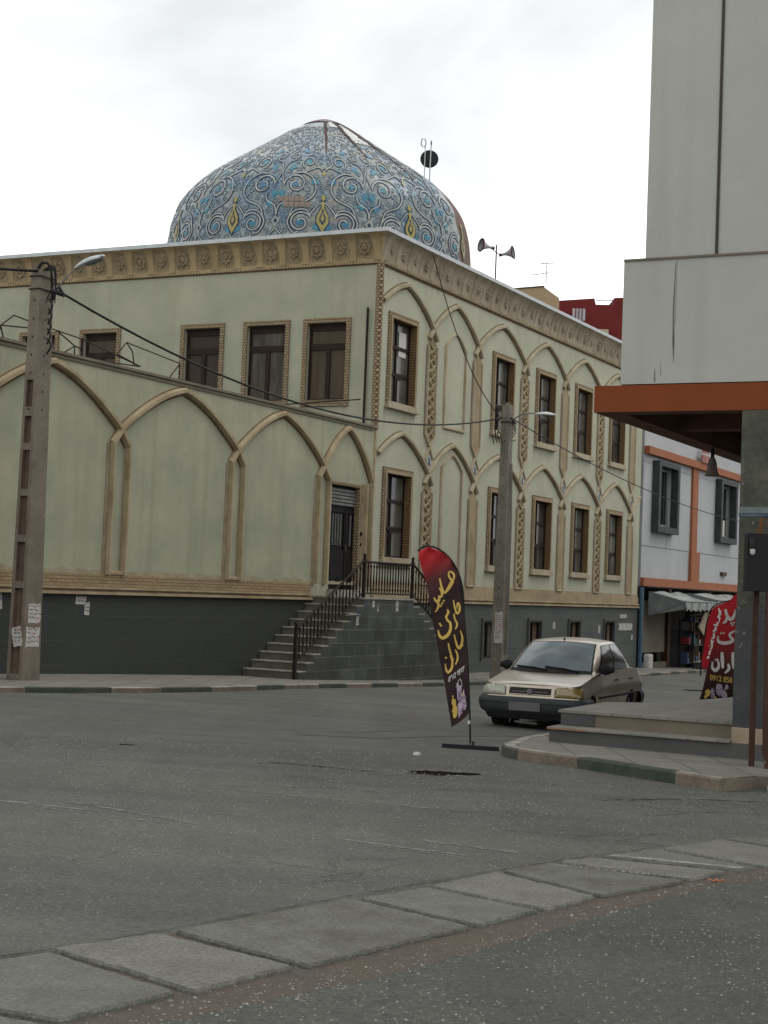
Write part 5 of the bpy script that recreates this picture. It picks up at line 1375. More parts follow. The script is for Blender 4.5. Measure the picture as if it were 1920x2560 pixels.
def stroke(mb, f, rip, pts, wd, dy=-.014, k=5):
    P = smooth_path([f(*p) for p in pts], k); n = len(P)
    ks = .52 if rip is rip1 else .62
    wd = wd*ks if isinstance(wd, (int, float)) else [q*ks for q in wd]
    if isinstance(wd, (int, float)): wv = [wd*(.55+.6*math.sin(math.pi*min(.95, .12+.85*i/(n-1)))) for i in range(n)]
    else:
        wv = [wd[min(len(wd)-2, int(i/(n-1)*(len(wd)-1)))]*(1-((i/(n-1)*(len(wd)-1)) % 1))+wd[min(len(wd)-1, int(i/(n-1)*(len(wd)-1))+1)]*((i/(n-1)*(len(wd)-1)) % 1) for i in range(n)]
    mb.ribbon(P, wv, lambda x, z: Vector((x, rip(x, z)+dy, z)), False)
def dot(mb, f, rip, x, y, r, dy=-.014):
    mb.poly([Vector((q[0], rip(*q)+dy, q[1])) for q in [f(x+dx, y+dz) for dx, dz in ((-r, 0), (0, -r*1.1), (r, 0), (0, r*1.1))]])
mb = MB(); S1 = lambda pts, w_: stroke(mb, f1, rip1, pts, w_)
w0 = .040
# first word
S1([(430, 448), (452, 420), (452, 380), (425, 352), (402, 362), (405, 400), (425, 432), (436, 445), (415, 490), (390, 530), (362, 566)], [.02, .05, .045, .04, .04, .045, .05, .085, .085, .07, .03])
S1([(362, 566), (345, 545), (328, 495), (312, 418)], [.05, .05, .05, .03])
S1([(306, 512), (330, 548), (332, 590), (310, 602), (300, 588)], [.03, .05, .06, .05, .03]); S1([(310, 602), (300, 640), (275, 640), (256, 608)], [.05, .07, .06, .02]); S1([(285, 640), (300, 680), (292, 715), (268, 752)], [.05, .055, .05, .02])
dot(mb, f1, rip1, 352, 640, 13); dot(mb, f1, rip1, 335, 665, 13); dot(mb, f1, rip1, 322, 690, 13)
# second word
S1([(448, 632), (458, 690), (480, 770)], [.025, .04, .045]); S1([(480, 770), (505, 745), (510, 700), (497, 662), (482, 680), (490, 720)], [.05, .05, .045, .04, .03, .02])
S1([(452, 768), (462, 820), (482, 862), (478, 895), (464, 920)], [.03, .035, .045, .04, .02])
S1([(386, 724), (398, 752), (378, 795), (388, 830), (415, 860), (418, 920), (392, 975), (345, 1006), (310, 982), (298, 930)], [.03, .055, .05, .05, .055, .065, .075, .075, .06, .02]); S1([(365, 800), (392, 765)], .03)
dot(mb, f1, rip1, 314, 868, 13); dot(mb, f1, rip1, 326, 885, 12)
# third word
S1([(516, 932), (535, 1000), (530, 1060), (508, 1105), (488, 1090), (470, 1040), (455, 975)], [.02, .045, .055, .07, .055, .045, .025]); dot(mb, f1, rip1, 538, 1080, 10)
S1([(465, 1122), (486, 1165), (488, 1220), (468, 1268)], [.03, .04, .045, .02])
S1([(396, 1056), (412, 1130), (446, 1230)], [.03, .045, .03])
S1([(415, 1178), (436, 1235), (432, 1300), (400, 1346), (376, 1318), (368, 1262)], [.03, .05, .055, .06, .045, .02]); dot(mb, f1, rip1, 374, 1202, 14)
mb.build('yellow_lettering', 'yellow', fl)
def tf1(x, y):    # baseline runs up to the right on the leaning cloth
    px, py = 398+x*1.0, 1446-x*.74 - y*1.0+x*.0; q = f1(px, py); return Vector((q[0], rip1(*q)-.014, q[1]))
text_mesh('0912 8587', 72, lambda x, y: tf1(x*.50+y*.06, y), 'phone_number', 'wprint', fl, bold=2.0)
mb = MB(); rr = random.Random(9)
def blob(mb, f, rip, x, y, a, b, dy=-.016, n=9, rot=0):
    pts = []
    for k in range(n):
        t = k*2*math.pi/n; r_ = rr.uniform(.8, 1.2); px = a*math.cos(t)*r_; py = b*math.sin(t)*r_
        q = f(x+px*math.cos(rot)-py*math.sin(rot), y+px*math.sin(rot)+py*math.cos(rot)); pts.append(Vector((q[0], rip(*q)+dy, q[1])))
    mb.poly(pts)
for x, y, a, b in ((505, 1545, 28, 85), (545, 1600, 24, 70), (515, 1690, 24, 80), (555, 1670, 20, 60), (505, 1760, 12, 40)): blob(mb, f1, rip1, x, y, a, b)
mb.build('product_picture', 'lilac', fl)
mb = MB()
for x, y, a, b in ((452, 1640, 28, 45), (462, 1715, 28, 50), (462, 1770, 22, 30), (442, 1585, 8, 12), (535, 1560, 8, 16)): blob(mb, f1, rip1, x, y, a, b, -.018)
mb.build('yellow_products', 'yellow', fl)
mb = MB()
for x, y, a, b in ((498, 1520, 10, 22), (548, 1540, 6, 30), (520, 1690, 20, 10), (490, 1460, 14, 8), (530, 1745, 8, 12), (540, 1620, 7, 14)): blob(mb, f1, rip1, x, y, a, b, -.020)
mb.build('pink_products', 'pink', fl)
mb = MB(); S1b = lambda pts, w_: stroke(mb, f1, rip1, pts, w_, -.018)
S1b([(478, 1480), (495, 1435), (515, 1412), (528, 1450), (530, 1490)], .012); S1b([(470, 1490), (535, 1475)], .016)
mb.build('basket_handle', 'wprint', fl)
# pole sleeve, pole and flat base
mb = MB(); edge = [(97, 150), (150, 108), (200, 101), (280, 117), (370, 177), (440, 257), (502, 378), (542, 548), (553, 798), (576, 1048), (592, 1298), (601, 1520), (610, 1770), (612, 1860), (616, 2050)]
P = [f1(*p) for p in edge]; mb.tube([Vector((x, Y1+.01, z)) for x, z in smooth_path(P, 4)], .013, 6); mb.build('pole', 'fblack', fl, smooth=True)
mb = MB(); q = f1(604, 1840); mb.lathe([(.018, -.02), (.018, .02)], (q[0], Y1+.01, q[1]), n=8); mb.build('pole_joint', 'lampw', fl)
mb = MB(); gx = lambda x, y: g(x, y)
for a in (0,):
    c_ = Vector((1.14, Y1)); dv = Vector((.998, -.06)); pv = Vector((-dv.y, dv.x))
    def BB(x, y, z): p = c_+dv*x+pv*y; return Vector((p.x, p.y, g(p.x, p.y)+z))
    mb.box((-.34, -.085, 0), (.34, .085, .05), BB)
    mb.lathe([(.018, .0), (.015, .07)], BB(.03, 0, .02), n=8)
mb.build('base_plate', 'fblack', fl, bevel=.004)

# the two red flags by the column
Y2 = 33.0; f2 = cropmap(3.16, 1500, 1080, Y2)
p2b = f2(1120, 2150)
fr_ = thing('feather_flag', 'red and black feather flag with white Persian lettering, half hidden by the concrete column', 'flag', (p2b[0], Y2, g(p2b[0], Y2)), 0, 'printed feather flags')
rip2 = lambda x, z: Y2 + .03*math.sin(x*6+z*2.4)+.02*math.sin(z*5)
OUT2 = [f2(*p) for p in ((785, 2115), (815, 2000), (842, 1880), (885, 1745), (905, 1640), (930, 1530), (965, 1430), (1015, 1345), (1060, 1290), (1120, 1250), (1170, 1260), (1195, 1350), (1190, 1600), (1170, 1850), (1150, 2090), (1035, 2097), (900, 2110))]
M_F2 = flagmat('red_flag_print', 1.75, .35, 0)
flag(fr_, OUT2, Y2, M_F2, rip2)
mb = MB(); S2 = lambda pts, w_: stroke(mb, f2, rip2, pts, w_, -.03)
S2([(985, 1400), (1000, 1455), (1025, 1480), (1050, 1455), (1068, 1405)], .10); S2([(1000, 1455), (985, 1500), (965, 1505)], .07); dot(mb, f2, rip2, 1030, 1510, 9, -.03); dot(mb, f2, rip2, 1050, 1505, 9, -.03); dot(mb, f2, rip2, 1040, 1525, 9, -.03)
S2([(1060, 1570), (1020, 1600), (1045, 1650), (985, 1668), (938, 1655), (932, 1615)], [.05, .08, .11, .12, .1, .03]); dot(mb, f2, rip2, 955, 1590, 9, -.03); dot(mb, f2, rip2, 975, 1588, 9, -.03)
S2([(1110, 1590), (1120, 1650), (1100, 1690)], .08); S2([(1140, 1560), (1145, 1650)], .09)
S2([(1050, 1740), (1055, 1870)], .11); S2([(1012, 1830), (1018, 1870), (985, 1905)], .08); S2([(965, 1738), (970, 1868)], .10); S2([(928, 1790), (938, 1850), (910, 1882), (885, 1860), (888, 1815)], [.04, .09, .12, .09, .03]); dot(mb, f2, rip2, 915, 1800, 9, -.03)
S2([(1085, 1850), (1110, 1860), (1125, 1820)], .09)
mb.build('white_lettering', 'wprint', fr_)
def tf2(x, y): q = f2(862+x, 1958+x*.14-y); return Vector((q[0], rip2(*q)-.03, q[1]))
text_mesh('0912 858 7', 62, lambda x, y: tf2(x*.78, y), 'phone_number', 'yellow', fr_, bold=1.0)
mb = MB()
for x, y, a, b in ((935, 2030, 30, 50), (975, 2070, 34, 34), (885, 2060, 18, 40), (1000, 2015, 14, 20)): blob(mb, f2, rip2, x, y, a, b, -.035)
mb.build('product_picture', 'lilac', fr_)
mb = MB()
for x, y, a, b in ((845, 2060, 22, 30), (830, 2090, 12, 14), (905, 2095, 12, 10)): blob(mb, f2, rip2, x, y, a, b, -.037)
mb.build('yellow_products', 'yellow', fr_)
mb = MB()
for x, y, a, b in ((985, 2030, 7, 9), (990, 2065, 8, 8), (940, 2010, 9, 6)): blob(mb, f2, rip2, x, y, a, b, -.039)
mb.build('pink_products', 'pink', fr_)
mb = MB(); P = [f2(*p) for p in ((1120, 1248), (1172, 1257), (1198, 1350), (1194, 1600), (1174, 1850), (1152, 2090), (1148, 2200))]; mb.tube([Vector((x, Y2+.02, z)) for x, z in smooth_path(P, 4)], .02, 6); mb.build('pole', 'fblack', fr_)
mb = MB(); q = f2(1148, 2200); mb.box((q[0]-.35, Y2-.06, g(q[0], Y2)), (q[0]+.35, Y2+.06, g(q[0], Y2)+.03)); mb.build('base_plate', 'fblack', fr_)
Y3 = 47.0; f3 = cropmap(3.16, 1500, 1080, Y3); p3 = f3(795, 1925)
fb = thing('feather_flag', 'plain red feather flag with a column of white script, leaning behind another', 'flag', (p3[0], Y3, g(p3[0], Y3)), 0, 'printed feather flags')
rip3 = lambda x, z: Y3+.03*math.sin(x*5+z*2)
OUT3 = [f3(*p) for p in ((800, 1868), (806, 1790), (820, 1680), (835, 1570), (852, 1490), (880, 1410), (905, 1378), (960, 1358), (1040, 1328), (1060, 1400), (1000, 1600), (930, 1780), (880, 1880), (845, 1872))]
flag(fb, OUT3, Y3, 'red', rip3)
mb = MB(); S3 = lambda pts, w_: stroke(mb, f3, rip3, pts, w_, -.04)
S3([(930, 1405), (945, 1420), (938, 1450), (925, 1462)], .10); S3([(925, 1462), (945, 1475), (938, 1500), (918, 1512)], .09); S3([(918, 1512), (925, 1530), (895, 1520)], .08); S3([(905, 1540), (912, 1560), (890, 1575)], .09); S3([(895, 1590), (900, 1625), (880, 1630)], .09); S3([(900, 1650), (880, 1665)], .08); S3([(878, 1640), (885, 1700), (868, 1712)], .08); S3([(875, 1722), (862, 1748), (868, 1760)], .08); S3([(860, 1770), (845, 1792)], .09)
dot(mb, f3, rip3, 935, 1395, 7, -.04); dot(mb, f3, rip3, 862, 1690, 6, -.04); dot(mb, f3, rip3, 902, 1585, 6, -.04)
mb.build('white_lettering', 'wprint', fb)
mb = MB(); P = [f3(*p) for p in ((1040, 1328), (900, 1376), (850, 1488), (818, 1680), (798, 1868), (795, 1925))]; mb.tube([Vector((x, Y3+.02, z)) for x, z in smooth_path(P, 4)], .022, 6); mb.build('pole', 'fblack', fb)
mb = MB(); q = f3(775, 1925); zg = g(q[0], Y3); mb.box((q[0]-.4, Y3-.07, zg), (q[0]+.4, Y3+.07, zg+.03)); mb.build('base_plate', 'fblack', fb)

# ================================================================== NEAR BUILDING ON THE RIGHT
nb = thing('corner_shop_building', 'white panelled corner building with an orange brown canopy on a stained concrete column', 'building', M(-18.7, -14.5, -1.75), MROT)
FU = -18.78
def WN(a, z, o): return M(FU-o, -a, z)      # a to the right (=-v), z, outwards towards the street
# main masses
mb = MB(); mb.box((FU+.02, -26, 2.60), (-9.5, -13.00, 4.12), M); mb.build('lower_cladding', 'white', nb)
mb = MB(); mb.box((FU+.10, -26, 4.13), (-9.5, -13.24, 13.0), M); mb.build('upper_cladding', 'white', nb)
mb = MB(); mb.box((14.10, 4.13, -.09), (14.135, 13.0, -.085), WN); mb.box((13.24, 4.121, -.115), (26, 4.135, -.06), WN); mb.builds('panel_joint', 'gap', nb)
mb = MB()
P = [(13.645, 4.05), (13.635, 3.5), (13.645, 3.1), (13.655, 2.85)]
mb.ribbon(P, [.006, .016, .022, .004], lambda a, z: WN(a, z, -.016), False)
mb.ribbon([(13.43, 2.62), (13.425, 2.72), (13.43, 2.78)], [.012, .012, .004], lambda a, z: WN(a, z, -.016), False); mb.ribbon([(13.50, 2.70), (13.495, 2.86)], [.006, .002], lambda a, z: WN(a, z, -.016), False)
mb.box((13.66, 3.3, -.0165), (13.663, 4.1, -.0155), WN)
mb.build('hairline_crack', 'hair', nb)
mb = MB(); mb.box((13.0, 4.10, -.022), (26, 4.125, .0), WN); mb.build('ledge_cap', 'riser', nb)
# canopy: four beams and a recessed ceiling
CT, CB = 2.585, 2.265
cnp = MB()
cnp.box((FU, -26, CB), (FU+.30, -12.68, CT), M)
can = cnp.build('canopy_fascia', 'orange', nb)
mb = MB(); mb.box((FU+.30, -12.98, CB+.001), (-9.0, -12.68, CT-.001), M); mb.box((-9.3, -26, CB+.001), (-9.0, -12.98, CT-.001), M)
mb.builds('canopy_side_beam', 'soffit', nb)
mb = MB(); mb.box((FU+.30, -13.0, CB-.004), (-9.0, -12.68, CB), M); mb.box((FU+.005, -26, CB-.004), (FU+.3, -12.68, CB), M); mb.builds('beam_soffit', 'soffit', nb)
mb = MB(); mb.box((-16.2, -26, CB+.06), (-15.9, -12.98, CT-.002), M); mb.box((-12.8, -26, CB+.06), (-12.5, -12.98, CT-.002), M); mb.builds('cross_beam', 'soffit', nb)
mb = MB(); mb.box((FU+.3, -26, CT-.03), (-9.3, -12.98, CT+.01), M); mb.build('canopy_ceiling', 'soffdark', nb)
# column
mb = MB(); mb.box((FU+.0, -14.86, -1.42), (FU+.42, -14.50, CB-.005), M); col_ = mb.build('column', 'column', nb, bevel=.012)
mb = MB(); mb.box((FU-.012, -14.868, -1.42), (FU+.43, -14.492, -.05), M); mb.build('column_dado', 'colgrey', col_)
mb = MB(); mb.box((FU-.02, -14.875, -2.0), (FU+.44, -14.485, -1.42), M); mb.build('column_base', 'colbase', col_, bevel=.01)
mb = MB(); mb.box((FU-.006, -14.864, 1.06), (FU-.001, -14.496, 1.13), M); mb.build('turquoise_stripe', mat('turquoise_tape', (.10, .15, .15), .8, (.16, .18, .16), 5), col_)
mb = MB(); mb.box((FU-.007, -14.864, 1.02), (FU-.001, -14.496, 1.055), M); mb.build('blue_stripe', mat('blue_tape', (.03, .06, .11), .8, (.12, .14, .14), 7), col_)
mb = MB(); rr = random.Random(12)     # plaster chips, remnants of posters
for k in range(34):
    v = -14.50-abs(rr.gauss(0, .08)) if rr.random() < .7 else rr.uniform(-14.84, -14.5); z = rr.gauss(.15, .25) if rr.random() < .6 else rr.uniform(-1.2, 1.9)
    if v < -14.85: continue
    s_ = rr.uniform(.004, .018); pts = [(v+s_*math.cos(t)*rr.uniform(.5, 1.2), z+s_*1.5*math.sin(t)*rr.uniform(.5, 1.2)) for t in [j*1.05 for j in range(6)]]
    mb.poly([M(FU-.016, max(-14.86, min(-14.498, a)), b) for a, b in pts])
mb.build('peeling_paint', 'conc2', col_)
# shop wall deep under the canopy
mb = MB(); mb.box((-9.3, -26, -1.6), (-9.1, -15.6, CB), M); mb.build('shop_wall', 'column', nb)
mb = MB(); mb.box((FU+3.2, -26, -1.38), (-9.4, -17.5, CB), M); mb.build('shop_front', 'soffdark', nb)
# steps and platform
sp = thing('shop_platform', 'raised stone shop platform with two pale edged steps at the street corner', 'platform', M(-18, -14, -1.8), MROT)
SV = -12.27
mb = MB(); mb.box((-18.85, -26, -2.1), (-18.46, SV, -1.60), M); mb.build('lower_riser', 'riserg', sp)
mb = MB(); mb.box((-18.89, -14.49, -1.60), (-18.44, SV+.02, -1.57), M); mb.box((-18.89, -26, -1.60), (-18.44, -14.88, -1.57), M); mb.builds('lower_tread', 'plat', sp, bevel=.005)
PLV = [(-18.50, SV-.02), (-16.5, SV+.05), (-15.8, -12.95), (-13.8, -13.25), (-9.2, -13.6), (-9.2, -26), (-18.50, -26)]
mb = MB(); mb.prism([(u, v) for u, v in PLV], lambda p, q, t: M(p, q, t), -2.1, -1.415); mb.build('platform_body', 'riser', sp)
mb = MB(); mb.prism([(u-.03 if u < -17 else u, v+(.03 if v > -14 else 0)) for u, v in PLV], lambda p, q, t: M(p, q, t), -1.415, -1.382); mb.build('platform_top', 'plat', sp)
mb = MB(); mb.box((-18.515, -12.72, -1.56), (-18.501, SV-.02, -1.418), M); mb.build('grey_riser_stone', 'riserg', sp)
mb = MB(); mb.box((-18.895, -12.75, -1.598), (-18.89, SV+.015, -1.575), M); mb.build('orange_paint_smear', mat('orange_smear', (.26, .12, .07), .9, (.2, .15, .1), 9), sp)
# pendant lamp under the canopy
pd = thing('pendant_lamp', 'bell shaped hanging lamp with dusty shade under the canopy', 'lamp', (4.37, 21.5, CB+.2))
b_ = Vector((4.37, 21.5, 0)); pz = 1.70
mb = MB(); mb.tube([(4.37, 21.5, pz+.36), (4.37, 21.5, CT-.02)], .005, 5); mb.build('cord', 'cable', pd)
mb = MB(); mb.lathe([(.001, .38), (.018, .37), (.026, .33), (.026, .26), (.02, .24)], b_+Vector((0, 0, pz)), n=12); mb.build('lamp_holder', 'fblack', pd, smooth=True)
mb = MB(); mb.lathe([(.026, .25), (.045, .22), (.062, .16), (.066, .10), (.078, .05), (.095, .015), (.098, 0), (.09, .002), (.075, .05)], b_+Vector((0, 0, pz)), n=20); mb.build('shade', mat('dusty_shade', (.16, .13, .11), .7, (.12, .095, .08), 5), pd, smooth=True)
# black sign board on brown posts
sg = thing('sign_stand', 'black sign box on two brown steel posts at the right frame edge', 'sign', (4.2, 17.5, g(4.2, 17.5)+PT))
mb = MB(); mb.box((3.955, 17.46, .145), (4.75, 17.62, .775)); mb.build('sign_box', 'fblack', sg, bevel=.006)
mb = MB(); mb.box((4.085, 17.64, -1.85), (4.14, 17.70, .16)); mb.build('post', 'brown', sg)
mb = MB(); mb.hexa([(4.175, 17.40, -1.61), (4.26, 17.40, -1.75), (4.26, 17.45, -1.75), (4.175, 17.45, -1.61), (4.165, 17.40, .15), (4.25, 17.40, .15), (4.25, 17.45, .15), (4.165, 17.45, .15)]); mb.box((4.2, 17.405, -1.9), (4.25, 17.445, -1.7)); mb.build('post', 'brown', sg)
mb = MB(); mb.tube([(4.02, 17.4, .79), (4.10, 17.4, .86), (4.25, 17.4, .93)], .006, 5); mb.tube([(4.10, 17.5, .775), (4.115, 17.5, .95)], .02, 6); mb.build('bracket', mat('rust_bracket', (.14, .06, .02), .8), sg)
mb = MB(); mb.lathe([(.001, .12), (.03, .11), (.035, .02), (.03, 0)], (4.0, 17.40, .60), n=12); mb.build('spotlight', 'fblack', sg, smooth=True)
mb = MB(); mb.lathe([(.03, .0), (.027, -.05), (.001, -.065)], (4.0, 17.40, .60), n=12); mb.build('spotlight_lens', 'wprint', sg, smooth=True)

# ================================================================== CAR
CX_, CY_, TH = 2.30, 24.50, .4075
carz = g(CX_+.9, CY_+1.5)-.01
car = thing('parked_car', 'dusty champagne saloon car with black bumper and one amber headlight', 'car', (CX_, CY_, carz), -TH)
cT, sT = math.cos(TH), math.sin(TH)
def K(x, y, z): return Vector((CX_+x*cT+y*sT, CY_-x*sT+y*cT, carz+z))
LEN = 3.93; RC = .18
# plan curve of the lower body, q = distance from the middle of the nose
def half_w(l):    # l 0 sill .. 1 shoulder
    return .735+.068*math.sin(min(1, l*1.25)*math.pi*.62) - .055*max(0, l-.72)/.28 - .02*max(0, .25-l)/.25
def yfront(l): return .03 + .05*max(0, l-.55)/.45 + .03*max(0, .3-l)/.3
def yrear(l): return LEN-.02-.06*max(0, l-.7)/.3
def zsh(y):       # shoulder height along the car
    T = [(0, .705), (.25, .745), (.6, .80), (1.0, .868), (1.25, .90), (2.2, .925), (3.1, .93), (3.5, .925), (3.93, .865)]
    for i in range(len(T)-1):
        if T[i][0] <= y <= T[i+1][0]: return T[i][1]+(T[i+1][1]-T[i][1])*(y-T[i][0])/(T[i+1][0]-T[i][0])
    return T[0][1] if y < 0 else T[-1][1]
def plan(q, l):
    s = 1 if q >= 0 else -1; q = abs(q); W = half_w(l); yf, yr = yfront(l), yrear(l)
    a = W-RC; arc = RC*math.pi/2; side = yr-yf-2*RC
    bow = lambda x: .045*(x/W)**2
    if q < a: return s*q, yf+bow(q)
    q -= a
    if q < arc: t = q/RC; return s*(a+RC*math.sin(t)), yf+bow(a)*(1-t/1.571)+RC*(1-math.cos(t))
    q -= arc
    if q < side: return s*W, yf+RC+q
    q -= side
    if q < arc: t = q/RC; return s*(a+RC*math.cos(t)), yr-RC+RC*math.sin(t)
    q -= arc
    return s*max(0, a-q), yr
def qmax(l): W = half_w(l); return 2*(W-RC)+RC*math.pi+(yrear(l)-yfront(l)-2*RC)
def S(q, z, off=0):      # point on the body side at height z
    x, y = plan(q, .5); zt = zsh(y); l = max(0, min(1, (z-.20)/(zt-.20)))
    x, y = plan(q, l)
    if off:
        x2, y2 = plan(q+.01, l); t = Vector((x2-x, y2-y)); t.normalize(); s = 1 if q >= 0 else -1
        n_ = Vector((t.y, -t.x)) * (1 if True else s); x += n_.x*off; y += n_.y*off
    return K(x, y, z)
# parameter stations along q in [0,1]
ls_ = [0, .1, .2, .35, .5, .65, .78, .88, .95, 1.0]
qs = [i/10*.53 for i in range(10)] + [.53+.41*i/8 for i in range(8)]
mb = MB(); NQ = 90; rows = []
def Q(i, l):      # nonuniform
    t = i/NQ; m_ = qmax(l); W = half_w(l); a = W-RC; arc = RC*math.pi/2; side = yrear(l)-yfront(l)-2*RC
    seg_ = [(0, 0), (.10, a), (.22, a+arc), (.78, a+arc+side), (.90, a+2*arc+side), (1, m_)]
    for j in range(5):
        if t <= seg_[j+1][0]+1e-9: return seg_[j][1]+(seg_[j+1][1]-seg_[j][1])*(t-seg_[j][0])/(seg_[j+1][0]-seg_[j][0])
    return m_
for l in ls_:
    row = []
    for i in list(range(-NQ, NQ)):
        x, y = plan(math.copysign(Q(abs(i), l), i) if i else 0, l); zt = zsh(y); z = .20+(zt-.20)*l
        row.append(K(x, y, z))
    rows.append(row)
mb.grid(rows, True)
# upper deck (bonnet, boot) between the shoulder lines
n2 = NQ
def deck(i, k, nk=12):
    x, y = plan(Q(i, 1), 1); t = -1+2*k/nk; X = x*t; dx = (1-t*t)
    crown = .022 if y < 1.1 else .025
    z = zsh(y)+crown*dx*min(1, max(0, (y-.02)/.2))*min(1, max(0.0, (LEN-y)/.25)) + (.008 if abs(abs(t)-.55) < .05 and y < 1.05 and y > .2 else 0)
    return K(X, y+(.0), z)
rows = [[deck(i, k) for k in range(13)] for i in range(8, NQ+1)]
mb.grid(rows)
mb.poly([rows_ for rows_ in [K(*plan(math.copysign(Q(abs(i), 0), i) if i else 0, 0), .20) for i in range(-NQ, NQ)]][::-1])
body = mb.build('body', 'carpaint', car, smooth=True, auto=50)
# wheel arches cut right through the sills
cut = MB()
for wy in (.72, 3.07):
    for s in (-1, 1):
        cut.lathe([(.001, 0), (.298, 0), (.298, .5), (.001, .5)], K(s*.50, wy, .285), (K(s, 0, 0)-K(0, 0, 0)), 24)
co = cut.build('cutter', 'rubber')
try:
    # weld and cut
    import bmesh
    bm = bmesh.new(); bm.from_mesh(body.data); bmesh.ops.remove_doubles(bm, verts=bm.verts, dist=.0008); bmesh.ops.recalc_face_normals(bm, faces=bm.faces); bm.to_mesh(body.data); bm.free()
    bm = bmesh.new(); bm.from_mesh(co.data); bmesh.ops.remove_doubles(bm, verts=bm.verts, dist=.002); bmesh.ops.recalc_face_normals(bm, faces=bm.faces); bm.to_mesh(co.data); bm.free()
    md = body.modifiers.new('arches', 'BOOLEAN'); md.object = co; md.operation = 'DIFFERENCE'; md.solver = 'EXACT'
    bpy.context.view_layer.update()
    dg = bpy.context.evaluated_depsgraph_get(); nm = bpy.data.meshes.new_from_object(body.evaluated_get(dg))
    body.modifiers.clear()
    if len(nm.polygons) > 500: body.data = nm
except Exception as ex: print('boolean failed', ex)
bpy.data.objects.remove(co)
for p in body.data.polygons: p.use_smooth = True
try: body.data.set_sharp_from_angle(angle=math.radians(42))
except Exception: pass
# greenhouse: rings between belt and roof
def ringpt(p, t):
    """p 0..4 round the cabin (0-1 front, 1-2 car's left/photo right side, 2-3 rear, 3-4 other side)"""
    k = int(p) % 4; s = p-int(p)
    B = [(-.71, 1.12), (.71, 1.12), (.72, 3.20), (-.72, 3.20)]; R_ = [(-.555, 1.82), (.555, 1.82), (.55, 2.74), (-.55, 2.74)]
    zb = [.885, .885, .93, .93]; zr = [1.345, 1.345, 1.36, 1.36]
    a, b = k, (k+1) % 4
    bx, by, bz = B[a][0]+(B[b][0]-B[a][0])*s, B[a][1]+(B[b][1]-B[a][1])*s, zb[a]+(zb[b]-zb[a])*s
    rx, ry, rz_ = R_[a][0]+(R_[b][0]-R_[a][0])*s, R_[a][1]+(R_[b][1]-R_[a][1])*s, zr[a]+(zr[b]-zr[a])*s
    c = 4*s*(1-s)
    if k == 0: by -= .17*c; ry -= .10*c; rz_ += .032*c; bz += .02*c
    if k == 2: by += .10*c; ry += .06*c; rz_ += .03*c; bz += .02*c
    if k in (1, 3): sg_ = 1 if k == 1 else -1; bx += sg_*.02*c; rx += sg_*.025*c; rz_ += .012*c
    bul = .035*math.sin(t*math.pi)
    x, y, z = bx+(rx-bx)*t, by+(ry-by)*t, bz+(rz_-bz)*t
    if k in (1, 3): x += (1 if k == 1 else -1)*bul
    elif k == 0: y -= bul*.5; z += bul*.5
    else: y += bul*.5; z += bul*.4
    return x, y, z
def shellpt(p, t, off=0):
    x, y, z = ringpt(p, t)
    if off:
        e = .02; q0 = Vector(ringpt(max(int(p)+.0, p-e), t)); q1 = Vector(ringpt(min(int(p)+.9999, p+e), t)); r0 = Vector(ringpt(p, max(0, t-e))); r1 = Vector(ringpt(p, min(1, t+e)))
        n_ = (q1-q0).cross(r1-r0).normalized(); c0 = Vector((0, 2.3, 1.0))
        if n_.dot(Vector((x, y, z))-c0) < 0: n_ = -n_
        x, y, z = Vector((x, y, z))+n_*off
    return K(x, y, z)
mb = MB(); NP = 16
ps = [k+j/NP for k in range(4) for j in range(NP)]
rows = [[shellpt(p, t) for p in ps] for t in [-.06, 0, .15, .3, .45, .6, .75, .9, 1.0]]
roofc = Vector(ringpt(0.5, 1)); 
def roofpt(p, r):
    x, y, z = ringpt(p, 1); cx_, cy_ = 0, 2.33
    return K(cx_+(x-cx_)*r, cy_+(y-cy_)*r, z+(1.418-z)*(1-r**2.2))
rows += [[roofpt(p, r) for p in ps] for r in (.96, .88, .75, .55, .35, .15)]
mb.grid(rows, True); mb.poly(rows[-1][::-1])
mb.build('cabin', 'carpaint', car, smooth=True, auto=60)
def glass(name, p0, p1, t0, t1, m_, skew=None, rub=.018):
    def grid(o, d, nn=12, mm=8):
        rows = []
        for j in range(mm+1):
            t = t0-d+(t1-t0+2*d)*j/mm; row = []
            for i in range(nn+1):
                s = i/nn; a = p0-d*.7; b = p1+d*.7
                if skew: tt = (t-t0)/(t1-t0); a = a+skew[0]*tt; b = b+skew[1]*tt
                row.append(shellpt(a+(b-a)*s, t, o))
            rows.append(row)
        return rows
    mb = MB(); mb.grid(grid(.003, rub)); r_ = mb.build(name, 'rubber', car, smooth=True)
    mb = MB(); mb.grid(grid(.007, 0)); mb.build('glass', m_, r_, smooth=True); return r_
glass('windshield', .045, .955, .06, .93, 'wshield', rub=.028)
glass('rear_window', 2.08, 2.92, .12, .90, 'sglass')
glass('front_side_window', 1.07, 1.44, .05, .90, 'sglass', (.0, .0)); glass('rear_side_window', 1.49, 1.90, .05, .90, 'sglass', (0, 0))
glass('front_side_window', 3.56, 3.93, .05, .90, 'sglass'); glass('rear_side_window', 3.10, 3.51, .05, .90, 'sglass')
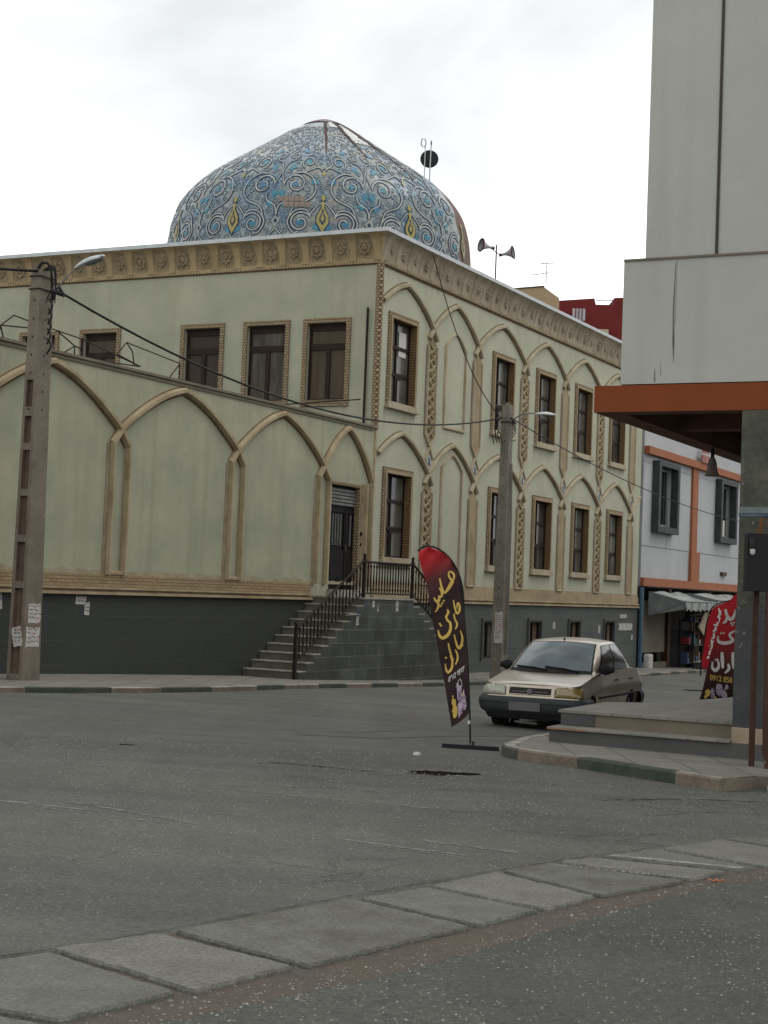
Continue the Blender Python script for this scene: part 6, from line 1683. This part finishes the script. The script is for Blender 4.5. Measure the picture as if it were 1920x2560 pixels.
# bumper wraps the nose
def band(z0, z1, o, qa, qb, name, m_, parent, nz=5, nq=60, bul=.0, cap=True):
    rows = []
    for j in range(nz+1):
        t = j/nz; z = z0+(z1-z0)*t; oo = o*(1 if 0 < j < nz else .25)+bul*math.sin(t*math.pi)
        rows.append([S(qa+(qb-qa)*i/nq, z, oo) for i in range(nq+1)])
    mb = MB(); mb.grid(rows)
    return mb.build(name, m_, parent, smooth=True, auto=50)
bp_ = band(.27, .53, .05, -1.30, 1.30, 'front_bumper', 'bumper', car, 6, 70, .02)
band(.44, .455, .082, -1.25, 1.25, 'bumper_strip', 'rubber', bp_, 2, 60)
band(.195, .285, .012, -1.02, 1.02, 'lower_valance', 'rubber', bp_, 2, 40)
band(.24, .54, .045, qmax(.5)-1.1, qmax(.5)-.01, 'rear_bumper', 'bumper', car, 5, 30, .02); 
mb = MB(); zpl = .395
mb.grid([[S(q, z, .088) for q in [(-.245+.49*i/6)-.05 for i in range(7)]] for z in (zpl-.065, zpl+.065)]); mb.build('number_plate', 'plate', car)
# lamps, grille
def patch(qa, qb, z0, z1, o, name, m_, parent, tilt=0, nq=12, nz=4, shape=None):
    rows = []
    for j in range(nz+1):
        t = j/nz; rows.append([S(qa+(qb-qa)*i/nq, z0+(z1-z0)*t + (shape(i/nq, t) if shape else 0), o*(1 if 0 < j < nz and 0 < i < nq else .2)) for i in range(nq+1)])
    mb = MB(); mb.grid(rows); return mb.build(name, m_, parent, smooth=True)
for s, m_, lab in ((-1, 'hlamp', 'clear headlight'), (1, 'alamp', 'amber tinted headlight')):
    a, b = (.40, .86); 
    patch(s*(a-.015), s*(b+.015), .545, .708, .006, 'headlight_trim', 'rubber', car)
    h = patch(s*a, s*b, .557, .698, .018, 'headlight', m_, car); h['label'] = lab
    patch(s*(b-.09), s*(b-.002), .560, .695, .021, 'indicator_lens', 'alamp' if s > 0 else 'hlamp', h)
shp = lambda s_, t: 0
gr = patch(-.36, .36, .548, .685, .003, 'grille', 'carpaint', car, nq=20)
gb = patch(-.335, .335, .562, .676, .010, 'grille_opening', 'grille', gr, nq=20)
for z, hgt in ((.612, .014),):
    mb = MB(); mb.grid([[S(-.29+.58*i/20, z+dz*.6, .022) for i in range(21)] for dz in (0, hgt)]); mb.build('grille_bar', 'steel', gr)
mb = MB(); mb.grid([[S(-.33+.66*i/20, .572+dz, .014) for i in range(21)] for dz in (0, .008)]); mb.build('grille_rim', 'carpaint', gr)
c_ = S(0, .619, .026); mb = MB(); mb.lathe([(.042, 0), (.046, .006), (.036, .01), (.001, .006)], c_, K(0, -1, 0)-K(0, 0, 0), 18); mb.build('badge', 'steel', gr)
# shut lines of doors, rub strip, handles on both sides
for s in (-1, 1):
    W0 = half_w(.5)-RC+RC*math.pi/2-RC-yfront(.5)
    def qy(y): return s*(half_w(.5)-RC+RC*math.pi/2+(y-yfront(.5)-RC))
    for y in (1.18, 2.16, 3.05):
        mb = MB(); mb.grid([[S(qy(y+dx), z, .002) for z in ([.24+.06*i for i in range(12)] if y < 3 else [.60+.06*i for i in range(6)])] for dx in (-.005, .005)]); mb.build('door_gap', 'rubber', car)
    mb = MB(); mb.grid([[S(qy(1.1+2.5*i/30), z, o_) for i in range(31)] for z, o_ in ((.50, 0), (.505, .014), (.54, .014), (.545, 0))]); mb.build('rub_strip', 'bumper', car)
    for y in (2.03, 2.95):
        mb = MB(); mb.grid([[S(qy(y+.15*i/5), z, o_) for i in range(6)] for z, o_ in ((.752, 0), (.756, .022), (.782, .022), (.786, 0))]); mb.build('door_handle', 'bumper', car)
    mb = MB(); rows = []
    for i in range(9):
        a = i/8; sx = s*(.74+.20*a); hz = .065*math.sin(min(1, .25+a*.9)*math.pi/1.15)+.02
        rows.append([K(sx, 1.34+.05*a+.045*math.cos(t), .955+hz*math.sin(t)+.0) for t in [k*2*math.pi/14 for k in range(14)]])
    mb.grid(rows, True); mb.poly(rows[0]); mb.poly(rows[-1][::-1]); mr_ = mb.build('wing_mirror', 'rubber', car, smooth=True)
    # wheel
for wy in (.72, 3.07):
    for s in (-1, 1):
        ax = (K(s, 0, 0)-K(0, 0, 0))
        mb = MB(); c_ = K(s*.595, wy, .275)
        mb.lathe([(.17, .0), (.25, -.0), (.268, .02), (.275, .05), (.275, .12), (.268, .155), (.245, .175), (.18, .172), (.17, .16)], c_, ax, 32); wh = mb.build('wheel', 'tyre', car, smooth=True)
        mb = MB(); mb.lathe([(.175, .155), (.165, .14), (.12, .135), (.06, .165), (.001, .17)], c_, ax, 24); mb.build('rim', 'steel', wh, smooth=True)
        mb = MB(); mb.lathe([(.30, -.14), (.30, -.02), (.28, .0)], c_, ax, 20); mb.build('wheel_housing', 'rubber', car)
mb = MB(); mb.box((-.5, .30, .205), (.5, 3.6, .26), K); mb.build('underside', 'rubber', car)
mb = MB(); mb.tube([K(-.25, .12, .15), K(.1, .14, .13)], .02, 6); mb.build('tow_bar', 'steel', car)
# wipers, washer jets, roof aerial
for x0, x1, xt in ((-.62, -.02, -.5), (-.08, .50, 0)):
    mb = MB(); pts = [shellpt(.5+x/1.5, t, .022) for x, t in ((x0, .10), ((x0+x1)/2, .06), (x1, .0))]
    mb.tube(pts, .011, 6); mb.tube([shellpt(.5+(x0+x1)/2/1.5, .06, .03), shellpt(.5+x1/1.5, -.01, .03)], .009, 5); mb.build('wiper', 'rubber', car)
mb = MB(); mb.grid([[shellpt(.03+.94*i/16, t, .012) for i in range(17)] for t in (-.05, .05)]); mb.build('scuttle_grille', 'rubber', car)
mb = MB(); b0 = roofpt(.5, .93); mb.tube([b0, b0+Vector((0, 0, .03))], .016, 6); mb.tube([b0+Vector((0, 0, .02)), b0+(K(0, .4, .16)-K(0, 0, 0))], .003, 5); mb.build('aerial', 'rubber', car)

# ================================================================== FAR BUILDING BEYOND THE MOSQUE
fbd = thing('pale_blue_shop_building', 'pale blue clad building with orange trim and shop awnings beyond the mosque', 'building', M(31, .5, -2.9), MROT)
F0, F1 = 22.95, 52
mb = MB(); wall_with_holes(mb, F0, F1, .55, 9.6, [(24.35, 26.65, 3.0, 5.42), (33.7, 36.1, 3.0, 5.42), (42.5, 44.9, 3.0, 5.42)], WR, .25)
mb.poly([M(F0, 0, .5), M(F0, 12, .5), M(F0, 12, 9.6), M(F0, 0, 9.6)]); mb.poly([M(F0, 0, 9.6), M(F1, 0, 9.6), M(F1, 12, 9.6), M(F0, 12, 9.6)])
mb.build('cladding', 'bluewhite', fbd)
mb = MB(); mb.box((F0-.02, 5.72, .0), (F1, 6.02, .22), WR); mb.box((F0-.02, .57, .0), (F1, .89, .14), WR); mb.builds('orange_band', 'orb', fbd)
mb = MB(); mb.box((29.55, 2.14, .0), (30.35, 5.72, .10), WR); mb.box((29.5, .89, .0), (30.75, 2.14, .13), WR); mb.box((39.5, .89, 0), (40.4, 5.72, .1), WR); mb.builds('orange_pilaster', 'orb', fbd)
mb = MB()
for a, b in ((F0, 29.55), (30.35, 39.5)): mb.box((a, 2.125, .001), (b, 2.145, .006), WR)
for a, b in ((F0, 29.55), (30.35, 39.5)): mb.box((a, 5.40, .001), (b, 5.41, .004), WR)
mb.box((26.2, 2.14, .001), (26.22, 3.0, .004), WR); mb.builds('panel_joint', 'gap', fbd)
for a in (24.35, 33.7, 42.5):
    b = a+2.3; mb = MB()
    for p in ((a-.28, a, 2.72, 5.55), (b, b+.28, 2.72, 5.55), (a, b, 5.36, 5.55), (a, b, 2.72, 2.97)): mb.box((p[0], p[2], -.02), (p[1], p[3], .30), WR)
    wn = mb.build('window', 'dkframe', fbd)
    mb = MB()
    for p in ((a+.05, a+.15, 3.0, 5.35), (b-.15, b-.05, 3.0, 5.35), (a+1.0, a+1.14, 3.0, 5.35), (a+.05, b-.05, 5.25, 5.35), (a+.05, b-.05, 3.0, 3.09)): mb.box((p[0], p[2], -.16), (p[1], p[3], -.11), WR)
    mb.build('frame', 'ltframe', wn)
    mb = MB(); mb.poly([WR(a, 2.97, -.17), WR(b, 2.97, -.17), WR(b, 5.4, -.17), WR(a, 5.4, -.17)]); mb.build('pane', 'sglass', wn)
    if a < 30:
        mb = MB(); mb.box((a+.15, 4.25, -.16), (a+1.0, 5.25, -.13), WR); mb.build('blind', 'ltframe', wn)
    elif a < 40:
        mb = MB(); mb.box((a+.12, 3.05, -.1), (a+1.0, 3.75, .12), WR); mb.build('air_conditioner', 'paper', wn)
mb = MB(); mb.box((34.6, 1.25, .0), (35.4, 1.42, .1), WR); mb.build('wall_bracket', 'brown', fbd)
mb = MB(); mb.box((30.2, 6.02, .22), (31.5, 6.35, .28), WR); mb.box((30.3, 6.45, .22), (31.3, 6.62, .26), WR); mb.build('small_red_sign', mat('small_red_sign_face', (.28, .05, .03), .7, (.3, .2, .18), 6), fbd)
# ground floor shops
mb = MB(); GZ = -2.9
mb.box((F0, GZ-.3, -2.2), (F1, .56, -2.0), WR); mb.box((F0, GZ-.3, -2.0), (F0+.12, .56, 0), WR); mb.box((F0, .50, -2.2), (F1, .565, -.02), WR); mb.build('shop_back_wall', 'shopdark', fbd)
mb = MB(); mb.box((23.25, -2.06, -.22), (26.9, .0, -.16), WR); mb.build('roller_shutter', 'shutter', fbd)
mb = MB(); mb.box((23.0, GZ-.2, -.30), (23.25, .5, -.02), WR); mb.box((26.9, GZ-.2, -.30), (27.25, .5, -.02), WR); mb.box((33.0, GZ-.2, -.3), (33.3, .5, -.02), WR); mb.box((38.5, GZ-.2, -.3), (38.8, .5, -.02), WR)
mb.builds('shop_pier', 'brown', fbd)
mb = MB(); mb.box((23.25, GZ-.2, -.3), (26.9, -2.45, -.05), WR); mb.build('shop_threshold', 'riser', fbd)
mb = MB(); mb.box((27.3, GZ-.1, -1.2), (33.0, -1.25, -.6), WR); mb.build('shop_counter', 'riserg', fbd)
def awning(a0, a1, z0, z1, o, seed, label):
    rr = random.Random(seed); aw = thing('awning', label, 'awning', WR((a0+a1)/2, z0, .1), MROT, 'sagging fabric awnings over the shops')
    rows = []
    ns, na = 10, 26
    for j in range(ns+1):
        t = j/ns; row = []
        for i in range(na+1):
            s = i/na; a = a0+(a1-a0)*s; sag = .10*math.sin(t*math.pi)+.03*math.sin(s*14+t*3)+.02*mnoise.noise(Vector((s*6, t*4, seed)))
            row.append(WR(a, z0+(z1-z0)*t-sag, .05+o*t))
        rows.append(row)
    # hanging valance, gathered
    for j, dz in enumerate((.12, .24, .34)):
        rows.append([WR(a0+(a1-a0)*i/na, z1-dz-.05*math.sin(i*1.9), .05+o+.035*math.sin(i*2.3+j)) for i in range(na+1)])
    mb = MB(); mb.grid(rows); mb.build('fabric', 'tarp', aw, smooth=True)
    mb = MB()
    for a in (a0, a1): mb.poly([WR(a, z0, .05), WR(a, z0-.95, .05), WR(a, z1-.3, .05+o), WR(a, z1, .05+o)])
    mb.builds('side_flap', mat('dark_tarp', (.12, .14, .135), .8, (.2, .21, .2), 3), aw)
    mb = MB(); mb.tube([WR(a0, z1, .05+o), WR(a1, z1, .05+o)], .025, 6)
    for a in (a0, a1): mb.tube([WR(a, z0-1.0, .05), WR(a, z1, .05+o)], .018, 6)
    mb.build('frame', 'steel', aw)
awning(23.9, 29.0, .38, .02, 1.5, 2, 'torn pale grey awning over the beige shutter next to the mosque')
awning(29.4, 37.0, .40, .12, 1.3, 5, 'long sagging pale awning just left of the red flags')
# goods outside the shops
def loc(u, o): p = WR(u, 0, o); return p.x, p.y, g(p.x, p.y)+KH
x, y, z = loc(28.9, .7)
t = thing('tilted_board', 'tilted yellowish menu board hanging under the awning', 'board', WR(29.3, -.6, .9), MROT)
mb = MB(); mb.hexa([WR(28.3, -1.0, .8), WR(29.1, -1.35, .8), WR(30.4, -.7, .8), WR(29.6, -.30, .8), WR(28.3, -1.0, .86), WR(29.1, -1.35, .86), WR(30.4, -.7, .86), WR(29.6, -.30, .86)]); mb.build('panel', 'cream', t)
t = thing('display_rack', 'dark display rack with hanging goods in the open shop front', 'rack', loc(29.5, .3), MROT)
mb = MB()
for a in (28.0, 29.5, 31.2):
    for o in (.1, .7): mb.box((a, GZ-.1, o), (a+.06, -.75, o+.06), WR)
mb.box((28.0, -1.8, .1), (31.26, -1.74, .76), WR); mb.box((28.0, -.8, .1), (31.26, -.75, .76), WR); mb.build('frame', 'fblack', t)
mb = MB(); rr = random.Random(31)
for k in range(9): a = 28.1+k*.33; L_ = rr.uniform(.3, .8); mb.box((a, -.85-L_, .5), (a+.2, -.85, .62), WR)
mb.build('hanging_goods', mat('mixed_goods', (.16, .10, .05), .8, (.05, .05, .055), 3, .45, .55), t)
mats_ = [mat('goods_%s' % n, c, .7) for n, c in (('ochre', (.20, .13, .05)), ('red', (.22, .03, .03)), ('white', (.33, .32, .30)), ('green', (.05, .10, .06)), ('brown', (.09, .06, .04)), ('blue', (.05, .08, .14)))]
rr = random.Random(55)
for lvl in (-2.55, -1.74, -.75):
    a = 28.05
    while a < 30.9:
        w_, h_ = rr.uniform(.15, .4), rr.uniform(.15, .5)*(.5 if lvl > -1 else 1); mb = MB(); mb.box((a, lvl, .2), (a+w_, lvl+h_, .2+rr.uniform(.25, .5)), WR); mb.build('goods_box', rr.choice(mats_), t); a += w_+rr.uniform(.02, .15)
t = thing('shop_stall', 'cluttered dark stall of goods right of the display rack', 'stall', loc(34.5, .4), MROT)
mb = MB(); mb.box((33.4, GZ-.2, .1), (37.5, -2.2, .9), WR); mb.build('bench', 'brown', t)
for k in range(18):
    a = rr.uniform(33.4, 37.0); o_ = rr.uniform(.1, .6); z = -2.2+rr.choice((0, 0, .35)); w_ = rr.uniform(.2, .5); mb = MB(); mb.box((a, z, o_), (a+w_, z+rr.uniform(.2, .42), o_+.3), WR); mb.build('goods_box', rr.choice(mats_), t)
for k in range(8):
    a = 33.5+k*.5; L_ = rr.uniform(.3, .9); mb = MB(); mb.box((a, .1-L_, .5), (a+rr.uniform(.15, .35), .1, .62), WR); mb.build('hanging_bag', rr.choice(mats_), t)
t = thing('goods_box', 'flat pale crate on the pavement in front of the beige shutter shop', 'crate', loc(28.2, 1.2), MROT, 'crates outside the shops')
mb = MB(); p = WR(0, 0, 0); zz = loc(28.2, 1.2)[2]; mb.box((27.3, zz, 1.0), (29.4, zz+.28, 1.6), WR); mb.build('crate_body', 'riserg', t, bevel=.01); mb = MB(); mb.box((27.25, zz+.28, .95), (29.45, zz+.32, 1.65), WR); mb.build('lid', 'nosing', t)
t = thing('goods_box', 'dark low crate right of the pale crate', 'crate', loc(31, 1.2), MROT, 'crates outside the shops')
mb = MB(); zz = loc(31, 1.2)[2]; mb.box((30.0, zz, 1.0), (32.8, zz+.36, 1.5), WR); mb.build('crate_body', 'brown', t, bevel=.01); mb = MB(); mb.box((30.1, zz+.36, 1.05), (32.7, zz+.50, 1.45), WR); mb.build('goods', mat('dark_goods', (.10, .09, .085), .8, (.04, .03, .03), 5), t)
t = thing('glass_cabinet', 'glass fronted cabinet standing in the open shop front', 'cabinet', loc(32.4, .2), MROT)
mb = MB(); mb.box((31.5, GZ-.1, .0), (33.0, -1.0, .5), WR); mb.build('cabinet_body', 'shopdark', t); mb = MB(); mb.box((31.5, -1.04, -.02), (33.02, -.98, .53), WR); mb.box((31.5, -2.0, .5), (33.0, -1.95, .53), WR); mb.build('shelf_edge', 'nosing', t); mb = MB(); mb.box((31.6, -1.9, .5), (32.9, -1.1, .512), WR); mb.build('glass', 'glass', t)
# blue pipe at the end of the mosque
mb = MB(); zz = gM(22.75, -.3); mb.tube([WR(22.78, zz, .12), WR(22.78, .5, .12)], .09, 10); o = mb.build('blue_pipe', 'bluepipe', smooth=True); tag(o, 'blue painted vertical pipe between the mosque and the shops', 'pipe')
mb = MB(); mb.box((22.95, zz, .2), (23.5, zz+.62, .45), WR); o = mb.build('white_sack', 'paper', bevel=.06); tag(o, 'small white sack at the foot of the blue pipe', 'sack')

# ================================================================== BACKGROUND ROOFS
rb = thing('red_building', 'dark red block with notched parapet and slatted opening behind the mosque roof', 'building', (14, 92, -3))
def RB(x, y, z): return Vector((x, y, z))
mb = MB(); y0 = 85
xl, xr_ = 8.4, 24
parapet = [(8.4, 15.55), (8.8, 15.75), (10.75, 15.95), (10.84, 15.62), (11.78, 15.64), (11.82, 16.02), (13.0, 16.1), (13.0, 15.7), (24, 16)]
mb.prism([(8.4, -3)] + parapet + [(24, -3)], lambda p, q, t: RB(p, y0+t, q), 0, 14); 
mb.build('wall', 'redwall', rb)
mb = MB(); mb.box((9.60, y0-.06, 14.72), (10.28, y0-.01, 15.36)); wn = mb.build('slatted_opening', 'hornw', rb)
mb = MB()
for k in range(3): mb.box((9.60+.17*(k+1)-.02, y0-.10, 14.72), (9.60+.17*(k+1)+.02, y0-.06, 15.36))
mb.build('slats', 'redwall', wn)
mb = MB(); mb.box((10.9, y0-.06, 13.2), (11.55, y0-.01, 14.30)); mb.build('cream_panel', 'cream', rb)
mb = MB(); mb.tube([(10.84, y0, 15.85), (11.8, y0, 15.9)], .03, 6); mb.build('parapet_rail', 'steel', rb)
mb = MB(); mb.tube([(13.3, 80, 15.0), (13.3, 80, 16.2)], .02, 5)
yb = thing('ochre_building', 'ochre rendered stair tower behind the mosque roof', 'building', (7, 84, -3))
mb = MB(); mb.prism([(6.0, -3), (6.0, 15.32), (7.55, 15.5), (8.36, 14.95), (8.36, -3)], lambda p, q, t: RB(p, 80+t, q), 0, 6); mb.build('wall', 'ywall', yb)
mb = MB(); mb.box((5.95, 79.95, 15.3), (7.6, 86.1, 15.36), lambda a, b, c_: RB(a, b, c_+(a-6)*.12)); mb.build('roof_edge', 'gap', yb)
an = thing('tv_antenna', 'thin television aerial on the ochre stair tower', 'antenna', (7.6, 79, 15.4))
mb = MB(); ax_ = 7.58; mb.tube([(ax_, 79, 15.3), (ax_, 79, 16.5)], .02, 5); mb.build('mast', 'steel', an)
mb = MB(); mb.tube([(6.8, 79, 15.85), (ax_+.2, 79.4, 16.1)], .02, 5)
for k in range(5): x = 6.9+k*.17; mb.tube([(x-.05, 78.8, 15.88+k*.045), (x+.05, 79.3, 15.88+k*.045)], .012, 4)
mb.tube([(7.25, 79, 16.45), (7.95, 79, 16.5)], .02, 5); mb.tube([(7.35, 79, 16.32), (7.85, 79, 16.34)], .012, 5); mb.tube([(7.4, 79, 16.6), (7.4, 79, 16.3)], .012, 5)
mb.build('elements', 'steel', an)

# ================================================================== PAPER NOTICES
def notice(f, a, z, w_, h_, o, label, seed, red=True, tilt=0.0, grp='pasted paper notices'):
    rr = random.Random(seed); n = 8; per = []
    for (p, q), (p2, q2) in (((-.5, -.5), (.5, -.5)), ((.5, -.5), (.5, .5)), ((.5, .5), (-.5, .5)), ((-.5, .5), (-.5, -.5))):
        for k in range(4):
            t = k/4; x = (p+(p2-p)*t)*w_*rr.uniform(.88, 1.04); y = (q+(q2-q)*t)*h_*rr.uniform(.9, 1.03); per.append((a+x*math.cos(tilt)-y*math.sin(tilt), z+x*math.sin(tilt)+y*math.cos(tilt)))
    mb = MB(); mb.prism(per, f, o, o+.002); ob = mb.build('paper_notice', 'paper'); tag(ob, label, 'notice', grp)
    mb = MB(); mb2 = MB()
    for k in range(max(2, int(h_/.07))):
        zz = z+h_*.38-k*h_*.78/max(2, int(h_/.07)); x = a-w_*.38
        while x < a+w_*.3:
            L_ = rr.uniform(.15, .4)*w_; B = mb2 if red and rr.random() < .5 else mb
            B.ribbon(smooth_path([(x, zz), (x+L_*.3, zz+rr.uniform(-.02, .02)), (x+L_*.7, zz-rr.uniform(0, .03)), (x+L_, zz+rr.uniform(-.01, .02))], 3), .012, lambda p, q: f(p, q, o+.004), True); x += L_*1.25
    if mb.V: mb.build('print', 'ink', ob)
    if mb2.V: mb2.build('print', 'redink', ob)
def PN(u0, v0, wx, wy):
    pass
zb1 = g(-6, 27.4)+.08
def poleface_v(pt, uv_, zb, H_, wb, wt):      # face towards -v (right)
    u, v = uv_
    def f(a, z, o): k = (z-zb)/H_; hy = (wb[1]+(wt[1]-wb[1])*k)/2; return M(u+a, v-hy-o, z)
    return f
def poleface_u(uv_, zb, H_, wb, wt, rec=0):
    u, v = uv_
    def f(a, z, o): k = (z-zb)/H_; hx = (wb[0]+(wt[0]-wb[0])*k)/2; return M(u-hx-o+rec, v-a, z)
    return f
fv = poleface_v(None, (uL, vL), zb1, 5.26-zb1, (.46, .34), (.36, .20)); fu = poleface_u((uL, vL), zb1, 5.26-zb1, (.46, .34), (.36, .20)); fur = poleface_u((uL, vL), zb1, 5.26-zb1, (.46, .34), (.36, .20), .098)
notice(fv, .02, -.62, .34, .34, .002, 'upper notice with red print on the right face of the left pole', 1)
notice(fv, .0, -1.02, .36, .34, .002, 'lower red and black notice on the right face of the left pole', 2)
notice(fu, .02, -1.02, .20, .34, .002, 'tilted notice low on the recessed face of the left pole', 3, tilt=.2)
notice(fur, -.0, .18, .11, .66, .002, 'tall narrow white notice strip inside a recess of the left pole', 4, False)
fv2 = poleface_v(None, (uP, vP), -2.3, 7.5, (.42, .34), (.26, .22)); fu2 = poleface_u((uP, vP), -2.3, 7.5, (.42, .34), (.26, .22))
notice(fu2, .04, -.88, .24, .86, .002, 'long weathered notice strip on the pole behind the car', 5)
PW = lambda a, z, o: WR(a, z, o+.032)
notice(PW, -12.15, -.42, .34, .16, .002, 'white and black notice high on the grey plinth right of the left pole', 6, False)
notice(PW, -11.95, -.58, .17, .26, .002, 'small plain white notice below the torn one on the grey plinth', 7, False)
notice(PW, -14.65, -.46, .42, .30, .002, 'torn white notice on the plinth at the left frame edge', 8, False)
notice(PW, 20.9, -.62, .8, .14, .002, 'upper white stencil patch on the plinth at the far end of the mosque', 9, False)
notice(PW, 21.2, -1.02, 1.6, .26, .002, 'wide peeling white notice above the car roof at the far end of the mosque', 10, False)
notice(PW, 22.0, -1.42, .18, .20, .002, 'small white notice near the blue pipe', 11, False)
notice(PW, 13.6, -.95, .24, .22, .002, 'small white notice between the first two basement windows above the car', 12, False)
notice(PW, 18.2, -1.1, .22, .28, .002, 'faint white notice left of the last basement window', 13, False)
FL = lambda a, z, o: M(a, -SW-.013-o, z)
for k, (a, z, w_, h_) in enumerate(((-2.55, -.34, .12, .16), (-2.3, -.45, .09, .14), (-1.25, -.38, .14, .26), (-3.35, -.75, .14, .22))):
    notice(FL, a, z, w_, h_, .002, ['small torn notice on the stair landing under its left newel', 'second small torn notice just right of the first under the landing', 'narrow white notice under the middle of the landing railing', 'white notice on the stair flank beside the steel bracket'][k], 20+k, False)
# paper in the first upper window
o = None
mb = MB(); mb.poly([WR(1.50, 6.35, -.145), WR(1.95, 6.35, -.145), WR(1.95, 7.02, -.145), WR(1.50, 7.02, -.145)]); ob = mb.build('window_sheet', 'wprint'); tag(ob, 'white paper sheet inside the first upper window of the long facade', 'paper')

# ================================================================== ROW ON THE OTHER SIDE OF THE STREET (seen only in reflections)
rw = thing('street_row', 'plain rendered terrace along the right side of the street behind the corner shop', 'building', M(10, -15, -2.2), MROT)
mb = MB(); u0_ = -8.9; hs = [6.2, 5.2, 6.8, 5.6]
for k, h_ in enumerate(hs):
    a = u0_+k*10; mb = MB(); mb.box((a, -24, -3), (a+9.95, -14.6, h_-2.0), M); mb.build('wall', 'riser' if k % 2 else 'column', rw)
    for j in range(3):
        for z in (-1.2, 1.6):
            mb = MB(); mb.box((a+1+j*3, -14.6, z), (a+2.6+j*3, -14.57, z+1.6), M); mb.build('window', 'sglass', rw)
